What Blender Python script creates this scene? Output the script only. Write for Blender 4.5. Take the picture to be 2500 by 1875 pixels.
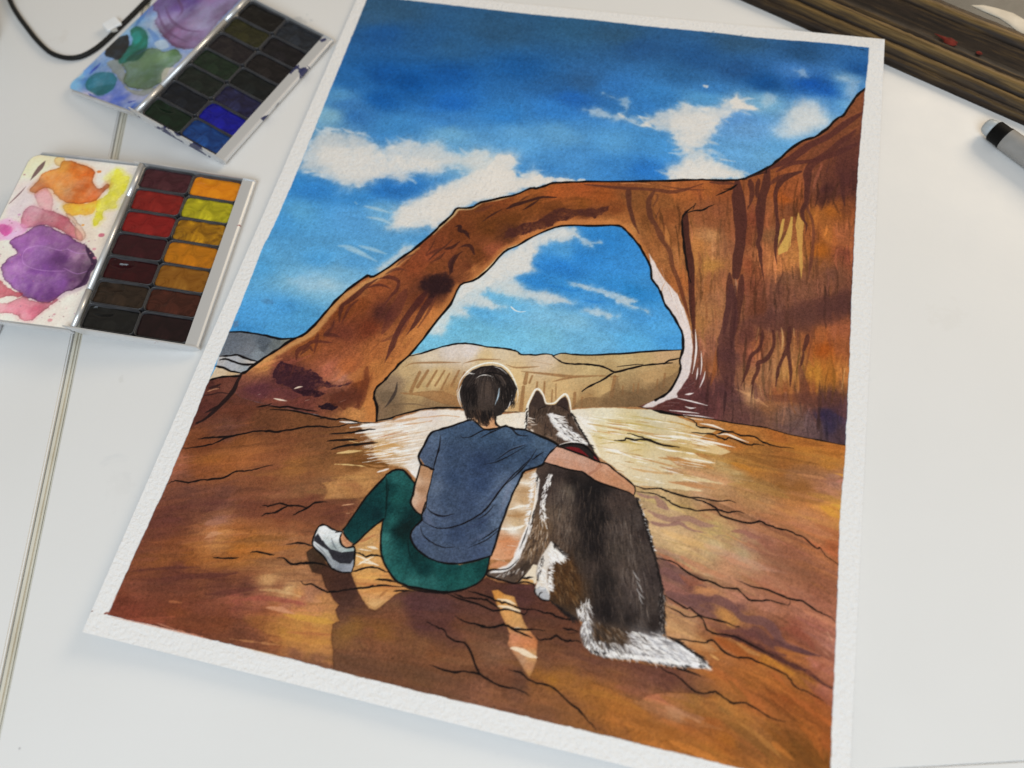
import bpy, bmesh, math, random
import numpy as np
from mathutils import Vector, Matrix

for o in list(bpy.data.objects):
    bpy.data.objects.remove(o, do_unlink=True)
scene = bpy.context.scene
COL = scene.collection
random.seed(7)

# ------------------------------------------------------------------ camera
CAM = np.array([0.05156229, -0.18338079, 0.30463281])
RWC = np.array([[0.972497509959215, 0.2215866908442063, -0.07174908754709756],
                [-0.17000118006658488, 0.8858706281053521, 0.4316628650187527],
                [0.15921115507116781, -0.40759363182089037, 0.8991769789090248]])
FPX = 1975.0                      # focal length for a 2500 px wide picture
cd = bpy.data.cameras.new('camera')
cam = bpy.data.objects.new('camera', cd)
COL.objects.link(cam)
M = Matrix([list(RWC.T[i]) + [CAM[i]] for i in range(3)] + [[0, 0, 0, 1]])
cam.matrix_world = M
cd.sensor_width = 36.0
cd.lens = FPX / 2500.0 * 36.0
cd.clip_start = 0.01
cd.clip_end = 20.0
cd.dof.use_dof = True
cd.dof.focus_distance = 0.345
cd.dof.aperture_fstop = 6.5
scene.camera = cam

# ------------------------------------------------------------------ light
world = bpy.data.worlds.new('World')
scene.world = world
world.use_nodes = True
wb = world.node_tree.nodes['Background']
wb.inputs[0].default_value = (1.0, 0.88, 0.73, 1)
wb.inputs[1].default_value = 0.33


def area(name, loc, target, size, sy, power, colour):
    ld = bpy.data.lights.new(name, 'AREA')
    ld.shape = 'RECTANGLE'
    ld.size = size
    ld.size_y = sy
    ld.energy = power
    ld.color = colour
    ob = bpy.data.objects.new(name, ld)
    ob.location = loc
    ob.rotation_euler = (Vector(target) - Vector(loc)).to_track_quat('-Z', 'Y').to_euler()
    COL.objects.link(ob)
    return ob


area('window_light', (0.10, -0.72, 0.80), (-0.08, 0.0, 0), 0.7, 0.55, 8.7, (0.79, 0.92, 1.04))
area('room_light', (0.62, 0.88, 0.60), (-0.05, 0.0, 0), 0.6, 0.45, 6.7, (1.0, 0.82, 0.60))
vs = scene.view_settings
vs.view_transform = 'Standard'
vs.look = 'None'
vs.exposure = 0.0
vs.gamma = 1.0
vs.use_curve_mapping = False


# ------------------------------------------------------------------ helpers
def hit(px, py, o, U, V):
    """point of the photograph -> coordinates (metres along U and V) on a plane of the scene"""
    px = np.asarray(px, float)
    py = np.asarray(py, float)
    d = np.stack([(px - 1250) / FPX, -(py - 937.5) / FPX, -np.ones_like(px)], -1) @ RWC
    N = np.cross(U, V)
    k = ((o - CAM) @ N) / (d @ N)
    p = CAM + d * k[..., None] - o
    return p @ U, p @ V


def mesh_obj(name, verts, faces, mat=None, parent=None, smooth=False):
    me = bpy.data.meshes.new(name)
    me.from_pydata([tuple(v) for v in verts], [], faces)
    me.update()
    if smooth:
        me.polygons.foreach_set('use_smooth', np.ones(len(me.polygons), bool))
    if mat:
        me.materials.append(mat)
    ob = bpy.data.objects.new(name, me)
    COL.objects.link(ob)
    if parent:
        ob.parent = parent
    return ob


def bm_obj(name, bm, mat=None, parent=None, smooth=False):
    bmesh.ops.recalc_face_normals(bm, faces=bm.faces)
    me = bpy.data.meshes.new(name)
    bm.to_mesh(me)
    bm.free()
    if smooth:
        me.polygons.foreach_set('use_smooth', np.ones(len(me.polygons), bool))
    if mat:
        me.materials.append(mat)
    ob = bpy.data.objects.new(name, me)
    COL.objects.link(ob)
    if parent:
        ob.parent = parent
    return ob


def empty(name, loc, rz=0.0):
    o = bpy.data.objects.new(name, None)
    o.empty_display_size = 0.01
    o.location = loc
    o.rotation_euler = (0, 0, rz)
    COL.objects.link(o)
    return o


def tag(o, label=None, cat=None, group=None, kind=None):
    if label:
        o['label'] = label
    if cat:
        o['category'] = cat
    if group:
        o['group'] = group
    if kind:
        o['kind'] = kind
    return o


def lin(c):
    c = np.asarray(c, float) / 255.0
    return np.where(c <= 0.04045, c / 12.92, ((c + 0.055) / 1.055) ** 2.4)


def L4(c, g=1.0):
    return tuple(np.clip(lin(c) * g, 0, 0.95)) + (1.0,)


class NT:
    """tiny node helper"""
    def __init__(s, name, rough=0.5, metal=0.0, spec=0.5):
        s.m = bpy.data.materials.new(name)
        s.m.use_nodes = True
        s.t = s.m.node_tree
        s.b = s.t.nodes['Principled BSDF']
        s.b.inputs['Roughness'].default_value = rough
        s.b.inputs['Metallic'].default_value = metal
        s.b.inputs['Specular IOR Level'].default_value = spec

    def n(s, typ, **kw):
        nd = s.t.nodes.new(typ)
        for k, v in kw.items():
            if hasattr(nd, k):
                setattr(nd, k, v)
            else:
                nd.inputs[k.replace('_', ' ')].default_value = v
        return nd

    def l(s, a, b):
        s.t.links.new(a, b)

    def noise(s, scale, detail=4, rough=0.55, coord=None, dist=0.0):
        nd = s.n('ShaderNodeTexNoise')
        nd.inputs['Scale'].default_value = scale
        nd.inputs['Detail'].default_value = detail
        nd.inputs['Roughness'].default_value = rough
        nd.inputs['Distortion'].default_value = dist
        if coord is not None:
            s.l(coord, nd.inputs['Vector'])
        return nd.outputs['Fac']

    def obj(s):
        return s.n('ShaderNodeTexCoord').outputs['Object']

    def ramp(s, fac, stops):
        r = s.n('ShaderNodeValToRGB')
        e = r.color_ramp.elements
        while len(e) < len(stops):
            e.new(0.5)
        for i, (p, c) in enumerate(stops):
            e[i].position = p
            e[i].color = c if len(c) == 4 else tuple(c) + (1,)
        s.l(fac, r.inputs['Fac'])
        return r.outputs['Color']

    def mix(s, fac, a, b, mode='MIX'):
        m = s.n('ShaderNodeMix', data_type='RGBA', blend_type=mode)
        ins = [i for i in m.inputs if i.enabled]
        for inp, v in zip(ins, (fac, a, b)):
            if isinstance(v, bpy.types.NodeSocket):
                s.l(v, inp)
            else:
                inp.default_value = v
        return [o for o in m.outputs if o.enabled][0]

    def bump(s, h, strength, dist, nrm=None):
        b = s.n('ShaderNodeBump')
        b.inputs['Strength'].default_value = strength
        b.inputs['Distance'].default_value = dist
        s.l(h, b.inputs['Height'])
        if nrm is not None:
            s.l(nrm, b.inputs['Normal'])
        return b.outputs['Normal']

    def base(s, v):
        if isinstance(v, bpy.types.NodeSocket):
            s.l(v, s.b.inputs['Base Color'])
        else:
            s.b.inputs['Base Color'].default_value = v
        return s

    def normal(s, v):
        s.l(v, s.b.inputs['Normal'])
        return s


# ------------------------------------------------------------------ pigment canvas (vertex pigment on a fine grid)
def smoothstep(a, b, x):
    t = np.clip((x - a) / (b - a), 0, 1)
    return t * t * (3 - 2 * t)


def vnoise(shape, cell, seed, octv=4, gain=0.5):
    """fractal value noise, about 0..1; cell may be (cy, cx)"""
    cy, cx = cell if isinstance(cell, tuple) else (cell, cell)
    out = np.zeros(shape, np.float32)
    amp, tot = 1.0, 0.0
    rng = np.random.RandomState(seed)
    for _ in range(octv):
        if min(cx, cy) < 1.0:
            break
        ly, lx = int(shape[0] / cy) + 3, int(shape[1] / cx) + 3
        g = rng.rand(ly, lx).astype(np.float32)
        y = np.arange(shape[0]) / cy
        x = np.arange(shape[1]) / cx
        y0 = y.astype(int)
        x0 = x.astype(int)
        fy = (y - y0).astype(np.float32)
        fx = (x - x0).astype(np.float32)
        fy = (fy * fy * (3 - 2 * fy))[:, None]
        fx = (fx * fx * (3 - 2 * fx))[None]
        r = g[y0] * (1 - fy) + g[y0 + 1] * fy
        out += amp * (r[:, x0] * (1 - fx) + r[:, x0 + 1] * fx)
        tot += amp
        amp *= gain
        cy /= 2.0
        cx /= 2.0
    return out / max(tot, 1e-6)


class Canvas:
    def __init__(s, o, U, V, w, h, nx, ny, frames, paper=(223, 222, 221)):
        # V points down the sheet; pixel (i, j) = (column, row)
        s.o, s.U, s.V = np.array(o, float), np.array(U, float), np.array(V, float)
        s.w, s.h, s.nx, s.ny = w, h, nx, ny
        s.F = frames
        s.c = np.ones((ny, nx, 3), np.float32) * (np.array(paper, np.float32) / 255)
        s.ids = np.zeros((ny, nx), np.int16)
        s.n1 = vnoise((ny, nx), 9, 11, 4) - 0.5
        s.n2 = vnoise((ny, nx), 9, 12, 4) - 0.5
        s.n3 = vnoise((ny, nx), 60, 13, 5) - 0.5
        s.n4 = vnoise((ny, nx), 60, 14, 5) - 0.5
        s.gran = vnoise((ny, nx), 2.2, 15, 2) - 0.5
        s.seed = 100
        s.clip = None
        s.round = False
        s.wk = 1.0
        s.wet = False

    def raw(s, x, y):
        a, b = hit(x, y, s.o, s.U, s.V)
        return a / s.w * (s.nx - 1), b / s.h * (s.ny - 1)

    def tr(s, f, txt):
        """traced points -> canvas points; several 'frame: points' runs may follow each other"""
        pts = []
        for run in (f + ':' + txt if f else txt).split(';'):
            fr, t = run.strip().split(':')
            ox, oy, sc = s.F[fr.strip()]
            for q in t.split():
                a, b = q.split(',')
                pts.append((ox + float(a) / sc, oy + float(b) / sc))
        p = np.array(pts)
        X, Y = s.raw(p[:, 0], p[:, 1])
        mx, my = p.mean(0)
        ax, ay = s.raw(np.array([mx, mx + 5, mx]), np.array([my, my, my + 5]))
        det = abs((ax[1] - ax[0]) * (ay[2] - ay[0]) - (ax[2] - ax[0]) * (ay[1] - ay[0]))
        s.k = math.sqrt(det) / 5 / (s.F[(f or txt.split(':')[0]).strip()][2])
        return np.stack([X, Y], 1)

    def sdist(s, P, pad):
        x0 = max(int(P[:, 0].min() - pad), 0)
        x1 = min(int(P[:, 0].max() + pad) + 2, s.nx)
        y0 = max(int(P[:, 1].min() - pad), 0)
        y1 = min(int(P[:, 1].max() + pad) + 2, s.ny)
        if x1 <= x0 or y1 <= y0:
            return None
        X = np.arange(x0, x1, dtype=np.float32)[None]
        Y = np.arange(y0, y1, dtype=np.float32)[:, None]
        d2 = np.full((y1 - y0, x1 - x0), 1e9, np.float32)
        ins = np.zeros(d2.shape, bool)
        n = len(P)
        for i in range(n):
            ax, ay = P[i]
            bx, by = P[(i + 1) % n]
            dx, dy = bx - ax, by - ay
            l2 = dx * dx + dy * dy
            if l2 < 1e-6:
                continue
            t = np.clip(((X - ax) * dx + (Y - ay) * dy) / l2, 0, 1)
            d2 = np.minimum(d2, (X - ax - t * dx) ** 2 + (Y - ay - t * dy) ** 2)
            if ay != by:
                c = ((Y < ay) != (Y < by))
                ins ^= c & (X < ax + (Y - ay) / dy * dx)
        d = np.sqrt(d2)
        return slice(y0, y1), slice(x0, x1), np.where(ins, d, -d)

    def mask(s, P, soft=0.8, wob=0.0, big=0.0):
        r = s.sdist(P, soft + wob + big + 2)
        if r is None:
            return None
        sy, sx, sd = r
        if wob:
            sd = sd + s.n1[sy, sx] * 2 * wob
        if big:
            sd = sd + s.n3[sy, sx] * 4 * big
        return sy, sx, smoothstep(-soft, soft, sd), sd

    def blend(s, sy, sx, a, colour, mode='n'):
        if s.clip is not None:
            a = a * s.clip[sy, sx]
        c = colour[sy, sx] if isinstance(colour, np.ndarray) and colour.ndim == 3 else np.array(colour, np.float32) / 255
        b = s.c[sy, sx]
        if mode == 'm':
            c = b * c
        s.c[sy, sx] = b + (c - b) * a[..., None]

    def fill(s, f, txt, colour, op=1.0, soft=0.8, wob=0.5, big=0.0, edge=0.0, mode='n', gran=0.0, reg=None, rnd=False):
        P = s.tr(f, txt) if isinstance(txt, str) else txt
        if rnd or s.round:
            Q = []
            n = len(P)
            for i in range(n):
                p0, p1, p2, p3 = P[i - 1], P[i], P[(i + 1) % n], P[(i + 2) % n]
                for t in (0.0, 0.33, 0.67):
                    Q.append(0.5 * (2 * p1 + (p2 - p0) * t + (2 * p0 - 5 * p1 + 4 * p2 - p3) * t * t + (3 * p1 - p0 - 3 * p2 + p3) * t ** 3))
            P = np.array(Q)
        r = s.mask(P, soft, wob * s.wk, big)
        if r is None:
            return
        sy, sx, a, sd = r
        if reg is not None:
            s.ids[sy, sx][a > 0.5] = reg
        if s.wet:
            tide = np.clip(0.82 + s.n4[sy, sx] * 1.1 + s.n2[sy, sx] * 0.5, 0.45, 1.0)
            s.blend(sy, sx, (smoothstep(-7, 2, sd + s.n3[sy, sx] * 14) * 0.28 * op).astype(np.float32), colour, mode)
            a = a * tide
        a = a * op
        if gran:
            a = np.clip(a * (1 + gran * (s.gran[sy, sx] * 2 + s.n1[sy, sx] * 2)), 0, 1)
        s.blend(sy, sx, a, colour, mode)
        if edge:
            e = np.exp(-np.maximum(sd, 0) / 1.6) * (sd > -soft) * min(1.0, edge * (1.7 if s.wet else 1.0))
            s.blend(sy, sx, (e * a).astype(np.float32), (110, 85, 75), 'm')

    def line(s, P, w, colour, op=1.0, soft=0.75, taper=(0.5, 0.5), smooth=True, jit=0.0, mode='n', rough=0.0):
        P = np.asarray(P, float)
        if smooth and len(P) > 2:
            Q = [P[0]]
            for i in range(len(P) - 1):
                p0, p1, p2, p3 = P[max(i - 1, 0)], P[i], P[i + 1], P[min(i + 2, len(P) - 1)]
                for t in (0.34, 0.67, 1.0):
                    Q.append(0.5 * (2 * p1 + (p2 - p0) * t + (2 * p0 - 5 * p1 + 4 * p2 - p3) * t * t + (3 * p1 - p0 - 3 * p2 + p3) * t ** 3))
            P = np.array(Q)
        if jit:
            P = P + np.random.RandomState(s.seed).randn(*P.shape) * jit
            s.seed += 1
        seg = np.linalg.norm(np.diff(P, axis=0), axis=1)
        T = np.concatenate([[0], np.cumsum(seg)])
        T /= max(T[-1], 1e-6)
        if np.ndim(w) == 0:
            W = np.full(len(P), w / 2.0)
        else:
            W = np.interp(T, np.linspace(0, 1, len(w)), w) / 2.0
        ta, tb = taper
        if ta:
            W = W * (1 - ta * np.clip(1 - T / 0.12, 0, 1))
        if tb:
            W = W * (1 - tb * np.clip(1 - (1 - T) / 0.18, 0, 1))
        if colour is INK:      # a pen line swells and thins
            W = W * (0.72 + 0.6 * np.random.RandomState(len(P) + int(P[0, 0])).rand(len(P)))
        wm = W.max()
        pad = wm + soft + 1.5
        x0 = max(int(P[:, 0].min() - pad), 0)
        x1 = min(int(P[:, 0].max() + pad) + 2, s.nx)
        y0 = max(int(P[:, 1].min() - pad), 0)
        y1 = min(int(P[:, 1].max() + pad) + 2, s.ny)
        if x1 <= x0 or y1 <= y0:
            return
        A = np.full((y1 - y0, x1 - x0), -1e3, np.float32)
        for i in range(len(P) - 1):
            ax, ay = P[i]
            bx, by = P[i + 1]
            u0 = max(int(min(ax, bx) - pad), x0)
            u1 = min(int(max(ax, bx) + pad) + 2, x1)
            v0 = max(int(min(ay, by) - pad), y0)
            v1 = min(int(max(ay, by) + pad) + 2, y1)
            if u1 <= u0 or v1 <= v0:
                continue
            X = np.arange(u0, u1, dtype=np.float32)[None]
            Y = np.arange(v0, v1, dtype=np.float32)[:, None]
            dx, dy = bx - ax, by - ay
            l2 = max(dx * dx + dy * dy, 1e-6)
            t = np.clip(((X - ax) * dx + (Y - ay) * dy) / l2, 0, 1)
            d = np.sqrt((X - ax - t * dx) ** 2 + (Y - ay - t * dy) ** 2)
            sub = A[v0 - y0:v1 - y0, u0 - x0:u1 - x0]
            np.maximum(sub, (W[i] + (W[i + 1] - W[i]) * t) - d, out=sub)
        sy, sx = slice(y0, y1), slice(x0, x1)
        if rough:
            A = A + s.n1[sy, sx] * 2 * rough
        a = smoothstep(-soft, soft, A) * op
        a = a * np.clip(wm / 0.42, 0.35, 1)
        s.blend(sy, sx, a, colour, mode)

    def S(s, f, txt, w, colour, op=1.0, **kw):
        """one traced brush stroke; w in pixels of the traced view"""
        P = s.tr(f, txt)
        w = np.array(w, float) * s.k * (1.22 if colour is INK else 1.0)
        s.line(P, w if w.ndim else float(w), colour, op, **kw)

    def field(s, txt, p=2.2, r=3.0, warp=0.0, wseed=31, cell=40, ax=1.0):
        """pigment wash interpolated between sampled pigments"""
        pts, cols = [], []
        for run in txt.split(';'):
            run = run.strip()
            if not run:
                continue
            fr, t = run.split('|')
            ox, oy, sc = s.F[fr.strip()]
            for q in t.split():
                a, b = q.split(':')
                x, y = a.split(',')
                pts.append((ox + float(x) / sc, oy + float(y) / sc))
                cols.append([float(v) for v in b.split(',')])
        pts = np.array(pts)
        X, Y = s.raw(pts[:, 0], pts[:, 1])
        cols = np.array(cols, np.float32) / 255
        q = 3
        gy = np.arange(0, s.ny + q, q, dtype=np.float32)
        gx = np.arange(0, s.nx + q, q, dtype=np.float32)
        GX, GY = np.meshgrid(gx, gy)
        if warp:
            sh = GX.shape
            GX = GX + (vnoise(sh, cell / q, wseed, 5) - 0.5) * 2 * warp
            GY = GY + (vnoise(sh, cell / q, wseed + 1, 5) - 0.5) * 2 * warp
        num = np.zeros(GX.shape + (3,), np.float32)
        den = np.zeros(GX.shape, np.float32)
        for x, y, c in zip(X, Y, cols):
            w = 1.0 / (((GX - x) * ax) ** 2 + (GY - y) ** 2 + r * r) ** (p / 2 + 0.4)
            num += w[..., None] * c
            den += w
        num /= den[..., None]
        yy = np.arange(s.ny) / q
        xx = np.arange(s.nx) / q
        y0 = yy.astype(int)
        x0 = xx.astype(int)
        fy = (yy - y0).astype(np.float32)[:, None, None]
        fx = (xx - x0).astype(np.float32)[None, :, None]
        R = num[y0] * (1 - fy) + num[y0 + 1] * fy
        return R[:, x0] * (1 - fx) + R[:, x0 + 1] * fx

    def attr(s, gain):
        c = np.clip(s.c, 0.0, 1)
        return np.clip(np.where(c <= 0.04045, c / 12.92, ((c + 0.055) / 1.055) ** 2.4) * gain, 0.004, 0.88)


def grid_part(name, X, sel, colour, mat, parent, ox=None):
    """the cells of a vertex grid picked by sel, as one mesh with pigment per vertex"""
    ny, nx = sel.shape[0] + 1, sel.shape[1] + 1
    idx = np.arange(nx * ny).reshape(ny, nx)
    j, i = np.nonzero(sel)
    quads = np.stack([idx[j + 1, i], idx[j + 1, i + 1], idx[j, i + 1], idx[j, i]], 1)
    used = np.unique(quads)
    rem = np.full(nx * ny, -1, np.int64)
    rem[used] = np.arange(len(used))
    q = rem[quads].astype(np.int32)
    co = X.reshape(-1, 3)[used].astype(np.float32)
    me = bpy.data.meshes.new(name)
    me.vertices.add(len(used))
    me.vertices.foreach_set('co', co.ravel())
    me.loops.add(q.size)
    me.loops.foreach_set('vertex_index', q.ravel())
    me.polygons.add(len(q))
    me.polygons.foreach_set('loop_start', np.arange(0, q.size, 4, dtype=np.int32))
    me.polygons.foreach_set('use_smooth', np.ones(len(q), bool))
    me.update(calc_edges=True)
    at = me.color_attributes.new('pigment', 'FLOAT_COLOR', 'POINT')
    cc = np.ones((len(used), 4), np.float32)
    cc[:, :3] = colour.reshape(-1, 3)[used]
    at.data.foreach_set('color', cc.ravel())
    me.materials.append(mat)
    ob = bpy.data.objects.new(name, me)
    COL.objects.link(ob)
    if parent:
        ob.parent = parent
    return ob


# ------------------------------------------------------------------ the table top
TZ = -0.0014
GR = math.atan2(-193.8 - 65.7, -166.6 + 240.3)      # run of the joint between the two table leaves
gdir = Vector((math.cos(GR), math.sin(GR), 0))
gnor = Vector((-gdir.y, gdir.x, 0))                  # points to the right-hand leaf
g0 = Vector((-0.2375, 0.0660, 0))


def table_mat():
    m = NT('table_paint', rough=0.42, spec=0.35)
    co = m.obj()
    big = m.noise(6, 3, 0.5, co)
    fine = m.noise(260, 3, 0.6, co)
    c = m.ramp(big, [(0.3, (0.715, 0.71, 0.695, 1)), (0.7, (0.755, 0.75, 0.74, 1))])
    v = m.n('ShaderNodeTexVoronoi')
    v.inputs['Scale'].default_value = 32
    v.inputs['Randomness'].default_value = 1.0
    m.l(co, v.inputs['Vector'])
    sp = m.ramp(v.outputs['Distance'], [(0.0, (1, 1, 1)), (0.012, (1, 1, 1)), (0.02, (0, 0, 0))])
    gate = m.ramp(m.noise(9, 2, 0.5, co), [(0.52, (0, 0, 0)), (0.58, (0.55, 0.55, 0.55))])
    spm = m.mix(1.0, sp, gate, 'MULTIPLY')
    c = m.mix(spm, c, (0.20, 0.19, 0.20, 1))
    # pale blue-grey paint smudges
    sm = m.ramp(m.noise(22, 5, 0.7, co, 0.6), [(0.66, (0, 0, 0)), (0.78, (0.35, 0.35, 0.35))])
    c = m.mix(sm, c, (0.42, 0.46, 0.50, 1))
    wob = m.noise(140, 5, 0.7, co)
    for px, py, rad, k, colr in ((-0.168, 0.150, 0.022, 0.55, (0.40, 0.44, 0.48, 1)), (-0.205, 0.137, 0.012, 0.35, (0.46, 0.47, 0.46, 1)), (-0.30, 0.118, 0.020, 0.16, (0.52, 0.46, 0.38, 1)), (-0.172, -0.075, 0.006, 0.22, (0.50, 0.48, 0.44, 1)), (0.17, 0.02, 0.03, 0.10, (0.55, 0.52, 0.46, 1)), (-0.15, -0.12, 0.03, 0.10, (0.55, 0.54, 0.52, 1))):
        d = m.n('ShaderNodeVectorMath', operation='DISTANCE')
        m.l(co, d.inputs[0])
        d.inputs[1].default_value = (px, py, 0)
        q = m.n('ShaderNodeMath', operation='DIVIDE')
        m.l(d.outputs['Value'], q.inputs[0])
        q.inputs[1].default_value = rad
        q2 = m.n('ShaderNodeMath', operation='MULTIPLY_ADD')
        m.l(wob, q2.inputs[0])
        q2.inputs[1].default_value = 1.6
        m.l(q.outputs[0], q2.inputs[2])
        f = m.ramp(q2.outputs[0], [(0.80, (k, k, k)), (0.98, (k * 0.5, k * 0.5, k * 0.5)), (1.0, (0, 0, 0))])
        c = m.mix(f, c, colr)
    m.base(c)
    m.normal(m.bump(fine, 0.10, 0.0004))
    rr = m.ramp(m.noise(40, 4, 0.6, co), [(0.3, (0.36, 0.36, 0.36)), (0.75, (0.52, 0.52, 0.52))])
    m.l(rr, m.b.inputs['Roughness'])
    return m.m


def slab(name, pts, z0, z1, mat, parent, bev=0.0006):
    bm = bmesh.new()
    b = [bm.verts.new((p.x, p.y, z0)) for p in pts]
    t = [bm.verts.new((p.x, p.y, z1)) for p in pts]
    n = len(pts)
    bm.faces.new(t)
    bm.faces.new(b[::-1])
    for i in range(n):
        bm.faces.new((b[i], b[(i + 1) % n], t[(i + 1) % n], t[i]))
    if bev:
        bmesh.ops.bevel(bm, geom=[e for e in bm.edges if all(abs(v.co.z - z1) < 1e-7 for v in e.verts)], offset=bev, segments=2, affect='EDGES')
    return bm_obj(name, bm, mat, parent)


table = tag(empty('table', (0, 0, TZ)), kind='structure')
TM = table_mat()
A0, A1 = g0 - gdir * 1.3, g0 + gdir * 1.3
ts = (Vector((0.164, -0.156, 0)) - g0).dot(gdir)          # a fine seam crosses the right-hand leaf near the front
S1 = g0 + gdir * ts
slab('table_leaf', [A0 + gnor * 0.0024, S1 + gnor * 0.0024, S1 + gnor * 1.5, A0 + gnor * 1.5], -0.03, 0.0, TM, table, 0.0003)
S2 = S1 + gdir * 0.00012
slab('table_leaf', [S2 + gnor * 0.0024, A1 + gnor * 0.0024, A1 + gnor * 1.5, S2 + gnor * 1.5], -0.03, 0.0, TM, table, 0.0003)
slab('table_leaf', [A0 - gnor * 0.0026, A0 - gnor * 1.2, A1 - gnor * 1.2, A1 - gnor * 0.0026], -0.03, 0.0, TM, table)
jm = NT('joint_strip_paint', rough=0.5)
jn = jm.noise(30, 5, 0.6, jm.obj())
jm.base(jm.ramp(jn, [(0.35, (0.58, 0.54, 0.44, 1)), (0.65, (0.68, 0.65, 0.56, 1))]))
slab('joint_strip', [A0 - gnor * 0.0023, A1 - gnor * 0.0023, A1 + gnor * 0.0006, A0 + gnor * 0.0006], -0.02, -0.0007, jm.m, table, 0.0009)
slab('joint_strip', [A0 + gnor * 0.0011, A1 + gnor * 0.0011, A1 + gnor * 0.0022, A0 + gnor * 0.0022], -0.02, -0.0010, jm.m, table, 0.0003)
# ------------------------------------------------------------------ the watercolour
PW, PH = 0.2794, 0.3556
FR = dict(a=(700, 850, 3.16), b=(1150, 900, 3.687), c=(1150, 1250, 3.687), d=(700, 1150, 3.687), e=(600, 0, 3.0),
          g=(1300, 0, 3.0), h=(1600, 400, 3.998), i=(1050, 400, 3.998), j=(500, 600, 3.0), k=(1600, 700, 3.998),
          l=(1500, 1050, 3.0), m=(1400, 1450, 3.0014), n=(700, 1450, 3.0014), o=(200, 1150, 3.0), p=(350, 850, 3.0),
          q=(900, 800, 2.765), z=(1700, 0, 2.765), r=(0, 0, 1.0))
NX, NY = 1000, 1273
cv = Canvas((-PW / 2, PH / 2, 0), (1, 0, 0), (0, -1, 0), PW, PH, NX, NY, FR)
INK = (15, 11, 12)
NOISE = np.random.RandomState(5)

# faint pencil and tape traces on the bare margin stay below the paint
for t in ('p:485,115 540,120', 'p:480,165 530,190', 'p:420,228 470,232'):
    cv.S('', t, 4, (150, 145, 142), 0.6)
cv.S('o', '65,1028 80,1026', 10, (95, 50, 45))

PAINT = ('r:899,-10 993,0 1300,35 1450,49 1600,66 1750,80 1850,92 1955,100 2037,107 2122,116 2120,150 2112,217 2104,300 2095,400 2087,550 2080,700 2073,900 2064,1087 '
         '2060,1150 2055,1200 2050,1267 2046,1400 2040,1560 2035,1680 2030,1783 2028,1875 2026,1925 1793,1872 1437,1785 1113,1709 850,1645 700,1606 617,1587 '
         '430,1540 263,1501 300,1418 350,1308 405,1187 463,1050 500,953 543,850 560,810 590,737 643,600 668,553 695,490 722,428 760,335 830,160')
PP = cv.tr('', PAINT)
r_ = cv.mask(PP, 0.8, 0.9, 0.0)
clip = np.zeros((NY, NX), np.float32)
clip[r_[0], r_[1]] = r_[2]
cv.clip = clip
ALL = (slice(0, NY), slice(0, NX))
ONE = np.ones((NY, NX), np.float32)


def varied(F, amt=0.10, big=0.10):
    """pigment settles unevenly: fine granulation and broad blooms"""
    k = 1 + cv.gran * amt * 1.6 + cv.n1 * amt * 0.9 + cv.n3 * big * 1.5
    return np.clip(F * k[..., None], 0, 1).astype(np.float32)


def dir_strokes(F, n, region, seed, dirs, w=(2, 9), ln=(30, 110), op=(0.18, 0.5), jitter=0.16):
    """many overlapping brush marks following the traced directions dirs = [(x, y, dx, dy)] in photograph points"""
    rng_ = np.random.RandomState(seed)
    old = cv.clip
    cv.clip = old * region
    ys, xs = np.nonzero(region > 0.5)
    D = np.array(dirs, float)
    CX, CY = cv.raw(D[:, 0], D[:, 1])
    nl = np.hypot(D[:, 2], D[:, 3])
    DX, DY = cv.raw(D[:, 0] + 20 * D[:, 2] / nl, D[:, 1] + 20 * D[:, 3] / nl)
    vx, vy = DX - CX, DY - CY
    for _ in range(n):
        t = rng_.randint(len(xs))
        x, y = xs[t], ys[t]
        wt = 1 / ((CX - x) ** 2 + (CY - y) ** 2 + 300.0) ** 1.5
        a = math.atan2((vy * wt).sum(), (vx * wt).sum()) + rng_.randn() * 0.06
        l_ = rng_.uniform(*ln)
        px, py = math.cos(a) * l_ / 2, math.sin(a) * l_ / 2
        bow = rng_.randn() * l_ * 0.05
        P = [(x - px, y - py), (x + bow * math.sin(a), y - bow * math.cos(a)), (x + px, y + py)]
        yy_, xx_ = min(max(int(y + rng_.randn() * 3), 0), cv.ny - 1), min(max(int(x + rng_.randn() * 2), 0), cv.nx - 1)
        c = F[yy_, xx_] * 255 * (1 + rng_.randn() * jitter) * np.array([1, 1 + rng_.randn() * 0.03, 1 + rng_.randn() * 0.06])
        ww = rng_.uniform(*w) * (0.5 + l_ / ln[1])
        cv.line(P, (ww * rng_.uniform(.2, 1), ww, ww * rng_.uniform(.1, .9)), np.clip(c, 8, 245), rng_.uniform(*op), soft=rng_.choice([0.6, 0.7, 0.9, 2.2]), taper=(0.6, 0.6), rough=1.6)
    cv.clip = old


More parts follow.
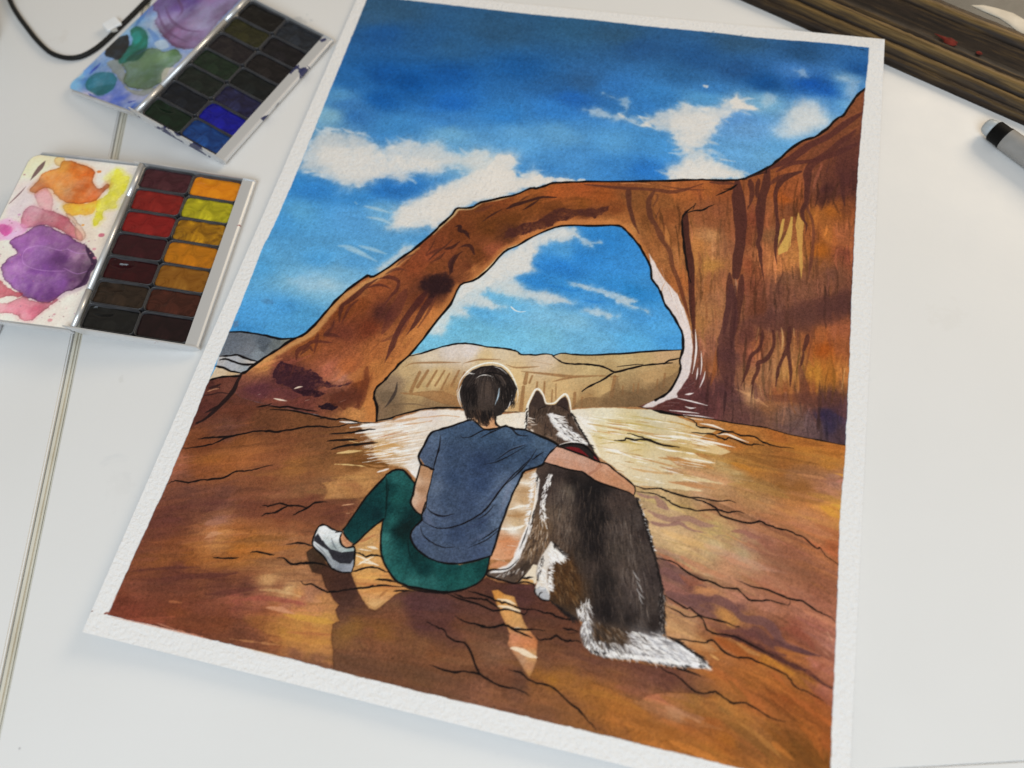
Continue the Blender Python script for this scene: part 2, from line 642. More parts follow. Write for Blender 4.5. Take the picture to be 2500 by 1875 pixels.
# ---- sky wash
SKY = cv.field('''r|905,20:50,88,122 960,30:48,86,120 1200,70:45,88,128 1500,80:47,88,124;
e|900,120:52,92,130 1000,250:32,88,152 1300,300:40,92,146 1900,200:46,90,130 1500,330:44,94,142 1200,600:14,82,156 1000,560:20,84,156 1500,560:22,88,162 2000,500:28,92,160 1500,750:30,104,188
800,600:38,104,172 760,760:62,124,188 800,850:52,116,184 1000,720:22,92,168 1500,880:60,130,200 1100,900:64,136,200 1900,850:50,126,200 2000,980:96,162,215 700,700:84,146,196 620,850:130,180,208 1500,980:110,172,216 2000,1080:92,160,215
350,1330:55,134,202 500,1400:52,130,202 1000,1400:44,120,196 1100,1390:44,118,194 800,1450:58,136,204 400,1550:92,166,215 800,1600:88,158,215 250,1600:74,152,212 1000,1560:110,172,216 1700,1200:140,186,216 2080,1180:76,146,208 2180,1240:62,134,202;
g|300,200:45,90,128 800,350:38,86,140 1500,300:48,88,126 2000,400:36,80,126 1200,420:34,84,140 400,600:46,94,146 150,640:40,96,156 300,720:36,106,190 1100,560:44,100,156 1500,520:36,84,140 1700,600:18,78,144 2050,600:14,78,164 1300,640:56,120,184 150,800:52,128,206 800,760:52,122,192 600,640:50,116,186
600,1050:88,158,215 200,1000:98,164,216 800,1230:42,118,198 600,1200:62,136,206 300,1150:76,146,210 900,1060:72,146,210 1550,950:106,162,216 1480,880:96,154,216 1500,1100:102,166,220 1700,1150:106,170,220 1850,1080:96,164,218 900,700:54,124,190 1250,720:82,150,204 1700,740:120,176,214 2150,900:110,168,214 2100,760:70,136,200;
z|900,600:18,84,170 850,560:22,86,166 700,480:70,130,200 1000,530:110,164,210 1100,480:24,78,140 1050,700:110,170,216 1000,600:80,146,206;
j|400,150:84,162,216 700,200:108,174,216 600,450:74,152,212 300,500:78,156,215 900,280:140,190,216 800,330:120,180,214 1100,120:88,160,215 600,600:82,160,215 260,620:66,146,208 700,500:84,162,214 850,100:78,156,214 650,260:120,180,214 1000,180:120,178,214;
i|1700,750:48,132,206 1900,1000:56,136,206 1300,1000:42,126,206 1500,900:46,130,206 2000,1250:42,132,202 1300,1200:58,142,210 1100,1150:48,132,206 1600,1350:68,146,210 1100,1500:126,186,220 700,1320:110,180,220 500,1420:96,172,220 300,1600:112,182,216 1800,1560:100,170,220 1400,1530:130,188,220 2100,1500:72,150,212 2180,1600:80,158,214 1750,1200:52,136,206 2100,1150:60,140,206 1300,850:80,154,212 1450,640:56,138,208;
q|800,60:116,186,216 1200,60:122,188,218 1800,100:88,166,216 400,150:120,190,220 1500,80:110,178,218 2050,100:70,150,210 700,90:120,188,218''',
               p=2.4, r=9, warp=9, cell=50, ax=0.62)
st = vnoise((NY, NX), (16, 70), 77, 4) - 0.5
SKY = np.clip(SKY * (1 + (st * 0.12)[..., None]), 0, 1)
cv.ids[clip > 0.5] = 1
cv.blend(*ALL, ONE, varied(SKY, 0.10, 0.07))
CL = varied(np.ones((NY, NX, 3), np.float32) * np.array([226, 220, 213], np.float32) / 255, 0.03, 0.03)
CLB = varied(np.ones((NY, NX, 3), np.float32) * np.array([205, 214, 220], np.float32) / 255, 0.04, 0.05)


def cloud(f, t, op=1.0, soft=8, big=4, wob=2.5, c=None):
    P = cv.tr(f, t)
    for o_, s_, b_, w_ in ((0.36, soft * 3.2, big * 2.4, wob * 2.4), (0.48, soft * 1.7, big * 1.7, wob * 2.4), (0.48, soft * 0.8, big * 1.3, wob * 2.2)):
        r = cv.mask(P, s_, w_, b_)
        if r:
            mot = np.clip(1.0 + cv.n4[r[0], r[1]] * 0.5 + cv.n2[r[0], r[1]] * 0.5, 0.4, 1.0)
            cv.blend(r[0], r[1], r[2] * o_ * op * mot, CL if c is None else c)


C1 = ('440,1090 500,990 600,940 720,960 870,985 960,1090 1010,1150 1060,1080 1190,1030 1290,1070 1400,1050 1500,1120 1580,1140 1680,1100 1800,1140 1930,1140 1970,1180 1940,1240 1990,1290 '
      '2060,1280 2100,1255 2160,1280 2211,1310 2330,1320 2330,1360 2100,1385 1730,1485 1560,1525 1420,1655 1060,1659 1100,1560 1150,1490 1280,1450 1400,1390 1580,1320 1640,1260 1560,1220 1460,1245 '
      '1380,1270 1300,1250 1180,1270 1170,1320 1050,1290 940,1310 830,1370 740,1360 600,1310 540,1280 430,1260 380,1240 400,1160')
cloud('e', C1, 0.95, 9, 4)
cloud('e', '560,1060 760,1080 900,1090 960,1140 1060,1160 1300,1170 1500,1180 1400,1230 1150,1230 1000,1260 850,1330 700,1300 600,1230 520,1180', 0.8, 10, 4)
cloud('e', '1080,1659 1130,1540 1300,1460 1500,1400 1640,1340 1900,1260 2050,1310 2211,1330 2100,1385 1730,1485 1560,1525 1420,1660', 0.95, 8, 3)
cloud('e', '1460,1210 1560,1200 1650,1240 1600,1300 1500,1330 1440,1290', 0.45, 10, 3, c=SKY)
cloud('e', '1840,1140 1930,1140 1975,1180 1945,1235 1990,1285 1900,1290 1780,1230', 0.9, 2.0, 1.5)
cloud('i', '1060,110 1120,130 1180,120 1320,150 1530,155 1400,185 1180,180 1040,230 980,235 900,200', 1.0, 1.4, 0.5)
cloud('i', '820,60 830,120 900,110 1000,70 1080,120 1060,160 980,230 700,330 500,370 300,420 100,560 0,680 0,300 200,180 500,60', 0.8, 4, 2)
RW = np.random.RandomState(15)
for f_, t_, n_ in (('e', C1, 90), ('g', '780,910 940,820 1120,770 1300,800 1490,700 1650,800 1480,805 1345,910 1290,1060 1310,1160 1570,1290 1020,1314 1000,1250 1130,1130 1060,1030 980,950', 80)):
    PT = cv.tr(f_, t_)
    for _ in range(n_):       # feathered ends lifted with a damp brush
        q_ = RW.randint(len(PT))
        u_ = RW.rand()
        p_ = PT[q_] * (1 - u_) + PT[(q_ + 1) % len(PT)] * u_
        l_ = RW.uniform(8, 34)
        a_ = RW.choice([0, math.pi]) + RW.randn() * 0.3
        cv.line([p_, p_ + l_ * 0.5 * np.array([math.cos(a_), math.sin(a_)]), p_ + l_ * np.array([math.cos(a_ + 0.15), math.sin(a_ + 0.15)])], (RW.uniform(3, 9), 5, 1), (206, 216, 224) if RW.rand() < .6 else (226, 222, 216), RW.uniform(.2, .5), soft=RW.uniform(1.5, 4), rough=2.0)
# thin streaks left of the arch
for t in ('870,1510 960,1530 1060,1560', '890,1590 1000,1610 1080,1650', '800,1480 815,1495'):
    cv.S('e', t, (12, 26, 8), (190, 212, 222), 0.55, soft=2.5)
for t in ('1030,20 1150,60 1260,115', '980,0 1060,10 1180,60', '1130,0 1240,30 1330,60'):
    cv.S('j', t, (14, 30, 8), (186, 212, 224), 0.55, soft=2.5)
cloud('j', '620,250 800,230 1000,260 1090,300 950,340 750,330', 0.35, 14, 6, c=CLB)
cloud('j', '1260,170 1400,60 1460,0 1540,0 1400,110 1290,190', 0.8, 5, 2)
# right-hand clouds
C2 = ('780,910 850,870 940,820 1050,800 1120,770 1200,805 1300,800 1380,790 1430,740 1490,700 1540,740 1650,800 1560,812 1480,805 1390,850 1345,910 1310,1000 1290,1060 1200,1090 1270,1110 1310,1160 1400,1210 '
      '1500,1240 1570,1290 1500,1312 1200,1314 1020,1314 1000,1250 1080,1200 1130,1130 1100,1080 1060,1030 1040,980 980,950 920,930 860,920')
cloud('g', C2, 0.95, 6, 3)
cloud('g', '1060,830 1200,830 1320,850 1300,960 1240,1040 1150,1060 1080,980 1000,900', 0.7, 10, 3)
cloud('g', '1120,1200 1250,1150 1330,1210 1450,1250 1540,1295 1300,1312 1060,1312', 0.9, 5, 2)
cloud('g', '1440,745 1490,702 1540,740 1640,798 1540,800 1470,790', 0.9, 1.5, 1)
cloud('g', '370,800 480,790 580,840 640,830 700,850 790,900 700,890 560,870 440,840', 0.75, 5, 2, c=CLB)
cloud('g', '630,830 680,850 700,880 640,850', 0.9, 2.5, 1)
cloud('g', '520,680 620,720 690,715 715,790 690,830 640,745 560,710', 0.55, 4, 2, c=CLB)
cloud('g', '1790,960 1850,860 1900,770 1980,725 2070,760 2135,820 2150,900 2050,975 1900,1000 1800,1000', 0.8, 12, 3, c=CLB)
cloud('g', '1890,820 1990,760 2080,790 2120,880 2020,950 1900,960', 0.55, 12, 3)
cloud('g', '1660,745 1715,670 1800,700 1780,760 1700,790', 0.45, 6, 3, c=CLB)
cloud('g', '1250,625 1290,625 1275,638', 0.8, 1.0, 0.2)
cloud('z', '670,480 720,465 760,520 700,520', 0.4, 4, 2, c=CLB)
cloud('z', '920,520 990,500 1060,530 1110,545 1100,620 1060,700 1000,640 1010,560', 0.4, 7, 3, c=CLB)
# cloud seen through the opening
W1 = ('0,1640 100,1480 200,1340 300,1180 420,1140 560,1030 700,880 850,810 1000,710 1250,615 1400,610 1450,700 1350,760 1160,740 1060,800 1010,900 1000,980 1050,1050 900,1070 800,1100 840,1150 950,1210 1030,1250 1140,1230 '
      '1330,1310 1400,1370 1200,1370 1000,1340 820,1300 720,1260 560,1220 500,1280 600,1340 740,1400 560,1400 420,1370 320,1400 400,1490 200,1470 100,1659')
cloud('i', W1, 0.95, 5, 2.2)
cloud('i', '300,1190 420,1150 560,1040 700,890 850,820 1000,740 1020,860 990,960 1000,1040 860,1060 760,1110 600,1180 400,1240 250,1330', 0.8, 6, 2)
cloud('i', '860,740 1100,700 1300,640 1380,680 1240,720 1080,770 1010,860', 0.5, 6, 2)
cloud('i', '1350,1150 1420,1150 1600,1210 1780,1260 1950,1310 2020,1340 1960,1370 2130,1430 2120,1445 1900,1380 1700,1270 1500,1220 1380,1170', 0.75, 3, 1.5)
cloud('i', '1480,1420 1600,1410 1700,1440 1820,1490 1740,1510 1600,1470', 0.65, 4, 2)
cloud('i', '1420,700 1560,740 1680,770 1600,790 1610,830 1540,820 1460,740', 0.6, 3, 1.5)
cv.S('i', '790,1395 830,1430 880,1445 935,1440', (16, 8, 6), (238, 236, 232), 0.9)
for t in ('1010,960 1060,1000 1130,1040', '1130,1190 1250,1200 1380,1240 1480,1230', '1500,1330 1620,1350 1700,1340'):
    cv.S('i', t, (8, 26, 8), (34, 116, 196), 0.5, soft=2)
cv.fill('i', '2020,1290 2100,1240 2211,1230 2211,1330 2120,1330 2060,1360', (48, 132, 200), 0.5, soft=4, wob=2)
cv.fill('j', '415,400 450,385 500,400 500,425 450,430', (70, 100, 130), 0.35, soft=3, wob=2.5)
cv.fill('j', '205,560 245,545 250,585 215,600', (90, 110, 140), 0.6, soft=2, wob=1)

# ---- far hills on the left
cv.fill('j', '170,630 300,630 450,655 540,680 670,672 560,770 400,860 330,840 240,800 100,808', varied(cv.field('j|200,700:98,104,114 300,760:112,116,124 420,700:88,96,106 380,790:126,134,142 520,720:104,110,112 600,690:120,122,112', warp=8), 0.1), reg=2)
cv.fill('j', '390,740 470,720 440,790 400,770', (60, 66, 74), 0.5, soft=2, wob=1.5)
cv.fill('j', '100,806 240,798 380,848 330,885 290,925 230,932 150,897 85,882', varied(cv.field('j|200,850:168,170,176 300,890:150,156,162 120,830:175,172,172 330,860:190,180,172'), 0.06), reg=2)
cv.fill('j', '85,880 190,920 275,937 150,965 20,990 50,950', varied(cv.field('j|120,920:208,184,154 200,950:196,166,130 70,950:212,190,162'), 0.06), reg=2)
for t in ('178,632 260,630 350,640 450,658 540,680 620,680 662,675', '105,808 180,806 240,800 310,826 390,850', '110,835 150,830 220,852 290,870 370,865', '80,882 130,890 190,918 270,932'):
    cv.S('j', t, 12, INK, jit=0.25)

# ---- desert hills seen through the arch
HILL = ('25,650 30,560 10,510 10,460 35,400 100,330 180,250 270,186 430,150 590,110 650,105 800,130 950,145 1000,160 1030,180 1130,185 1180,178 1230,180 1250,190 1300,175 1500,185 1900,160 2150,150 2160,290 2115,400 '
        '2045,480 1880,560 1700,550 1500,550 1370,555 1050,580 880,578 640,553 380,556 250,588 60,640')
HF = cv.field('q|400,200:216,198,174 700,140:222,210,204 560,150:218,205,196 900,170:210,190,160 1200,200:212,190,165 1000,350:214,184,134 800,200:214,186,140 1350,210:186,160,118 1500,250:200,174,126 1700,205:194,168,122 1500,210:180,154,112 2000,190:196,160,120 1600,280:176,148,104 1850,220:186,158,112 '
              '1600,420:194,160,110 1300,420:206,172,122 1900,340:186,150,104 2040,280:170,136,92 1800,500:112,88,62 1950,420:128,100,70 1500,500:160,124,82 1650,500:126,98,66 300,500:158,128,90 120,470:112,92,72 80,560:126,100,76 180,540:118,94,70 400,530:142,112,80 560,530:136,106,74 450,350:208,178,128 550,430:172,130,84 250,300:196,166,122 160,380:140,116,92 320,420:190,160,112 1000,500:196,160,112', warp=8)
cv.fill('q', HILL, varied(HF, 0.06, 0.05), reg=2)
TAN = (146, 104, 66)
for t, w in (('400,290 330,400', 34), ('460,290 395,395', 26), ('512,290 450,390', 22), ('545,310 490,415', 20), ('345,300 285,430', 36), ('610,290 560,390', 26), ('650,300 600,420', 30),
             ('1068,310 1055,375', 40), ('1105,325 1085,372', 22), ('1045,400 1028,555', 40), ('1138,368 1130,450', 22), ('1188,365 1180,500', 22), ('1240,420 1235,500', 16), ('1265,380 1263,480', 12), ('1392,440 1385,540', 34),
             ('1662,330 1640,460', 40), ('1716,395 1714,450', 18), ('1822,375 1815,440', 16), ('1790,380 1786,430', 14), ('2000,310 1990,400', 22), ('1950,350 1945,420', 16), ('1440,470 1438,540', 20)):
    cv.S('q', t, (w * 0.8, w), TAN, 0.78, taper=(0.3, 0.3), soft=0.8)
for t, w in (('250,262 300,240 450,235 620,235', 16), ('640,240 700,225 760,215 890,215', 14), ('930,250 1000,270 1150,262', 14), ('960,235 1060,235', 8), ('1030,295 1200,312 1380,330 1600,322', 22), ('1240,365 1320,345 1430,330', 16),
             ('1100,225 1240,250', 12), ('855,225 910,225', 8), ('1560,330 1690,330', 30)):
    cv.S('q', t, (w * 0.4, w, w * 0.4), TAN, 0.75)
cv.fill('q', '200,440 300,440 420,420 500,425 600,470 645,505 640,545 480,505 350,465', (160, 114, 72), 0.7, soft=1.2, wob=2, edge=0.25)
cv.fill('q', '1370,545 1420,490 1500,465 1560,475 1640,420 1680,330 1700,420 1780,445 1830,410 1900,435 2000,340 2095,290 2060,370 1990,450 1830,540', (120, 92, 64), 0.55, soft=1.4, wob=2)
cv.S('q', '192,368 182,430 142,500 108,540', (6, 24, 8), (58, 48, 44), 0.85)
cv.S('q', '100,540 180,520 300,515 420,535', (6, 12, 4), (110, 88, 66), 0.7)
for t, w in (('278,192 350,175 430,150 510,125 590,110 650,105 730,115 800,130 900,138 960,148 1000,160 1030,180 1080,182 1130,185 1180,178 1230,181 1250,192', 9),
             ('1250,190 1300,173 1400,180 1500,185 1700,175 1900,158 2110,150', 9), ('1235,182 1270,212 1330,243 1420,246 1500,250 1580,262 1640,292 1680,299 1750,280 1850,257 1950,245 2050,238', 10),
             ('1660,302 1620,325 1590,347 1500,392 1440,430', 10), ('1990,246 2030,222 2098,206', 8), ('1680,262 1790,250 1850,248', 5), ('60,628 150,610 250,580 380,550 500,540 640,546 760,560 880,570 960,572 1050,572 1070,570', 12)):
    cv.S('q', t, w, INK, jit=0.25)

# ---- the rock arch
TOPC = ('z:1142,597 1090,640 1040,710 990,780 950,800 880,870 800,925 720,950 640,1000 540,1090 470,1140 350,1195; g:1550,1310 1450,1320 1300,1318 1200,1315 900,1325 650,1330 400,1330 250,1335 150,1340 80,1365; '
        'i:1030,240 980,240 800,310 500,375 400,430 270,430 220,490 100,600 40,660; j:1560,0 1410,110 1240,225 1190,220 1050,320 950,410 840,540 740,640 640,690 500,780 400,845 310,915 270,935')
INNC = ('j:1255,1290 1262,1180 1240,1120 1250,1050 1300,1000 1340,960 1420,870 1500,800 1600,680 1700,550 1800,430 1870,290; i:420,1140 560,1040 720,860 850,800 1000,715 1220,620 1400,600 1600,605 1840,605 1920,660 2020,770 2080,870 2150,1000 2165,1120 2211,1190; '
        'k:50,50 90,160 140,235 210,340 265,470 270,600 240,720 245,800 200,920 120,1040 0,1105')
BASE = 'k:-170,1172 0,1210 260,1260 540,1295 720,1330 900,1355 1100,1385 1300,1445 1600,1505 1862,1552'
LEFTB = 'j:240,990 210,1060 260,1110 400,1150 600,1190 850,1245 980,1270 1130,1295'
ARCH = TOPC + ';' + LEFTB + ';' + INNC + ';' + BASE + ';r:2085,700 2102,400 2120,217'
AF = cv.field('''j|450,870:196,132,76 800,700:138,74,36 700,760:150,86,46 600,900:110,56,44 550,960:84,44,46 700,1000:84,46,50 400,1050:96,52,56 900,880:172,98,74 1000,960:178,116,92 900,820:150,82,52 1050,880:166,92,52 1150,1000:128,66,34 1200,1150:188,118,62 1100,1230:196,132,76 1000,1100:84,44,34 1100,1060:90,46,32 500,1130:132,72,56 700,1130:104,54,46
1000,480:124,64,32 1200,600:112,52,32 1300,500:82,42,36 1150,420:128,66,34 1400,740:180,110,60 1500,600:150,84,46 1560,640:188,118,64 1650,500:186,114,60 1700,300:58,32,30 1600,420:104,52,32 1250,300:140,74,42 1150,350:150,88,50 1700,150:122,66,36 1650,60:136,68,42 1550,150:132,66,38 1350,200:140,76,44 1000,640:112,56,40 950,760:140,76,46 1250,780:168,98,54 1280,900:186,116,62;
i|100,800:122,62,36 300,700:112,58,30 600,600:106,58,26 400,1000:98,50,30 500,900:104,56,28 800,550:112,62,28 800,670:84,46,30 1000,400:126,70,32 700,380:128,66,34 900,300:162,92,46 1250,280:170,88,42 1500,260:162,82,40 1700,300:154,80,36 1500,380:132,74,32 1200,420:112,62,30 1200,540:90,48,32 1550,480:94,50,36 1800,450:130,70,36 1850,540:168,102,54 1950,640:186,124,70 2000,350:136,84,46 2100,550:120,72,38 1300,560:190,112,58 1600,560:182,112,60 950,700:190,116,66 600,860:150,80,52 450,1020:180,112,64 200,1150:120,66,40;
g|1200,1400:158,86,46 1000,1500:142,86,46 1400,1400:140,76,42 800,1480:132,80,42 700,1340:140,78,44 1300,1600:140,82,50 550,1650:178,116,64;
h|500,250:162,92,46 300,300:164,94,48 600,450:142,82,52 500,550:148,88,54 150,500:136,78,42 150,750:140,84,46 200,900:166,106,60 280,1150:168,98,52 500,700:184,130,84 430,800:178,116,64 600,850:172,114,74 700,600:132,78,48 700,850:140,86,58 530,1000:190,132,68 600,1300:158,104,70 500,1200:160,100,58 450,1500:168,112,66 620,1100:150,94,62 880,700:126,68,44 950,550:128,66,44
1100,700:134,88,56 1130,400:150,88,54 1300,300:152,82,46 1350,180:158,86,48 1250,340:168,86,36 1300,430:118,68,44 1650,250:74,40,38 1660,330:80,44,36 1560,200:120,70,50 1600,500:160,96,44 1750,450:172,98,38 1700,700:174,104,48 1600,850:176,98,34 1560,720:138,78,46 1250,980:188,118,68 1350,900:190,124,70 1050,950:174,106,66 950,1000:146,78,50 1850,450:126,70,42 1800,250:94,52,44 1900,200:80,42,38 1300,1120:124,80,58 1200,1250:120,74,58 1600,1000:134,82,52 1700,1080:112,70,54 1850,900:124,66,48 1850,700:160,92,58
1650,1400:80,48,44 1800,1350:76,46,44 1450,1450:98,62,52 1450,1250:124,78,58 1000,1400:112,62,44 950,1200:128,70,50 1150,1450:100,62,54 1780,1620:156,88,58 1700,1200:118,72,54;
k|500,250:168,114,72 420,350:170,114,66 600,400:150,98,70 700,700:88,54,52 560,800:138,82,52 500,600:140,88,66 900,650:146,84,62 880,480:98,56,48 1000,560:136,78,52 1100,800:164,112,76 1250,680:168,112,70 1300,850:176,124,70 1650,620:150,74,26 1600,500:158,90,50 1700,850:168,102,40 1580,850:182,120,48 1500,980:132,74,42 1800,600:148,84,50 1850,850:178,112,60 950,900:160,106,68 930,1050:176,130,92 1020,1050:130,84,64
500,1050:80,46,48 650,1000:84,50,50 750,1120:88,56,54 1000,1250:100,68,58 1100,1150:134,88,58 1250,1050:144,82,48 1300,1250:122,88,74 1500,1100:104,64,52 1700,1080:86,56,54 1700,1250:52,40,66 1720,1380:56,46,66 1550,1400:96,72,72 1820,1450:74,54,60 1400,1380:104,78,74 350,1020:94,54,54 450,950:96,56,52 300,1160:84,44,44 500,1200:88,50,50 850,1290:92,58,54''',
              p=2.4, r=4, warp=9, cell=30)
cv.fill('', ARCH, varied(AF, 0.16, 0.10), soft=0.8, wob=0.3, reg=3)
RCL = cv.clip
ra = cv.mask(cv.tr('', ARCH), 0.8, 0.3)
ac = np.zeros((NY, NX), np.float32)
ac[ra[0], ra[1]] = ra[2]
cv.clip = RCL * ac
WALL = np.zeros((NY, NX), np.float32)
wr = cv.mask(cv.tr('h', '-40,480 700,200 2000,-100 1950,1700 1900,3000 300,2700 380,1800 100,1000'), 10, 3)
WALL[wr[0], wr[1]] = wr[2]
BR, BR2, DK = (74, 40, 36), (96, 54, 40), (48, 26, 26)
dir_strokes(AF, 520, ac, 41, [(1700, 600, .02, 1), (1850, 700, 0, 1), (2000, 600, 0, 1), (1950, 900, -.05, 1), (1700, 900, 0, 1), (1700, 480, .05, 1), (1900, 450, -.5, .8), (2050, 320, -.8, .6), (1450, 490, 1, .02), (1300, 520, 1, -.3), (1150, 590, .8, -.6), (1000, 700, .6, -.8), (850, 850, .6, -.7), (750, 930, 1, -.1), (900, 960, .3, -1), (1650, 1000, 1, .15), (1850, 1030, 1, .2), (1560, 560, .4, 1)], w=(2, 7), ln=(14, 70), op=(0.15, 0.45), jitter=0.15)
VD = [(1700, 600, .02, 1), (1850, 700, 0, 1), (2000, 600, 0, 1), (1950, 900, -.05, 1), (1700, 900, 0, 1), (1600, 560, .35, 1), (2050, 350, -.4, 1)]
AF = np.clip(AF * 1.06, 0, 1)
dir_strokes(AF * 0.55, 210, ac * WALL, 42, VD, w=(1.2, 3.6), ln=(18, 90), op=(0.25, 0.6), jitter=0.12)
dir_strokes(np.clip(AF * 1.3, 0, 1), 110, ac * WALL, 43, VD, w=(1.2, 4), ln=(14, 60), op=(0.2, 0.5), jitter=0.1)
# warm rims left by the first wash
cv.S('j', '1560,20 1420,130 1240,245 1070,340 965,430 860,560 760,660 650,715 530,790 430,850 330,905', (30, 46, 50, 40, 30), (206, 150, 92), 0.8, soft=3.5, rough=2)
cv.S('j', '1240,1290 1225,1100 1262,1010 1345,940 1480,800 1610,640 1750,470 1850,290', (110, 80, 70, 80, 60), (192, 122, 66), 0.75, soft=5, rough=2)
cv.S('i', '300,1200 430,1130 570,1010 720,840 900,760 1050,670 1230,595 1400,570 1600,575 1840,580 1960,680 2060,800 2130,940', (90, 70, 60, 60, 60, 50), (196, 124, 68), 0.75, soft=4, rough=1.5)
cv.S('i', '330,1170 440,1125 580,1010 730,850 850,795 960,735', (8, 26, 22, 12), (236, 216, 168), 0.85, soft=1.5)
cv.S('i', '500,390 400,440 280,445 230,500 110,610 30,690', (8, 26, 14), (226, 196, 144), 0.75, soft=2)
cv.S('i', '860,295 720,340 600,365 500,385', (4, 14, 4), (222, 186, 130), 0.7, soft=1.5)
cv.S('i', '1880,650 1990,760 2060,880 2130,1010', (8, 30, 30), (232, 205, 160), 0.6, soft=3)


def dabs(f, rows):
    for t, w, c, o_ in rows:
        cv.S(f, t, w, c, o_, soft=1.0, rough=0.9)


dabs('j', [('670,840 680,770 740,735 800,700 930,710', (8, 40, 30, 24, 8), (86, 42, 34), 0.8), ('700,800 760,740 790,770', (10, 34, 10), (84, 42, 34), 0.7), ('800,700 830,650 800,790', (6, 24, 6), (90, 44, 34), 0.7),
           ('880,655 930,600 950,540', (50, 20, 8), (80, 40, 34), 0.75), ('880,650 950,655 1000,672', (40, 24, 6), (80, 40, 34), 0.75), ('985,560 1000,450 1040,415 1100,370 1190,290 1270,240', (10, 30, 32, 40, 30, 12), (76, 38, 32), 0.8),
           ('1000,575 1060,450 1120,400', (6, 24, 12), (80, 40, 34), 0.7), ('1170,315 1280,285 1360,315', (8, 20, 8), (80, 40, 34), 0.75), ('1280,240 1350,230 1420,260 1400,330 1370,360 1310,440', (10, 34, 24, 26, 20, 8), (84, 42, 36), 0.8),
           ('1620,340 1540,440 1450,560 1400,660 1370,740 1315,860', (60, 50, 44, 36, 40, 8), (70, 34, 34), 0.75), ('1690,340 1610,450 1540,570 1480,650', (40, 44, 36, 8), (66, 34, 34), 0.75), ('1700,350 1640,480 1560,600', (20, 18, 6), (84, 44, 36), 0.6),
           ('1470,330 1390,480 1300,640', (60, 90, 40), (86, 42, 40), 0.45), ('1500,520 1420,640 1300,700', (30, 40, 20), (84, 42, 40), 0.4), ('1190,890 1170,1000 1150,1090 1130,1190', (30, 60, 70, 50), (104, 52, 32), 0.6),
           ('1400,150 1470,90 1540,60', (8, 22, 10), (90, 46, 38), 0.6), ('1620,70 1700,30 1760,10', (8, 20, 8), (80, 40, 34), 0.6), ('1840,60 1800,130 1810,190', (14, 40, 30), (64, 34, 32), 0.8), ('1320,210 1400,170 1480,180', (8, 26, 8), (84, 44, 38), 0.6)])
cv.fill('j', '500,965 520,900 560,860 640,865 700,880 770,910 850,960 900,1005 1000,1010 1070,1003 1040,1030 960,1045 850,1040 760,1075 700,1075 620,1030 560,1010', (58, 30, 38), 0.85, soft=1.2, wob=6, gran=0.7)
cv.fill('j', '1560,300 1620,230 1720,200 1800,220 1830,270 1790,330 1700,350 1620,350', (46, 26, 28), 0.8, soft=5, wob=5, gran=0.5)
cv.fill('j', '840,1170 900,1153 1000,1180 940,1203 860,1192', (36, 20, 28), 0.9, wob=4, gran=0.5)
cv.fill('j', '690,1065 800,1050 890,1080 800,1112 720,1092', (44, 22, 30), 0.85, wob=5, soft=1.5, gran=0.6)
cv.fill('j', '920,1080 1050,1070 1150,1100 1130,1190 1000,1190 930,1150', (92, 46, 32), 0.6, wob=6, soft=1.5, gran=0.6)
cv.fill('j', '250,1060 400,1010 560,1030 700,1100 640,1130 450,1120 300,1110', (88, 46, 52), 0.5, wob=2.5, soft=4)
for t, w in (('655,1047 690,1035 715,1032', 14), ('505,1118 550,1128 602,1137', 14), ('390,1092 408,1084', 12), ('735,1135 765,1128', 12), ('990,1145 1030,1130', 8), ('440,1112 455,1106', 8)):
    cv.S('j', t, (w * 0.4, w, w * 0.3), (232, 212, 192), 0.95)
cv.fill('j', '1040,960 1130,900 1165,880 1160,980 1100,1000', (190, 122, 66), 0.5, soft=3, wob=1.5)
dabs('i', [('745,440 830,400 900,380 1000,350 1100,325 1235,328', (20, 40, 30, 34, 20, 16), DK, 0.85), ('910,450 1000,392 1060,352', (10, 26, 14), DK, 0.8), ('510,565 600,500 720,435', (6, 24, 8), (60, 32, 28), 0.75), ('850,380 930,330 985,300', (6, 16, 6), (74, 40, 30), 0.7),
           ('240,612 290,608 290,650 345,668 385,730', (10, 36, 40, 34, 10), DK, 0.85), ('140,832 220,812 290,755', (14, 34, 10), (56, 30, 28), 0.8), ('-20,950 60,870 130,820 220,735', (10, 20, 20, 8), (66, 36, 30), 0.7), ('290,815 350,795 400,810 432,890', (12, 34, 34, 14), (56, 30, 28), 0.8),
           ('320,850 260,900 215,980 195,1080', (10, 34, 40, 30), (56, 30, 28), 0.8), ('0,970 60,930 140,870', (6, 18, 6), (74, 40, 32), 0.6), ('430,470 520,440 620,400', (8, 50, 8), (86, 46, 36), 0.5), ('60,700 20,800 -40,880', (6, 14, 6), (70, 38, 30), 0.7), ('140,860 100,920 40,950', (8, 16, 6), (70, 38, 30), 0.7),
           ('1500,200 1640,215 1800,235 1920,240 2080,235', (10, 24, 20, 30, 20), (110, 62, 42), 0.7), ('1940,250 1935,320 1950,420 1985,560 2040,680', (70, 40, 34, 34, 20), (92, 52, 36), 0.75)])
cv.fill('i', '700,745 740,660 900,590 1060,560 1150,480 1280,425 1380,440 1500,445 1640,430 1735,420 1690,500 1600,520 1450,512 1300,555 1150,612 1000,655 850,712', (76, 40, 34), 0.85, soft=1.4, wob=5, gran=0.5)
cv.fill('i', '-10,1100 60,1075 140,1065 220,1090 245,1150 200,1240 100,1290 -10,1300', (44, 25, 27), 0.8, soft=4, wob=5, gran=0.5)
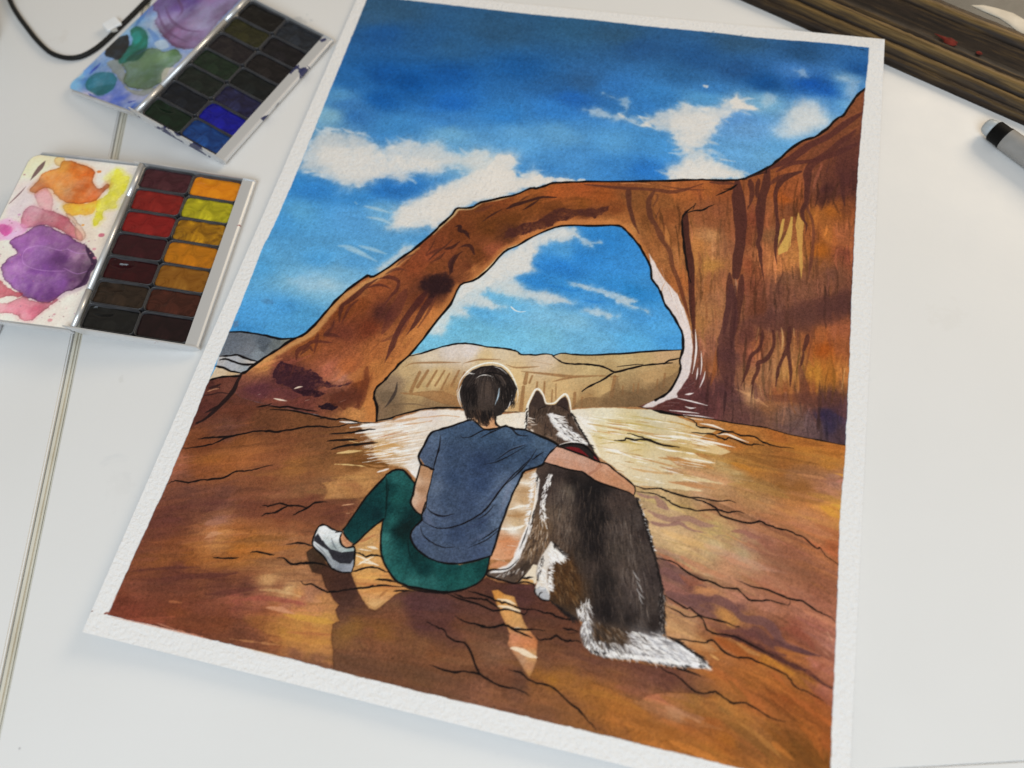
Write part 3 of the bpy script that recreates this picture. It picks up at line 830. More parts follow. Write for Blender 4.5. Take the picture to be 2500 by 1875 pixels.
dabs('g', [('380,1352 700,1378 900,1390 1050,1405 1250,1345', (8, 24, 22, 30, 8), (92, 50, 38), 0.75), ('950,1360 1100,1385 1300,1390', (6, 14, 6), (96, 54, 40), 0.7), ('700,1390 705,1450 715,1540 755,1659', (46, 34, 26, 20), (88, 50, 38), 0.8),
           ('890,1400 850,1480 868,1600 912,1659', (30, 36, 40, 30), (88, 50, 38), 0.8), ('940,1510 905,1590', (8, 18), (84, 48, 36), 0.8), ('900,1420 920,1440 880,1520', (8, 14, 8), (96, 56, 40), 0.6), ('1300,1335 1420,1340 1510,1350', (20, 34, 10), (84, 46, 38), 0.7), ('640,1345 760,1340 860,1350', (6, 10, 6), (206, 140, 90), 0.6)])
dabs('h', [('800,170 815,400 835,600 825,800 800,950 785,1100', (90, 120, 120, 90, 90, 120), BR, 0.88), ('725,1070 722,1350 690,1500 670,1659', (40, 70, 50, 40), BR, 0.8), ('845,1090 828,1300 800,1480 770,1659', (50, 66, 50, 60), BR, 0.8),
           ('300,470 292,650 312,800 338,950 350,1100 352,1300 362,1500 370,1659', (60, 70, 64, 74, 60, 44, 44, 30), (62, 32, 30), 0.88), ('1095,60 1080,200 1040,350 1022,500 1020,700 1000,780 1022,850 1030,950 1058,1140', (90, 80, 76, 90, 66, 40, 40, 24, 6), BR, 0.85),
           ('1420,75 1300,120 1210,190 1172,300 1178,420 1190,560 1195,650 1175,790 1172,880 1187,980', (50, 60, 50, 36, 36, 30, 40, 40, 30, 6), BR, 0.85), ('1500,60 1480,250 1470,380 1430,470 1450,550 1477,600 1463,690', (90, 60, 46, 40, 40, 20, 6), BR, 0.85),
           ('1500,200 1500,320 1480,420 1535,560 1540,750 1520,950 1490,1130', (30, 30, 24, 24, 30, 36, 10), (86, 48, 42), 0.6), ('925,160 945,300 900,440', (60, 40, 16), BR, 0.8), ('1010,150 990,290 1040,370', (40, 44, 20), BR, 0.8),
           ('-10,560 60,720 140,850 165,1000 220,1130 270,1300 330,1500', (50, 60, 44, 40, 40, 34, 20), (98, 56, 40), 0.8), ('100,850 170,1050 240,1200', (14, 20, 10), (120, 70, 40), 0.5), ('1270,330 1250,430', (10, 26), (140, 72, 34), 0.5),
           ('1830,100 1830,280 1850,420', (50, 40, 14), (70, 38, 36), 0.7), ('1930,80 1930,260', (60, 30), (66, 36, 34), 0.7), ('420,860 440,960 420,1100', (10, 40, 10), (130, 78, 50), 0.5), ('480,1250 500,1450 490,1600', (8, 22, 8), (146, 92, 56), 0.6),
           ('570,1350 590,1500 600,1640', (6, 16, 6), (150, 92, 60), 0.6), ('660,60 740,30 960,90 1080,70', (20, 60, 60, 30), (70, 38, 34), 0.6)])
dabs('z', [('1130,755 1000,840 900,915 760,985 640,1070 560,1110 470,1150', (26, 44, 40, 44, 50, 46, 20), (84, 44, 40), 0.85), ('1060,890 980,950 880,1040 790,1100 740,1180 750,1244', (20, 36, 40, 50, 44, 40), (86, 46, 40), 0.85),
           ('1110,960 1000,1010 900,1050 780,1085 640,1105 540,1160', (20, 40, 40, 30, 30, 20), (84, 44, 40), 0.8), ('1080,870 1030,930 960,960', (14, 30, 10), (88, 46, 40), 0.7), ('900,1080 880,1160', (10, 24), (90, 50, 44), 0.7), ('940,1050 905,1130', (8, 16), (88, 48, 42), 0.7), ('660,1170 560,1200 500,1244', (20, 34, 30), (84, 46, 40), 0.7)])
cv.fill('z', '960,960 1100,900 1120,760 1140,640 1150,1244 1000,1244 930,1150', (84, 46, 44), 0.6, soft=6, wob=3)
YL = (208, 168, 88)
cv.fill('h', '1240,535 1262,535 1240,680 1212,800 1195,835 1200,720', YL, 0.85, wob=0.8)
cv.fill('h', '1325,515 1342,520 1340,620 1318,800 1290,850 1200,890 1195,835 1250,740 1290,650', YL, 0.85, wob=0.8)
cv.fill('h', '1395,460 1420,540 1448,570 1440,700 1432,830 1440,1000 1425,1120 1405,1000 1400,830 1368,600', (206, 160, 84), 0.8, wob=0.8)
cv.fill('h', '880,310 910,310 915,400 890,420', (160, 92, 56), 0.8, wob=0.8)
cv.fill('h', '100,600 140,700 140,820 90,740', (196, 128, 70), 0.6, wob=1)
dabs('h', [('1310,760 1300,840', (10, 14), (150, 96, 56), 0.7), ('780,1120 790,1180 775,1280', (6, 22, 4), (170, 120, 90), 0.9), ('1270,660 1220,760 1195,830', (20, 24, 10), (110, 66, 44), 0.8), ('520,640 540,720', (8, 30), (196, 142, 96), 0.5)])
cv.fill('k', '840,380 1000,385 1150,445 1300,425 1420,435 1530,485 1570,380 1800,345 1885,250 1895,20 1750,80 1450,130 1330,200 1100,270 900,290', (88, 52, 46), 0.6, soft=6, wob=4)
dabs('k', [('740,-10 742,200 728,350 700,500 690,700 715,900 700,1010', (70, 110, 130, 140, 160, 150, 80), (82, 48, 46), 0.75), ('780,0 770,200 750,420 740,640', (40, 40, 50, 20), (66, 36, 36), 0.6),
           ('1045,430 1040,540 1000,620 930,680 900,800 870,880 835,970', (40, 30, 30, 34, 34, 30, 6), BR, 0.85), ('1150,430 1160,550 1130,640 1070,720 1005,742 1000,820 960,900 945,990 940,1085', (44, 34, 34, 40, 40, 36, 30, 26, 12), BR, 0.85),
           ('1310,400 1300,550 1250,680 1215,760 1190,860 1175,970', (50, 44, 36, 30, 30, 12), BR, 0.85), ('1298,540 1305,700 1322,820 1315,975', (34, 34, 30, 12), BR, 0.85), ('1490,470 1470,560 1440,640', (40, 46, 30), BR, 0.8), ('1445,640 1440,700 1415,780', (18, 24, 18), BR, 0.8),
           ('1405,770 1430,880 1455,1000 1455,1120', (40, 60, 90, 80), (104, 60, 46), 0.65), ('930,400 940,520', (90, 60), (96, 54, 46), 0.6), ('1200,400 1225,580', (50, 16), (100, 58, 48), 0.6), ('1390,420 1390,600', (40, 16), (100, 58, 46), 0.6), ('1560,380 1520,540 1460,830', (20, 24, 8), (106, 60, 40), 0.5),
           ('975,950 980,1080', (50, 70), (100, 62, 56), 0.6), ('590,600 580,800 540,960', (10, 40, 14), (150, 84, 40), 0.5), ('370,0 372,200 378,420 380,680', (30, 36, 26, 14), (84, 44, 34), 0.85), ('240,0 300,200 340,340', (36, 30, 8), (110, 58, 36), 0.8), ('500,150 505,330', (8, 20), (140, 86, 56), 0.5), ('580,120 590,300', (6, 18), (140, 86, 56), 0.5)])
for t, w in (('1230,400 1245,500 1235,620', 18), ('1110,400 1105,470', 12), ('1350,410 1355,480', 26), ('1190,430 1180,500', 12), ('1425,640 1405,690', 16), ('940,960 925,1060', 26), ('1015,960 1040,1070', 18), ('1165,800 1170,900', 16), ('1215,790 1220,860', 18), ('1850,800 1820,1000', 26), ('1010,400 985,520', 14)):
    cv.S('k', t, (w * 0.5, w, w * 0.4), (212, 166, 110), 0.7, soft=1)
cv.fill('k', '1580,790 1625,800 1600,960 1580,1050 1560,960', (196, 132, 54), 0.5, soft=3, wob=2)
cv.fill('k', '1080,1060 1300,1050 1500,1030 1600,1050 1640,1030 1780,1025 1870,1060 1870,1300 1700,1200 1500,1150 1300,1120 1100,1110', (96, 56, 46), 0.45, soft=2.0, wob=3)
cv.fill('k', '1630,1190 1720,1190 1780,1280 1760,1400 1700,1420 1640,1300', (48, 40, 62), 0.45, soft=7, wob=3)
# sunlit edge of the opening
LIT = varied(np.ones((NY, NX, 3), np.float32) * np.array([224, 213, 211], np.float32) / 255, 0.05, 0.04)
cv.fill('', 'h:-60,880 -10,960 60,1090 140,1190 210,1270 280,1420 330,1560 370,1700; k:350,420 366,600 355,760 320,890 255,980 212,1045 225,1085 100,1110 -20,1175 -150,1182 -30,1115 120,1040 200,920 245,800 240,720 270,600 265,470 210,340 100,190 50,50; i:2165,1120 2150,1000', LIT, 0.95, soft=1.2, wob=1.2)
for t, w, c in (('100,1150 60,1250 100,1400', 8, 1), ('60,1020 110,1180', 12, 0), ('150,1230 190,1360 210,1430', 14, 0), ('210,1260 250,1400 290,1520', 16, 0), ('20,1050 80,1190', 12, 1), ('130,1200 160,1300', 14, 2), ('200,1380 240,1520', 8, 2), ('250,1420 275,1540', 8, 2), ('160,1280 200,1400', 8, 2), ('80,1100 130,1220', 8, 2)):
    cv.S('h', t, (w * 0.4, w, w * 0.3), ((236, 226, 222), (190, 140, 100), (176, 106, 56))[c], 0.85)
for t, w in (('390,420 400,600 380,760 360,850', 20), ('447,630 452,760 440,860', 12), ('487,825 470,900 430,990', 14), ('415,790 405,880 395,910', 14), ('330,965 385,932', 12), ('265,992 315,985', 12), ('290,1052 330,1048 372,1038', 20), ('215,1090 350,1118 510,1160', 16),
             ('290,1168 340,1185 395,1182', 16), ('135,1206 300,1222 430,1236', 14), ('270,1248 420,1262 570,1284', 12), ('345,700 340,800', 14), ('430,760 425,830', 10), ('130,1130 230,1135', 14), ('60,1165 180,1160', 12)):
    cv.S('k', t, (w * 0.3, w, w * 0.3), (236, 228, 226), 0.95)
for t, w in (('265,740 240,900', 8), ('300,700 295,820', 6), ('330,600 320,760', 6), ('230,930 270,900', 8), ('120,240 150,330', 10), ('300,300 330,420', 6)):
    cv.S('k', t, w, (176, 160, 166), 0.6)
cv.clip = RCL
# ink around the arch
cv.S('', TOPC, 13, INK, jit=0.35, smooth=True, taper=(0, 0))
cv.S('', INNC, 13, INK, jit=0.3, taper=(0, 0))
cv.S('', BASE, (10, 16, 18, 16, 12), INK, jit=0.3, taper=(0, 0))
for t, w in (('390,398 340,440 285,490 262,540 264,620 278,800 300,950 320,1060 342,1160', 18), ('310,480 380,455 460,452 520,420 572,398', 15), ('595,312 660,280 740,245 790,210', 14), ('670,250 740,238 800,200', 16), ('370,440 390,385', 20), ('1090,20 1080,90', 20)):
    cv.S('h', t, (w * 0.5, w, w * 0.6), INK, 0.9, jit=0.3)
cv.S('h', '850,160 960,110 1085,85', (10, 26, 10), (40, 24, 24), 0.8)

# ---- the ground: one wash in the light, one in the figures' shade (both are pigment on the sheet)
GSAMP = '''p|480,400:98,52,42 700,450:98,52,38 620,560:108,66,52 900,550:102,60,38 1200,520:112,68,40 450,700:108,58,34 700,720:126,72,38 1000,700:118,68,42 1300,640:112,68,42 500,800:152,88,42 750,790:166,98,54 620,850:150,86,44 1100,870:156,98,50 900,950:126,72,46 1200,920:132,80,48 400,900:136,76,42 250,890:158,94,70 320,1000:118,70,50
300,1060:102,62,52 600,1080:106,64,52 850,1010:118,70,48 1000,1050:132,82,54 1250,1020:142,92,58 1500,1000:186,132,78 1420,1075:182,128,78 1580,1050:160,104,66 1600,960:190,136,80 250,1200:98,54,44 500,1180:98,54,44 800,1160:118,66,46 1200,1150:112,62,44 1380,1200:102,56,42 1000,1250:122,64,40 1250,1260:126,74,48 550,1270:150,98,78 500,1370:178,118,80 700,1350:156,92,48
900,1400:164,104,60 1100,1350:164,106,66 1150,1450:158,102,62 120,1350:102,54,44 200,1450:120,66,38 350,1520:140,80,38 700,1480:162,94,34 850,1480:164,100,44 900,1580:150,96,58 1100,1500:152,98,60 1350,770:118,74,44 1450,900:150,98,54 1300,850:136,86,48 1550,870:110,66,30;
o|400,500:106,58,44 260,700:118,64,46 600,520:112,62,44 1200,520:166,102,48 500,620:122,70,44 600,680:140,80,44 1000,690:138,82,44 700,745:94,50,40 1000,765:90,48,38 600,790:100,54,42 700,870:116,64,46 1200,860:100,56,44 1000,880:112,64,48 400,850:132,72,52 300,960:104,50,34 250,1000:116,56,42 700,970:118,62,38 700,1040:120,64,38 1100,940:142,76,60 1300,960:150,86,66 1000,1080:116,62,38 1300,1080:128,70,42 1500,1010:172,108,80
1400,1060:158,92,52 1600,980:160,94,72 1650,920:168,114,84 1450,860:150,96,64 1400,790:190,140,92 1500,890:198,154,104 1700,850:150,100,72 1600,1060:196,140,66 1750,1085:198,146,70 1700,1150:176,108,60 1500,1130:180,116,58 1600,1210:188,128,64 1750,1270:184,128,66 1450,1200:180,122,58 1700,1200:176,112,62 1100,1180:106,60,42 800,1130:110,58,38 600,1120:114,58,42 1600,1330:132,82,58 1400,1260:134,76,46 1200,1250:112,64,46 1750,1380:134,86,60 1750,930:196,136,78 1750,990:184,122,78 350,1060:122,58,42 1550,750:152,100,66 1000,480:176,118,64 900,560:170,104,54;
d|700,880:202,148,84 750,800:206,152,90 700,980:192,134,78 800,1080:196,138,80 800,1180:200,150,96 900,1040:188,126,72 700,600:192,148,92 780,560:196,142,86 660,720:208,160,98 300,100:134,88,56 100,150:130,84,54 600,100:190,136,82 450,200:188,134,82 500,300:112,62,44 200,400:124,68,46 100,500:140,82,50 100,900:168,116,76 250,1000:160,106,70 100,1150:188,130,78 300,1150:174,116,78;
l|700,110:178,116,52 900,100:172,104,46 1200,60:166,96,42 1400,90:172,102,44 1400,150:178,114,48 1600,250:182,118,48 1620,160:176,104,44 900,250:168,114,54 1000,180:164,108,50 1100,190:150,98,48 1250,200:156,96,44 1200,290:146,88,42 1000,300:178,116,48 1300,350:146,98,64 1450,330:150,100,64 1600,380:168,118,98 1520,430:160,106,76 900,340:184,150,100 800,280:180,146,96 600,460:196,152,114 760,420:190,142,98
1200,430:140,92,44 1350,450:142,90,44 1300,530:172,112,62 1400,560:176,112,62 1550,500:164,110,84 1570,570:194,126,54 1650,570:206,152,62 1100,550:178,128,84 1000,480:172,126,78 700,560:166,116,82 850,560:160,108,76 500,520:166,132,88 1200,630:172,112,72 1500,700:182,118,78 1400,660:178,120,80 1600,840:168,92,54 1550,900:176,110,72 400,580:202,168,122 300,520:190,160,116 400,800:202,168,124 300,730:200,166,122 700,840:196,168,124 900,900:176,148,112 820,800:184,150,96 700,720:192,162,102
950,700:164,112,84 1100,700:160,104,76 1100,850:146,92,72 950,820:158,108,88 1300,880:146,90,62 1400,950:148,92,64 1000,1000:178,134,98 1050,1060:168,116,84 600,950:192,152,108 450,880:198,160,112 700,1050:182,140,104 800,1080:182,132,98 850,980:186,132,98 1100,1090:162,102,78 1400,1070:140,88,62 1250,1000:140,90,66 1500,1200:142,86,62 1560,1100:146,88,62 1400,1340:168,108,84 1200,1250:164,102,76 1100,1290:172,112,88 900,1230:178,118,94 1500,1450:162,98,78 1600,1560:172,112,92
1580,1400:164,100,76 1350,1500:140,76,58 420,1010:112,76,72 450,1070:130,90,80 600,1090:150,92,68 540,1140:120,74,64 700,1190:182,122,82 600,1170:176,118,78 480,1200:128,84,72 560,1260:112,74,66 700,1290:110,72,66 900,1300:118,76,68 840,1370:182,122,68 450,1430:182,134,94 380,1340:180,134,92 700,1440:150,96,68 740,1420:128,80,60 1000,1510:110,66,60 620,1580:172,112,62 820,1560:150,80,38 950,1620:152,82,38 1150,1600:168,102,46 1300,1600:146,86,54 1000,1430:150,96,66;
m|800,230:182,134,94 760,280:180,132,92 1150,200:178,124,64 1120,150:176,124,70 1450,330:108,66,62 1650,550:142,82,48 1780,520:176,106,86 1850,750:166,98,76 1860,600:170,104,84 1300,420:152,88,42 1180,380:152,92,52 1150,470:156,96,58 1050,420:160,102,58 1420,480:172,108,42 1600,580:164,104,44 1700,650:156,96,42 1060,580:164,94,48 1200,600:160,92,46 1300,650:158,92,42 1500,650:146,82,36 1300,750:168,92,46 1600,800:140,72,32 1500,760:148,80,36 1800,900:152,82,36 1780,820:146,76,36
100,850:158,98,42 300,880:162,98,42 500,860:160,98,44 660,800:166,104,68 560,770:150,94,62 740,840:178,124,86 900,790:150,100,52 1000,820:148,94,48 900,870:142,88,48 700,1000:158,92,36 500,960:164,98,42 1000,950:152,86,40 850,930:150,84,40 1200,900:154,98,46 1100,840:150,100,50 1100,1100:158,92,36 1300,1000:156,98,50 1250,1080:130,80,38 1400,1100:142,88,42 1500,1060:132,76,36 1600,1150:118,72,30 1700,1130:122,72,30 1750,1000:154,86,38 1650,940:148,84,36 1500,1230:158,98,42 1800,1200:124,74,30 1850,1100:160,84,38 600,1080:168,102,46 800,1150:160,96,40 1000,1210:160,98,42 150,1000:126,76,42 50,900:142,88,44'''
SSAMP = '''n|450,90:84,54,46 450,40:74,48,44 400,200:106,68,48 500,250:126,84,42 420,280:130,88,46 800,200:122,74,48 650,110:112,70,46 950,100:90,54,52 900,50:96,58,54 700,290:136,86,44 600,330:122,74,48 950,230:80,48,44 1000,280:84,50,44 900,300:122,78,48 1000,340:134,88,54 1150,380:112,70,46 700,400:126,78,52 500,400:116,74,50 450,500:104,68,48 600,480:108,68,48 900,520:108,68,44 1100,430:122,74,44 1300,420:118,74,48 1250,230:104,62,44 1150,160:98,58,46 1500,160:94,58,44 1350,100:90,56,46
1450,330:106,68,48 1550,300:92,60,46 1500,430:130,88,64 1600,500:126,84,62 1300,560:116,72,48 1600,580:116,70,48 1000,650:104,68,46 800,600:108,68,48 1200,640:112,72,50 1400,700:126,80,58 1550,720:118,74,50 1720,650:88,58,46 1400,850:126,82,62 1700,800:116,74,54 1250,780:112,72,52 1950,650:152,98,38 1850,620:140,88,40 1900,540:116,74,52 2050,450:106,66,50 1950,330:98,60,44 1950,200:90,56,42 1850,120:84,52,42 2100,850:130,84,52 2000,780:124,78,48 2200,700:152,98,44 1850,720:132,82,48 2050,620:146,94,42 2000,520:120,76,48 450,580:106,70,50 1900,880:124,80,56 2150,950:126,80,50;
d|300,800:62,44,30 220,780:70,50,36 400,950:74,44,34 500,1000:66,40,34 350,980:78,48,34 450,1080:76,46,36 560,1200:82,52,42 650,1190:90,56,42 1200,1120:86,54,50 1400,1200:88,56,50 1060,1110:98,64,48 1000,1220:110,72,50 1700,1100:88,52,40 1900,1050:78,46,36 2100,1080:78,46,44 1600,1250:96,58,46 1300,1180:90,58,54 2000,1010:76,44,34;
c|700,900:96,56,40 800,1000:96,56,40 600,850:90,52,40 400,680:82,50,46 500,720:84,50,46 200,650:84,50,40 650,1000:98,60,42 850,1150:96,58,42 700,1200:104,64,44 750,1350:116,70,48 950,1300:102,62,48 800,1550:148,94,44 1000,1480:116,72,50 1300,1500:120,72,50 1100,1400:98,58,48 1500,1450:98,58,50 1700,1480:102,62,54 1500,1560:112,68,54 1000,1600:150,96,42 300,880:92,56,42;
m|100,520:112,68,46 200,600:104,64,52 350,640:100,60,52 500,640:94,56,50 700,650:92,54,46 850,690:100,62,50 950,680:108,68,52 420,720:100,62,48 150,720:128,78,50 250,780:150,92,42 60,680:140,88,46 500,780:126,78,52 620,750:140,90,58 780,770:140,90,56'''
GF = cv.field(GSAMP, p=2.6, r=4, warp=13, cell=44, wseed=51)
SF = cv.field(SSAMP, p=2.6, r=4, warp=9, cell=40, wseed=61)
for _F in (GF, SF):
    _g = _F.mean(-1, keepdims=True)
    _F += (_g - _F) * 0.03
# slope of the brushwork over the ground
slope = [(450, 1180, -.17), (420, 1080, -.2), (600, 1300, -.1), (450, 1500, .04), (700, 1550, .14), (900, 1500, .12), (700, 1250, -.1), (1000, 1650, .18), (1300, 1700, .22), (1700, 1250, .42), (1950, 1400, .47),
         (1800, 1650, .5), (1980, 1800, .9), (1800, 1100, .2), (2000, 1130, .15), (1600, 1800, .35), (1650, 1150, .25), (900, 1100, -.12), (700, 1050, -.12), (1000, 1350, 0)]


def streaks(F, n, region, seed, w=(2, 9), ln=(30, 110), op=(0.18, 0.5), jitter=0.16, edge=True):
    rng = np.random.RandomState(seed)
    old = cv.clip
    cv.clip = old * region
    ys, xs = np.nonzero(region > 0.5)
    SX = np.array([q[0] for q in slope], float)
    SY = np.array([q[1] for q in slope], float)
    SS = np.array([q[2] for q in slope])
    CX, CY = cv.raw(SX, SY)
    DX, DY = cv.raw(SX + 20, SY + 20 * SS)
    ang = np.arctan2(DY - CY, DX - CX)
    for _ in range(n):
        t = rng.randint(len(xs))
        x, y = xs[t], ys[t]
        wt = 1 / ((CX - x) ** 2 + (CY - y) ** 2 + 300.0) ** 1.5
        a = (ang * wt).sum() / wt.sum() + rng.randn() * 0.05
        l_ = rng.uniform(*ln)
        px, py = math.cos(a) * l_ / 2, math.sin(a) * l_ / 2
        bow = rng.randn() * l_ * 0.03
        P = [(x - px, y - py), (x - py * 0 + bow * math.sin(a), y - bow * math.cos(a)), (x + px, y + py)]
        yy, xx = min(max(int(y + rng.randn() * 3), 0), cv.ny - 1), min(max(int(x), 0), cv.nx - 1)
        c = F[yy, xx] * 255 * (1 + rng.randn() * jitter) * np.array([1, 1 + rng.randn() * 0.03, 1 + rng.randn() * 0.06])
        ww = rng.uniform(*w) * (0.5 + l_ / ln[1])
        cv.line(P, (ww * rng.uniform(.2, 1), ww, ww * rng.uniform(.1, .9)), np.clip(c, 8, 245), rng.uniform(*op), soft=rng.choice([0.55, 0.65, 0.8, 2.2]), taper=(0.6, 0.6), rough=1.3)
    cv.clip = old


GROUND = ('j:0,1030 20,990 150,962 275,938 240,990 210,1060 260,1110 400,1150 600,1190 850,1245 980,1270 1130,1295 1255,1292 1370,1270; q:180,600 380,552 640,547 880,571 1050,572 1370,549; b:900,360 1100,347 1300,347; ' + BASE +
          ';r:2085,1200 2060,1600 2055,1960 1400,1830 700,1640 200,1530 300,1300 420,1060')
rg = cv.mask(cv.tr('', GROUND), 0.8, 0.3)
gm = np.zeros((NY, NX), np.float32)
gm[rg[0], rg[1]] = rg[2]
cv.ids[(gm > 0.5) & (clip > 0.5)] = 4
cv.blend(*ALL, gm, varied(GF, 0.13, 0.07))
streaks(GF, 1100, gm, 3, op=(0.2, 0.55))
streaks(GF, 260, gm, 4, w=(8, 18), ln=(50, 150), op=(0.12, 0.3), jitter=0.1)
# far left: dark bank under the hills
cv.fill('p', '340,590 380,470 440,345 480,235 560,215 700,205 720,190 690,260 640,330 560,430 490,500 430,530', varied(cv.field('p|560,260:104,58,46 500,330:96,52,42 450,430:88,46,40 620,300:110,64,52 400,520:86,46,38 520,280:74,40,36', warp=6), 0.12), 0.9, soft=1.5, wob=1)
for t, w in (('480,290 530,280 565,262', 18), ('440,347 500,338 560,326 630,336', 9), ('520,300 560,290', 16)):
    cv.S('p', t, w, (44, 26, 26), 0.85, jit=0.2)
cv.S('p', '470,318 520,300 550,296', 8, (196, 140, 104), 0.8)
cv.fill('p', '720,300 800,340 900,395 1080,405 1240,450 1150,455 950,425 780,420 660,395 640,360', (96, 54, 46), 0.5, soft=4, wob=2)

# named brush patches of the left ground
dk = (92, 50, 42)
for t, w, c, o_ in (('360,735 500,720 700,708 870,705', (6, 26, 8), dk, .75), ('560,790 800,770 1000,765 1140,745', (10, 40, 40, 14), dk, .75), ('900,905 1100,885 1280,855', (8, 40, 30), dk, .65), ('350,790 600,800 800,780', (8, 30, 8), dk, .5),
                   ('890,500 950,465 1030,455', (8, 40, 14), (196, 140, 104), .75), ('900,385 980,370 1060,365', (30, 50, 20), (160, 108, 90), .6), ('890,550 980,545 1080,550', (10, 22, 10), (190, 128, 74), .6), ('1350,1000 1450,1010 1560,1050', (14, 34, 10), (206, 146, 112), .75),
                   ('640,955 700,960 730,965', (14, 20, 8), (172, 104, 66), .7), ('1100,950 1300,930 1500,950 1650,980', (8, 30, 40, 8), (150, 78, 64), .65), ('1480,1050 1650,1080 1840,1110', (14, 50, 40), (200, 146, 66), .7), ('1300,870 1450,880 1600,920', (8, 30, 6), (206, 164, 114), .6),
                   ('1500,1180 1680,1190 1830,1200', (10, 26, 20), (172, 106, 64), .7), ('1400,1190 1600,1240 1830,1260', (6, 34, 40), (192, 132, 66), .55), ('1080,1230 1250,1250 1450,1275', (6, 14, 6), (192, 132, 84), .65), ('540,1110 680,1160 880,1215', (6, 12, 6), (206, 140, 112), .7),
                   ('1910,250 1960,245 1990,240', (4, 9, 4), (200, 150, 110), .9), ('1940,310 1960,308', 7, (200, 150, 110), .9)):
    cv.S('o', t, w, c, o_, soft=1.2, rough=1.5)
cv.fill('p', '1320,1110 1355,1050 1330,1010 1300,985 1500,965 1640,958 1750,945 1620,1090 1500,1105 1400,1105', varied(cv.field('p|1400,1000:186,132,80 1500,1040:176,122,72 1600,980:190,138,82 1450,1085:184,130,82 1560,1010:160,106,66', warp=6), .1), 0.85, wob=1.2, edge=0.25)
for t, w in (('1400,1000 1500,1000 1600,1010', 26), ('1420,1040 1560,1040', 20), ('1500,1060 1640,1030', 14)):
    cv.S('p', t, (w * .3, w, w * .3), (158, 104, 66), 0.5, soft=2)
cv.fill('p', '640,1240 700,1120 1000,1100 1330,1105 1600,1110 1560,1180 1500,1280 1400,1330 1300,1290 1100,1260 900,1240', (98, 54, 44), 0.32, soft=3, wob=2)
cv.S('p', '1455,1152 1500,1146 1540,1140', (4, 8, 4), (214, 160, 120), 0.9)
cv.S('p', '1490,1210 1510,1208', 6, (214, 160, 120), 0.9)

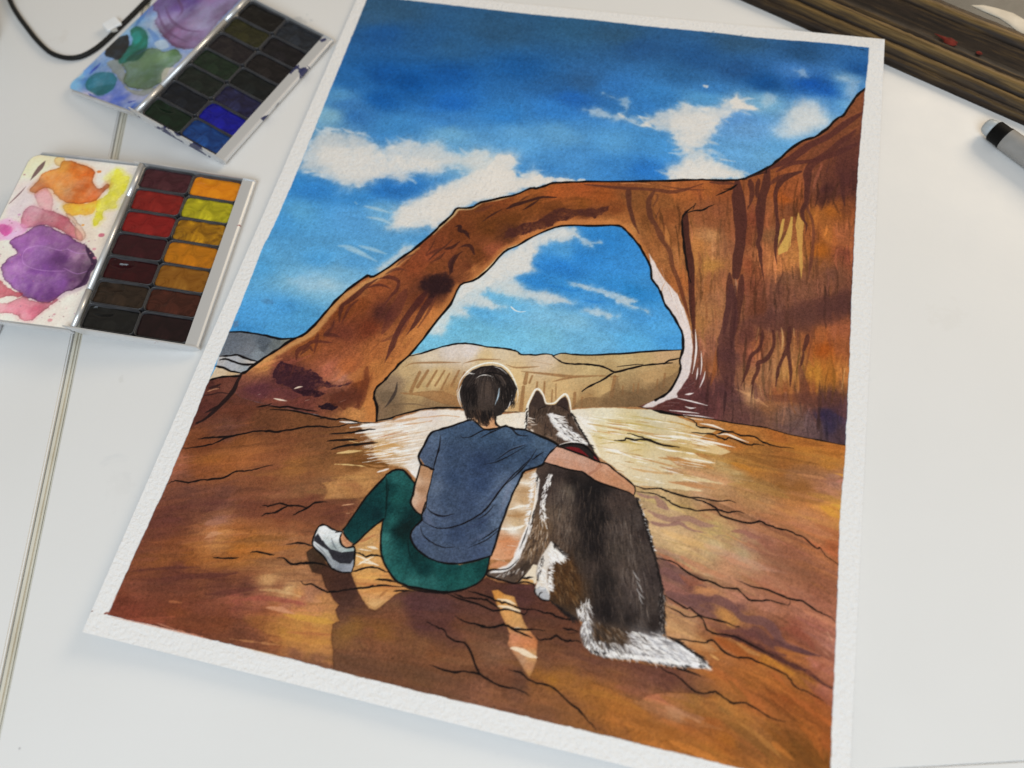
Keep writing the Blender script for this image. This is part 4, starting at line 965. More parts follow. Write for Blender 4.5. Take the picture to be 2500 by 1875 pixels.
# right-hand ground: mauve strata, orange patches
MAU = (112, 76, 72)
for f, t, w, c, o_ in (('l', '160,460 230,490 300,495', (14, 30, 10), (150, 112, 104), .8), ('l', '300,490 340,540 400,580', (24, 60, 20), (146, 106, 98), .75), ('l', '250,590 320,630 420,655 540,645 640,690 760,705', (30, 36, 50, 50, 40, 20), (152, 112, 102), .75),
                      ('l', '240,665 320,690 400,695 480,680 540,720 600,740 680,755', (16, 26, 24, 26, 24, 16, 6), (144, 104, 96), .8), ('l', '860,742 940,745 1000,770 1080,790', (10, 30, 40, 14), (146, 96, 84), .7), ('l', '760,775 815,773', (8, 6), (150, 112, 96), .7), ('l', '205,580 225,575', 22, (90, 66, 62), .8),
                      ('l', '320,900 390,940 480,990 580,1030', (10, 40, 30, 10), (186, 116, 84), .7), ('l', '490,930 600,990 760,1060 830,1080', (30, 50, 50, 10), (190, 128, 94), .6), ('l', '770,920 880,960 1000,1010', (10, 40, 10), (196, 136, 104), .6),
                      ('l', '360,1010 430,1060 520,1110 640,1130', (40, 50, 46, 14), (118, 80, 76), .7), ('l', '480,1060 560,1120 650,1120', (20, 50, 20), (150, 90, 66), .7), ('l', '380,1190 470,1230 580,1250 720,1240', (40, 70, 70, 50), MAU, .75),
                      ('l', '560,1215 720,1235 850,1285 940,1375 1060,1395 1140,1430 1200,1510 1260,1580 1380,1620 1500,1655', (60, 80, 70, 56, 60, 70, 70, 50, 34, 8), (108, 72, 70), .8), ('l', '380,1270 420,1280', 34, (150, 110, 100), .6),
                      ('l', '520,1270 640,1330 740,1370', (40, 70, 40), MAU, .7), ('l', '600,1170 680,1190 760,1180', (30, 60, 20), (188, 128, 86), .7), ('l', '780,1310 820,1360 850,1440', (30, 70, 50), (184, 126, 72), .7), ('l', '690,1410 760,1440 900,1470', (30, 60, 20), (126, 80, 62), .6),
                      ('l', '740,1470 880,1490 1020,1510 1160,1590 1250,1650', (30, 60, 80, 80, 50), (100, 60, 56), .7), ('l', '1220,1450 1330,1480 1430,1550 1470,1620', (20, 60, 50, 20), (142, 76, 58), .6), ('l', '740,1520 820,1570 930,1640', (20, 60, 30), (156, 80, 40), .6),
                      ('l', '1180,1600 1280,1630 1420,1655', (20, 40, 14), (176, 108, 50), .6), ('l', '980,820 1100,880 1300,900 1440,960', (10, 80, 90, 20), (140, 88, 68), .45), ('l', '1040,900 1200,960 1440,1060', (10, 90, 30), (134, 86, 62), .4), ('l', '1510,560 1590,600 1660,650', (14, 60, 14), (206, 146, 60), .7),
                      ('l', '1590,545 1660,560', (20, 50), (210, 158, 66), .8), ('l', '1480,420 1560,440 1650,500', (10, 40, 40), (186, 126, 96), .5), ('l', '1630,380 1670,370', 40, (196, 128, 112), .6), ('l', '1590,310 1670,330', (10, 30), (216, 152, 62), .8), ('l', '850,240 950,270 1010,310', (14, 50, 20), (190, 122, 44), .5),
                      ('m', '1050,300 1210,325 1330,385 1450,445 1600,520 1720,572 1820,650 1895,692', (10, 34, 50, 44, 40, 30, 30, 26), (76, 44, 42), .88), ('m', '1290,270 1340,260 1420,340 1500,400', (20, 60, 70, 30), (98, 62, 58), .75), ('m', '1480,340 1560,390 1700,430 1810,455', (50, 40, 30, 6), (92, 58, 58), .8),
                      ('m', '1080,330 1200,400 1300,440', (30, 70, 20), (150, 84, 40), .6), ('m', '1200,360 1290,420 1370,450', (10, 44, 10), (182, 128, 76), .7), ('m', '1480,390 1600,440 1740,520', (20, 50, 30), (158, 94, 52), .6), ('m', '1460,500 1560,560 1620,600', (14, 40, 10), (190, 124, 46), .6),
                      ('m', '1690,580 1780,560 1830,520', (20, 60, 20), (142, 80, 58), .5), ('m', '1860,280 1890,330', (8, 22), (214, 160, 128), .8), ('m', '1810,400 1880,460', (6, 10, 6), (206, 146, 116), .7), ('m', '1000,440 1030,460 1065,485', (6, 12, 4), (220, 168, 104), .8),
                      ('m', '1000,540 1100,600 1200,680 1320,790 1480,900', (20, 50, 60, 60, 20), (170, 96, 48), .5), ('m', '1120,620 1200,700 1300,820', (10, 40, 10), (120, 78, 36), .45), ('m', '1080,920 1250,1010 1400,1150 1480,1260', (20, 60, 60, 40), (120, 80, 36), .4), ('m', '1200,930 1380,1060 1520,1200', (10, 40, 20), (184, 126, 64), .5),
                      ('m', '1560,1000 1650,1130 1760,1260', (30, 60, 60), (104, 64, 28), .45), ('m', '1640,950 1760,1060 1840,1230', (20, 50, 30), (170, 92, 40), .5), ('m', '680,830 780,870 930,940', (40, 30, 6), (190, 136, 100), .55), ('m', '740,690 860,690 960,740', (20, 30, 10), (110, 72, 50), .4)):
    cv.S(f, t, w, c, o_, soft=1.3, rough=1.8)

# figures' shadow as painted
SH = ('d:180,730 230,690 300,720 350,830 420,880 500,905 570,905 592,960 640,1080 690,1170 740,1238 800,1255 880,1195 980,1110 1050,1085 1300,1075 1500,1080 1700,1010 1800,960 1900,1000 2080,1010; c:480,640 580,660 700,800 850,900 960,960 1000,1050 1020,1200 1100,1290 1350,1340 1700,1390 2000,1440; '
      'm:1000,620 1080,640 1150,655 1080,720 980,762 880,730 800,722 700,722 560,735 480,782 400,760 250,690 120,640 100,700 200,800 330,900 400,1000 430,1080; n:2212,1010 1437,850 700,690 340,600 340,530 340,420 325,330 335,220 385,200; d:475,1350 435,1250 470,1205 440,1180 390,1100 350,1050 310,930 230,910 200,850')
rs = cv.mask(cv.tr('', SH), 1.0, 1.0)
sm_ = np.zeros((NY, NX), np.float32)
sm_[rs[0], rs[1]] = rs[2]
sm_ *= gm
# the lower right end of the shadow wash runs out wet
yy, xx = np.mgrid[0:NY, 0:NX].astype(np.float32)
ex, ey = cv.raw(np.array([1480.0]), np.array([1760.0]))
soft_end = 1 - 0.9 * np.exp(-(((xx - ex[0]) / 55) ** 2 + ((yy - ey[0]) / 70) ** 2))
ex2, ey2 = cv.raw(np.array([1775.0]), np.array([1668.0]))
soft_end = soft_end * (1 - np.exp(-(((xx - ex2[0]) / 42) ** 2 + ((yy - ey2[0]) / 34) ** 2)))
sm_ *= soft_end
cv.blend(*ALL, sm_, varied(SF, 0.15, 0.08))
streaks(SF, 300, sm_, 8, w=(3, 12), ln=(25, 90), op=(0.12, 0.32), jitter=0.12)
e_ = np.exp(-np.abs(rs[3]) / 1.3) * 0.35
cv.blend(rs[0], rs[1], (e_ * gm[rs[0], rs[1]] * soft_end[rs[0], rs[1]]).astype(np.float32), (120, 96, 84), 'm')
cv.fill('n', '340,430 800,500 1000,540 1250,640 1000,640 700,600 340,540', (96, 66, 48), 0.4, soft=2.5, wob=2)
cv.fill('n', '830,70 900,0 1150,30 1300,100 1230,170 1180,230 1300,330 1330,400 1200,390 1050,330 950,290 900,200', (74, 44, 46), 0.38, soft=7, wob=3)
cv.fill('d', '210,740 330,800 420,900 570,920 590,1000 640,1120 600,1220 480,1200 400,1080 330,950 240,900', (58, 36, 28), 0.38, soft=4, wob=3)
# sunlit slot between the two shadows
SL = '190,710 240,700 300,740 390,760 420,850 450,930 500,1030 560,1110 602,1160 590,1250 592,1340 560,1430 525,1490 480,1430 430,1340 360,1240 328,1185 352,1100 300,990 260,900 230,820'
cv.fill('c', SL, varied(cv.field('c|250,740:196,132,64 320,780:206,150,84 330,900:206,148,88 400,960:202,150,92 450,1040:204,152,96 400,1130:196,128,94 480,1170:196,122,78 560,1180:198,122,76 540,1300:200,150,98 450,1340:180,136,104 520,1400:186,130,92 520,1470:190,136,80', warp=4), .08), 1.0, wob=0.8, edge=0.3)
for t, w in (('240,785 330,800 405,832', 26), ('245,845 330,862 440,892', 34), ('385,1040 430,1045 475,1060', 20), ('360,1225 430,1240 520,1285 590,1310', 54)):
    cv.S('c', t, (w * .4, w, w * .4), (232, 212, 184), 0.92, rough=1)
cv.S('c', '340,1110 420,1150 560,1170', (20, 50, 20), (200, 128, 90), .5, soft=2)
# warm lit triangle by the shoe
for t, w, c in (('620,1010 800,1030 1000,1050', (10, 30, 10), (176, 106, 62)), ('680,1100 820,1070 960,1090', (8, 40, 8), (186, 122, 66)), ('830,1140 870,1100 910,1070', (8, 34, 10), (150, 96, 56)), ('740,1190 800,1200 860,1170', (8, 36, 8), (214, 170, 116)), ('620,640 700,620 790,575', (8, 30, 6), (166, 96, 60))):
    cv.S('d', t, w, c, 0.6, soft=1.5, rough=1)
for t, w in (('720,680 780,690 820,700', 26), ('640,700 700,710 760,720', 16), ('730,650 800,640', 14), ('620,760 680,780 820,850', 16), ('630,850 720,800 800,760', 18), ('660,820 760,830 830,850', 18), ('640,720 720,735', 14), ('690,790 800,800', 14), ('835,500 830,640', 16)):
    cv.S('d', t, (w * .3, w, w * .3), (236, 222, 200), 0.9, rough=0.8)

# bright ground behind the person, left
cv.fill('a', '560,580 700,580 850,545 1040,480 1180,472 1380,480 1480,560 1300,620 1150,650 1080,740 1020,830 1035,890 1000,1010 940,940 860,915 780,900 690,840 660,790 680,730 640,700 600,660', varied(cv.field('a|900,560:228,216,208 1100,520:224,212,206 1250,520:228,220,210 700,620:226,212,200 800,660:216,190,160 900,690:214,184,150 800,760:206,168,120 700,780:200,158,104 950,760:226,212,196 850,820:206,172,130 1000,900:232,226,220 780,880:200,166,130 960,640:226,214,200 1050,600:232,224,214', warp=6), .05), 0.95, soft=2, wob=2)
rng = np.random.RandomState(21)
for t, w, c in (('410,566 480,572 570,575', 18, 0), ('490,612 640,595 900,565', 24, 0), ('530,657 660,640 800,620 1000,585', 26, 0), ('600,712 700,690 800,668 950,640', 18, 0), ('635,780 720,745 850,720 1000,700', 16, 0), ('630,830 760,805 900,790 1020,770', 14, 0), ('700,955 740,945 790,930', 14, 0), ('700,860 850,850 1000,830', 14, 0), ('760,890 880,880 1000,870', 14, 0), ('860,915 940,900 1010,890', 10, 0), ('640,800 800,780 960,740', 10, 0), ('930,930 970,960 1000,1000', 20, 0),
                ('390,810 480,800 590,790', 24, 1), ('370,895 480,900 630,912', 14, 1), ('480,715 560,732', 22, 1), ('430,685 520,692', 10, 1), ('570,865 680,890', 10, 1), ('420,650 480,640', 8, 1), ('560,800 660,815', 26, 2),
                ('720,590 880,560 1080,530', 22, 3), ('900,590 1000,580 1120,560', 16, 3), ('700,690 830,660 930,650', 14, 4), ('760,700 850,690 930,690', 14, 4), ('650,745 780,745 900,760', 40, 2), ('600,790 700,800 860,830', 30, 2), ('1040,540 1200,520 1330,530', 10, 3), ('880,600 950,630', 14, 3), ('700,640 780,630', 10, 4), ('1020,560 1100,500', 8, 3),
                ('540,865 640,880 790,900', 40, 5), ('620,850 700,845', 14, 5), ('560,895 700,925 780,915', 16, 5)):
    cv.S('a', t, (w * .3, w, w * .3), ((236, 230, 226), (226, 192, 132), (198, 150, 92), (204, 164, 128), (184, 124, 80), (106, 66, 28))[c], 0.88, rough=1)
for _ in range(150):       # dry-brush hatching towards the sleeve
    x = rng.uniform(760, 1040)
    y = rng.uniform(600, 900)
    l_ = rng.uniform(40, 150)
    c = ((238, 232, 228), (196, 178, 166), (120, 104, 98))[rng.choice(3, p=[.6, .28, .12])]
    cv.S('a', '%f,%f %f,%f' % (x, y, x + l_, y - l_ * rng.uniform(.08, .3)), (2, rng.uniform(4, 9), 2), c, 0.7)
# bright ground, right of the dog
LR = ('b:215,420 480,392 900,372 1100,352 1300,352 1600,368 1800,412 1900,450 2020,490 2050,515 2212,555; l:620,60 700,85 850,160 780,180 560,152 620,190 740,242 560,215 380,190 460,258 540,290 330,268 380,285 430,325 250,298 480,320 640,350 800,395 640,380 500,375 420,380 560,420 665,450 520,440 340,420 160,405 140,390 0,270; b:1000,700 700,700 230,560')
cv.fill('', LR, varied(cv.field('b|300,460:226,216,198 420,480:228,218,204 1000,500:230,222,210 1200,400:222,214,190 1600,410:216,206,178 1500,480:206,190,144 1800,470:214,198,164 1200,560:218,204,164 1200,640:212,194,146 1500,620:208,186,130 1500,760:212,192,144 1300,800:222,208,180 1250,700:224,208,176 1700,850:216,198,160 1600,950:218,202,172 1300,950:224,208,180 1900,1050:214,192,152 1500,1020:216,198,164 1900,720:202,176,122 2100,600:206,176,128 2100,760:206,178,130 1900,900:208,182,140', warp=6), .05), 0.97, soft=1.0, wob=1.2)
OL, TN, WH = (186, 160, 92), (184, 134, 84), (236, 230, 220)
for t, w, c in (('1080,600 1300,650 1600,642 1900,622', 26, OL), ('1150,510 1400,555 1650,590 1800,600', 18, TN), ('1250,470 1500,500 1800,555 2000,580', 16, OL), ('1600,655 1800,700 2000,740 2212,780', 44, (178, 144, 84)), ('1690,800 2000,850 2212,905', 54, (186, 132, 78)), ('1450,790 1700,850 1950,912', 20, TN),
                ('1350,865 1550,920 1820,955', 20, (200, 156, 104)), ('1780,1020 2000,1048 2212,1085', 44, (186, 132, 88)), ('1100,440 1300,470 1500,470', 14, (206, 190, 142)), ('1400,420 1600,450 1850,500', 14, OL), ('1750,470 1900,500 2060,560', 16, (188, 140, 66)), ('1150,680 1350,660 1560,690', 18, OL), ('1380,760 1500,730 1600,740', 12, (196, 168, 108)),
                ('1280,400 1450,440 1650,430', 10, (200, 186, 140)), ('1900,560 2050,600 2212,640', 16, TN), ('1500,540 1700,620 2050,690', 10, (190, 140, 92)), ('1100,560 1250,580 1400,600', 12, (200, 156, 104)), ('1500,870 1650,900 1760,960', 10, (206, 172, 124)), ('1350,1000 1450,1010 1600,1030', 16, (206, 180, 132)),
                ('1600,600 1900,620 2150,680 2212,690', 30, WH), ('1160,700 1300,742 1462,800', 30, (236, 232, 228)), ('1700,540 1950,590 2212,645', 14, WH), ('1500,580 1700,630 1850,640', 20, WH), ('950,420 1050,500 1130,560', 60, (234, 228, 220)), ('1850,790 2000,830 2190,850', 20, (228, 212, 180)), ('1900,880 2050,910', 14, (224, 206, 172))):
    cv.S('b', t, (w * .25, w, w * .3), c, 0.85, rough=1, soft=0.9)
for t, w in (('430,1335 560,1355 700,1410', 22), ('600,1445 700,1440 800,1480 910,1520', 22), ('640,1390 740,1410', 8), ('300,1480 560,1520 780,1570', 26), ('700,1480 800,1530', 8)):
    cv.S('k', t, (w * .3, w, w * .2), (238, 228, 216), 0.95)
rngw = np.random.RandomState(77)
for _ in range(90):       # bare paper left between the strokes of the lit ground
    x, y = rngw.uniform(980, 2000), rngw.uniform(400, 1030)
    l_ = rngw.uniform(60, 260)
    k_ = rngw.uniform(.08, .2) + (y - 400) / 630 * .08
    c = ((238, 233, 224), (232, 224, 204), (196, 160, 104), (178, 136, 84))[rngw.choice(4, p=[.45, .25, .18, .12])]
    cv.S('b', '%f,%f %f,%f %f,%f' % (x, y, x + l_ / 2, y + l_ * k_ / 2 + rngw.randn() * 4, x + l_, y + l_ * k_), (2, rngw.uniform(5, 14), 2), c, .8, rough=.8)
for _ in range(70):
    x, y = rngw.uniform(540, 1000), rngw.uniform(590, 890)
    l_ = rngw.uniform(60, 220)
    cv.S('a', '%f,%f %f,%f %f,%f' % (x, y, x + l_ / 2, y - l_ * .07, x + l_, y - l_ * .17), (2, rngw.uniform(5, 12), 2), ((240, 235, 230), (236, 228, 218), (200, 160, 120))[rngw.choice(3, p=[.55, .3, .15])], .8, rough=.8)
# strip of ground between shirt and dog
cv.fill('b', '440,960 620,900 620,1100 580,1300 480,1600 360,1720 160,1720 250,1450 330,1200', varied(cv.field('b|500,980:180,146,112 500,1020:226,214,198 480,1100:176,140,102 460,1200:186,150,110 440,1250:226,210,190 420,1310:180,140,98 400,1400:206,176,136 380,1450:232,224,212 340,1540:200,132,90 360,1600:206,140,100 250,1680:208,150,112', warp=3), .06), 1.0, wob=1)
for f, t, w, c in (('b', '440,1025 560,1035', 26, WH), ('b', '430,960 560,970', 18, (172, 130, 94)), ('b', '390,1100 540,1110', 40, (178, 142, 104)), ('b', '340,1270 440,1240 540,1230', 22, WH), ('b', '330,1320 420,1325 520,1295', 26, (176, 134, 92)), ('b', '250,1440 400,1440 500,1400', 34, WH), ('b', '250,1500 430,1510', 16, (172, 128, 92)), ('b', '250,1555 430,1555', 50, (204, 134, 90)),
                   ('c', '230,350 300,340 400,330', 24, (206, 148, 112)), ('c', '170,490 260,470 370,480', 60, (200, 136, 98)), ('c', '210,420 300,440', 14, WH), ('c', '330,300 420,310', 18, WH)):
    cv.S(f, t, (w * .5, w, w * .5), c, 0.85, rough=1)
cv.fill('c', '420,640 480,560 560,470 600,440 640,460 600,560 590,640 560,650 520,630', (226, 212, 190), 0.95, wob=0.8)
cv.fill('c', '420,645 470,600 560,610 570,650', (206, 150, 84), 0.8, wob=0.8)

# ink cracks of the ground
CR = {
    'p': ('270,735 360,728 450,715 530,690 600,660 680,640 760,620 830,608 900,605 960,612 1020,605 1110,592 1200,575 1290,574 1380,580 1450,570 1500,555 1600,553', '400,665 480,655 560,652 660,640 760,622', '165,1005 210,978 250,970 330,985 420,965 500,960 590,950 650,915 700,900 760,898 810,890 880,868 945,857',
          '875,1150 910,1158 940,1150 1000,1135 1060,1152 1130,1155 1200,1172', '870,1230 900,1210 960,1205 1010,1180 1060,1155', '1095,1225 1130,1205 1200,1172 1260,1130 1345,1125', '1050,1437 1110,1430 1150,1425 1240,1450', '785,1500 800,1492 850,1493 955,1515', '510,1535 620,1540 700,1533', '980,1535 1030,1537 1080,1580 1140,1578 1200,1575 1270,1574 1330,1590',
          '830,432 900,420 940,405', '920,420 1000,432 1060,430 1160,448 1275,462', '930,448 1020,452 1100,460 1180,475 1250,490 1330,510 1400,522 1450,515 1530,530 1600,545 1700,547', '1255,520 1350,512'),
    'a': ('330,660 420,655 500,650 600,630 680,625', '310,715 430,708 545,705', '340,782 440,755 540,742 700,728'),
    'd': ('125,990 160,1022 220,1015 290,1055 370,1085 450,1085 520,1072 600,1060 740,1045 820,1035 900,1030 1050,1042', '800,975 900,980 980,1000', '960,1080 1060,1075 1150,1082', '580,912 650,890 740,865 820,875 870,895 930,920', '620,730 670,745 720,772 760,755 830,765 862,795', '0,800 40,835 120,832 200,825 290,835 370,862',
          '1430,1100 1560,1150 1720,1195 1860,1250 2000,1245 2100,1280 2150,1285 2170,1247 2212,1247', '1500,1100 1590,1140 1650,1145 1720,1150 1800,1160 1860,1205 1930,1245', '1640,1080 1740,1105 1850,1150 1940,1180 2000,1195 2100,1237 2212,1247', '1515,1300 1560,1335 1620,1360 1720,1380 1800,1405 1880,1400 1950,1380 2030,1415 2110,1422 2212,1425', '1990,1400 2100,1455 2212,1500'),
    'n': ('1030,205 1090,240 1150,260 1180,310 1240,345 1305,360 1350,430 1390,540 1420,590 1500,640 1560,672 1660,690 1740,720 1782,747', '1045,520 1130,550 1210,572 1300,568 1400,585 1450,610 1500,640', '1620,555 1670,568 1720,575 1770,625 1870,660 1960,690 2040,770 2130,840 2212,930 2270,1000'),
    'c': ('580,1120 620,1150 680,1145 730,1135 770,1112 830,1155 890,1158 960,1160 990,1180', '0,1000 80,1028 160,1040 230,1035 300,1015 400,1052 520,1060 590,1058 660,1068', '540,870 600,885 660,910 700,908 760,935 850,965 970,970', '820,1045 900,1060 970,1072', '870,1085 970,1082', '420,645 490,628 560,650 590,662', '465,600 520,592 570,585'),
    'l': ('150,405 220,430 320,425 380,445 440,465 550,490 650,500 760,520 840,515 885,532', '160,450 230,458 300,470 350,490 400,520 450,555 560,580 620,592 740,585 780,620 900,665 1000,682 1060,665 1110,690 1180,715 1290,740 1330,765 1380,780 1480,868 1505,860 1550,920 1640,985', '540,490 640,520 700,545 760,580 830,602 880,595 950,608',
          '310,937 370,950 430,965 520,1030 620,1090 710,1110 800,1155 900,1165 980,1240 1050,1250 1150,1250 1270,1283 1290,1245', '920,1105 1010,1145 1130,1170 1240,1220 1310,1245 1380,1255 1480,1325 1560,1360 1620,1405', '370,1210 450,1260 530,1310 555,1300 620,1360 750,1390 850,1420 890,1442 915,1440', '370,1285 450,1320 545,1372 630,1365 680,1460 740,1490 820,1500 900,1520 1000,1570 1090,1620 1170,1655',
          '95,20 180,45 240,65 310,95 390,115 480,125', '0,75 75,75 85,60 150,72 200,68 310,95'),
    'k': ('260,1260 340,1290 400,1330 410,1365 520,1380 640,1405 760,1420 830,1450 960,1460 1060,1520 1150,1550 1350,1580', '350,1420 450,1430 550,1440 640,1480 690,1490 720,1470 850,1520 940,1545 960,1535 1060,1550', '600,1440 680,1420 760,1412'),
    'm': ('610,510 680,570 740,590 820,650 890,715 980,730 1040,715 1100,760 1170,800 1260,800 1370,860 1450,910 1550,940', '680,310 760,330 860,345 970,358 985,345 1030,345 1110,430 1200,465 1280,470 1380,510 1540,580 1590,630 1640,690 1720,720 1835,785', '750,540 850,570 930,600'),
}
for f, rows in CR.items():
    w = dict(p=10, a=13, d=13, n=11, c=13, l=10, k=12, m=10)[f]
    for t in rows:
        cv.S(f, t, (w * .6, w, w * 1.1, w, w * .6), INK, 0.95, jit=0.35, rough=0.25)
cv.S('j', '270,935 240,990 210,1060 150,1130 80,1200 0,1270 -60,1300', (18, 30, 36, 30, 30, 20, 14), (34, 22, 22), 0.95, rough=0.6, taper=(0, 0))
cv.S('j', '0,1225 60,1195 120,1160', (8, 22, 8), (34, 22, 22), 0.9)
cv.S('j', '30,985 130,960 260,955', 13, INK)
cv.S('k', '-20,1205 100,1230 260,1262', (12, 34, 10), INK)

# ---- the dog
DOG = ('b:495,530 500,470 512,430 520,340 540,290 580,205 610,200 650,250 670,320 700,325 760,320 810,270 850,245 875,290 890,370 900,410 940,460 970,530 1030,600 1070,670 1100,730 1150,800 1165,845 1300,930 1470,1140 1530,1240 1570,1350 1600,1480 1640,1620; '
       'c:1640,350 1680,480 1710,590 1730,720 1740,850 1730,950 1750,1085 1720,1110 1800,1150 1900,1200 2000,1250 2100,1330 2142,1370 2100,1410 2000,1402 1800,1390 1650,1350 1500,1320 1350,1330 1200,1310 1080,1270 1020,1200 990,1120 985,1050 1010,990 950,960 850,900 760,840 700,795 640,785 580,745 568,690 595,660 580,560 600,480 560,470 480,560 400,640 300,620 200,600 140,562 160,520 250,520 330,490 390,430 430,330 470,240 520,120 560,0; '
       'b:590,1200 590,1080 580,950 600,870 700,800 640,640')
DF = cv.field('''b|580,300:64,50,44 620,400:66,52,44 850,320:74,56,48 800,420:76,60,50 700,520:80,62,52 600,560:96,76,62 700,620:86,68,56 800,640:80,62,52 640,900:70,56,50 660,1100:60,48,44 900,1000:40,32,30 760,950:52,42,40 800,1150:76,64,58 880,1100:96,84,74 760,1300:94,78,66 1000,1150:34,28,28 1100,1100:28,24,24 1350,1180:62,50,46
1250,1200:76,62,56 1000,1400:46,38,36 1150,1350:30,26,26 850,1450:88,72,62 750,1550:84,66,54 600,1450:98,78,62 560,1550:110,88,70 1400,1500:78,66,60 1500,1400:70,60,56 1300,1450:70,60,56 1550,1500:52,42,40 1100,1600:36,30,30;
c|800,600:70,46,26 850,450:66,44,28 900,700:76,52,30 760,700:72,48,28 850,800:60,44,32 1100,500:56,46,42 1000,400:58,48,42 1400,500:74,62,56 1300,350:70,60,54 1500,650:72,60,56 1200,650:42,36,34 1200,900:34,28,28 1450,950:48,40,38 1600,850:62,52,48 1650,1000:42,34,32 1550,350:66,56,52 1300,150:64,54,50 1100,100:34,28,28 900,200:76,62,54 1600,600:58,48,46
450,400:120,98,82 500,480:60,48,40 350,560:80,64,54 250,570:92,76,66 560,250:96,74,56 620,150:104,80,58 1150,1100:74,52,36 1250,1150:80,58,40 1050,1100:150,138,130 1100,1220:150,144,142 1300,1280:130,122,118 1500,1150:176,172,172 1700,1200:214,212,214 1900,1300:222,220,222 2050,1350:224,222,224 1600,1300:180,176,178 1500,1080:110,100,96 1400,1100:84,66,54''', p=2.6, r=3, warp=3)
cv.fill('', DOG, varied(DF, 0.12, 0.05), soft=0.9, wob=1.2, reg=6)
rd = cv.mask(cv.tr('', DOG), 0.9, 1.2)
dm = np.zeros((NY, NX), np.float32)
dm[rd[0], rd[1]] = rd[2]
# halo of bare white round the head
cv.S('b', '480,560 498,480 508,340 540,260 578,192 612,186 650,235 672,305 705,314 755,306 805,258 850,228 882,275 898,360 906,400', (26, 30, 26, 22, 18, 18, 18, 14, 12, 12, 16, 18, 16, 14, 6), (240, 234, 224), 0.95, taper=(0.3, 0.3))
cv.S('b', '920,430 980,520 1060,620 1110,700 1160,790', (10, 40, 50, 36, 10), (236, 228, 216), 0.8, soft=2.5)


def fur(f, box, n, dirn, ln, w, cols, op=(0.5, 0.9), seed=1, spread=0.25, within=True):
    """short hair strokes inside the quadrilateral box of traced points"""
    R = np.random.RandomState(seed)
    q = [tuple(map(float, t.split(','))) for t in box.split()]
    old = cv.clip
    if within:
        cv.clip = old * np.clip(dm * 1.0 + 0.0, 0, 1)
    for _ in range(n):
        u, v = R.rand(), R.rand()
        x = (q[0][0] * (1 - u) + q[1][0] * u) * (1 - v) + (q[3][0] * (1 - u) + q[2][0] * u) * v
        y = (q[0][1] * (1 - u) + q[1][1] * u) * (1 - v) + (q[3][1] * (1 - u) + q[2][1] * u) * v
        d = dirn[0] * (1 - u) + dirn[1] * u if not callable(dirn) else dirn(x, y)
        a = math.radians(d) + R.randn() * spread
        l_ = R.uniform(*ln)
        b = R.randn() * 0.12
        P = '%f,%f %f,%f %f,%f' % (x, y, x + math.cos(a) * l_ * .5, y + math.sin(a) * l_ * .5, x + math.cos(a + b) * l_, y + math.sin(a + b) * l_)
        cv.S(f, P, (w * 1.5, w * 1.3, w * 0.3), cols[R.randint(len(cols))], min(1.0, R.uniform(*op) * 1.15))
    cv.clip = old


BK = [(24, 20, 20), (32, 27, 26), (40, 33, 31)]
BW = [(104, 86, 74), (90, 74, 64), (118, 100, 88), (70, 58, 52)]
WT = [(232, 228, 226), (222, 218, 218), (240, 236, 232)]
# back of the dog: long soft hair
cv.fill('b', '900,960 1100,1000 1300,1060 1230,1200 1200,1500 1150,1700 1000,1700 980,1400 1000,1200 900,1080', (24, 21, 22), 0.6, soft=9, wob=3)
cv.fill('c', '1050,0 1200,0 1180,300 1250,600 1300,900 1500,1000 1650,1080 1400,1080 1200,1000 1100,900 1150,500 1020,250', (26, 22, 22), 0.5, soft=10, wob=3)
fur('b', '720,950 1400,1120 1580,1650 700,1650', 420, (95, 82), (50, 150), 5, BK + BW[:2] + BW[3:], (0.18, 0.45), 2, 0.12)
fur('c', '750,50 1550,50 1700,1000 1050,950', 460, (85, 78), (50, 150), 5, BK + BW, (0.16, 0.42), 3, 0.14)
fur('c', '1250,80 1500,80 1600,900 1400,800', 60, (88, 80), (60, 150), 4, [(150, 136, 126), (128, 114, 104)], (0.2, 0.45), 4, 0.1)
fur('b', '800,1050 940,1050 900,1600 760,1600', 50, (100, 92), (60, 140), 4, [(150, 134, 120), (128, 112, 100)], (0.2, 0.45), 5, 0.1)
# head
fur('b', '540,330 880,330 960,640 560,640', 190, (100, 75), (20, 60), 5, BW + BK + [(96, 76, 62)], (0.35, 0.7), 6, 0.3)
cv.fill('b', '545,320 580,215 610,210 650,300 665,330 600,370', (58, 46, 42), 0.8, soft=1, wob=0.8)
cv.fill('b', '770,320 815,275 850,252 872,300 882,370 830,345', (52, 40, 38), 0.8, soft=1, wob=0.8)
cv.S('b', '660,320 670,340 640,350 600,375', (4, 10, 4), BK[0], 0.8)
cv.S('b', '760,325 810,340 860,370 885,390', (4, 10, 4), BK[0], 0.8)
cv.fill('b', '690,410 735,395 800,465 900,530 975,600 1060,690 1000,690 850,650 770,595 800,555 740,520 712,465', (224, 222, 222), 0.9, soft=1.5, wob=3)
fur('b', '690,400 760,400 1040,680 800,620', 90, (20, 30), (30, 90), 7, WT, (0.6, 0.95), 7, 0.25)
fur('b', '720,430 860,490 1010,670 850,640', 46, (25, 30), (20, 60), 4, [(70, 58, 52), (44, 36, 34)], (0.5, 0.8), 8, 0.2)
fur('b', '495,440 530,440 560,600 500,600', 30, (10, 20), (20, 60), 6, [(226, 214, 202), (150, 126, 108)], (0.6, 0.9), 9, 0.25)
fur('b', '560,600 700,600 800,680 620,640', 40, (20, 20), (20, 50), 5, [(140, 112, 90), (110, 88, 72), (60, 48, 42)], (0.5, 0.8), 10, 0.3)
fur('b', '505,350 515,350 500,540 490,540', 26, (110, 100), (18, 36), 5, BK, (0.7, 0.95), 11, 0.25, False)
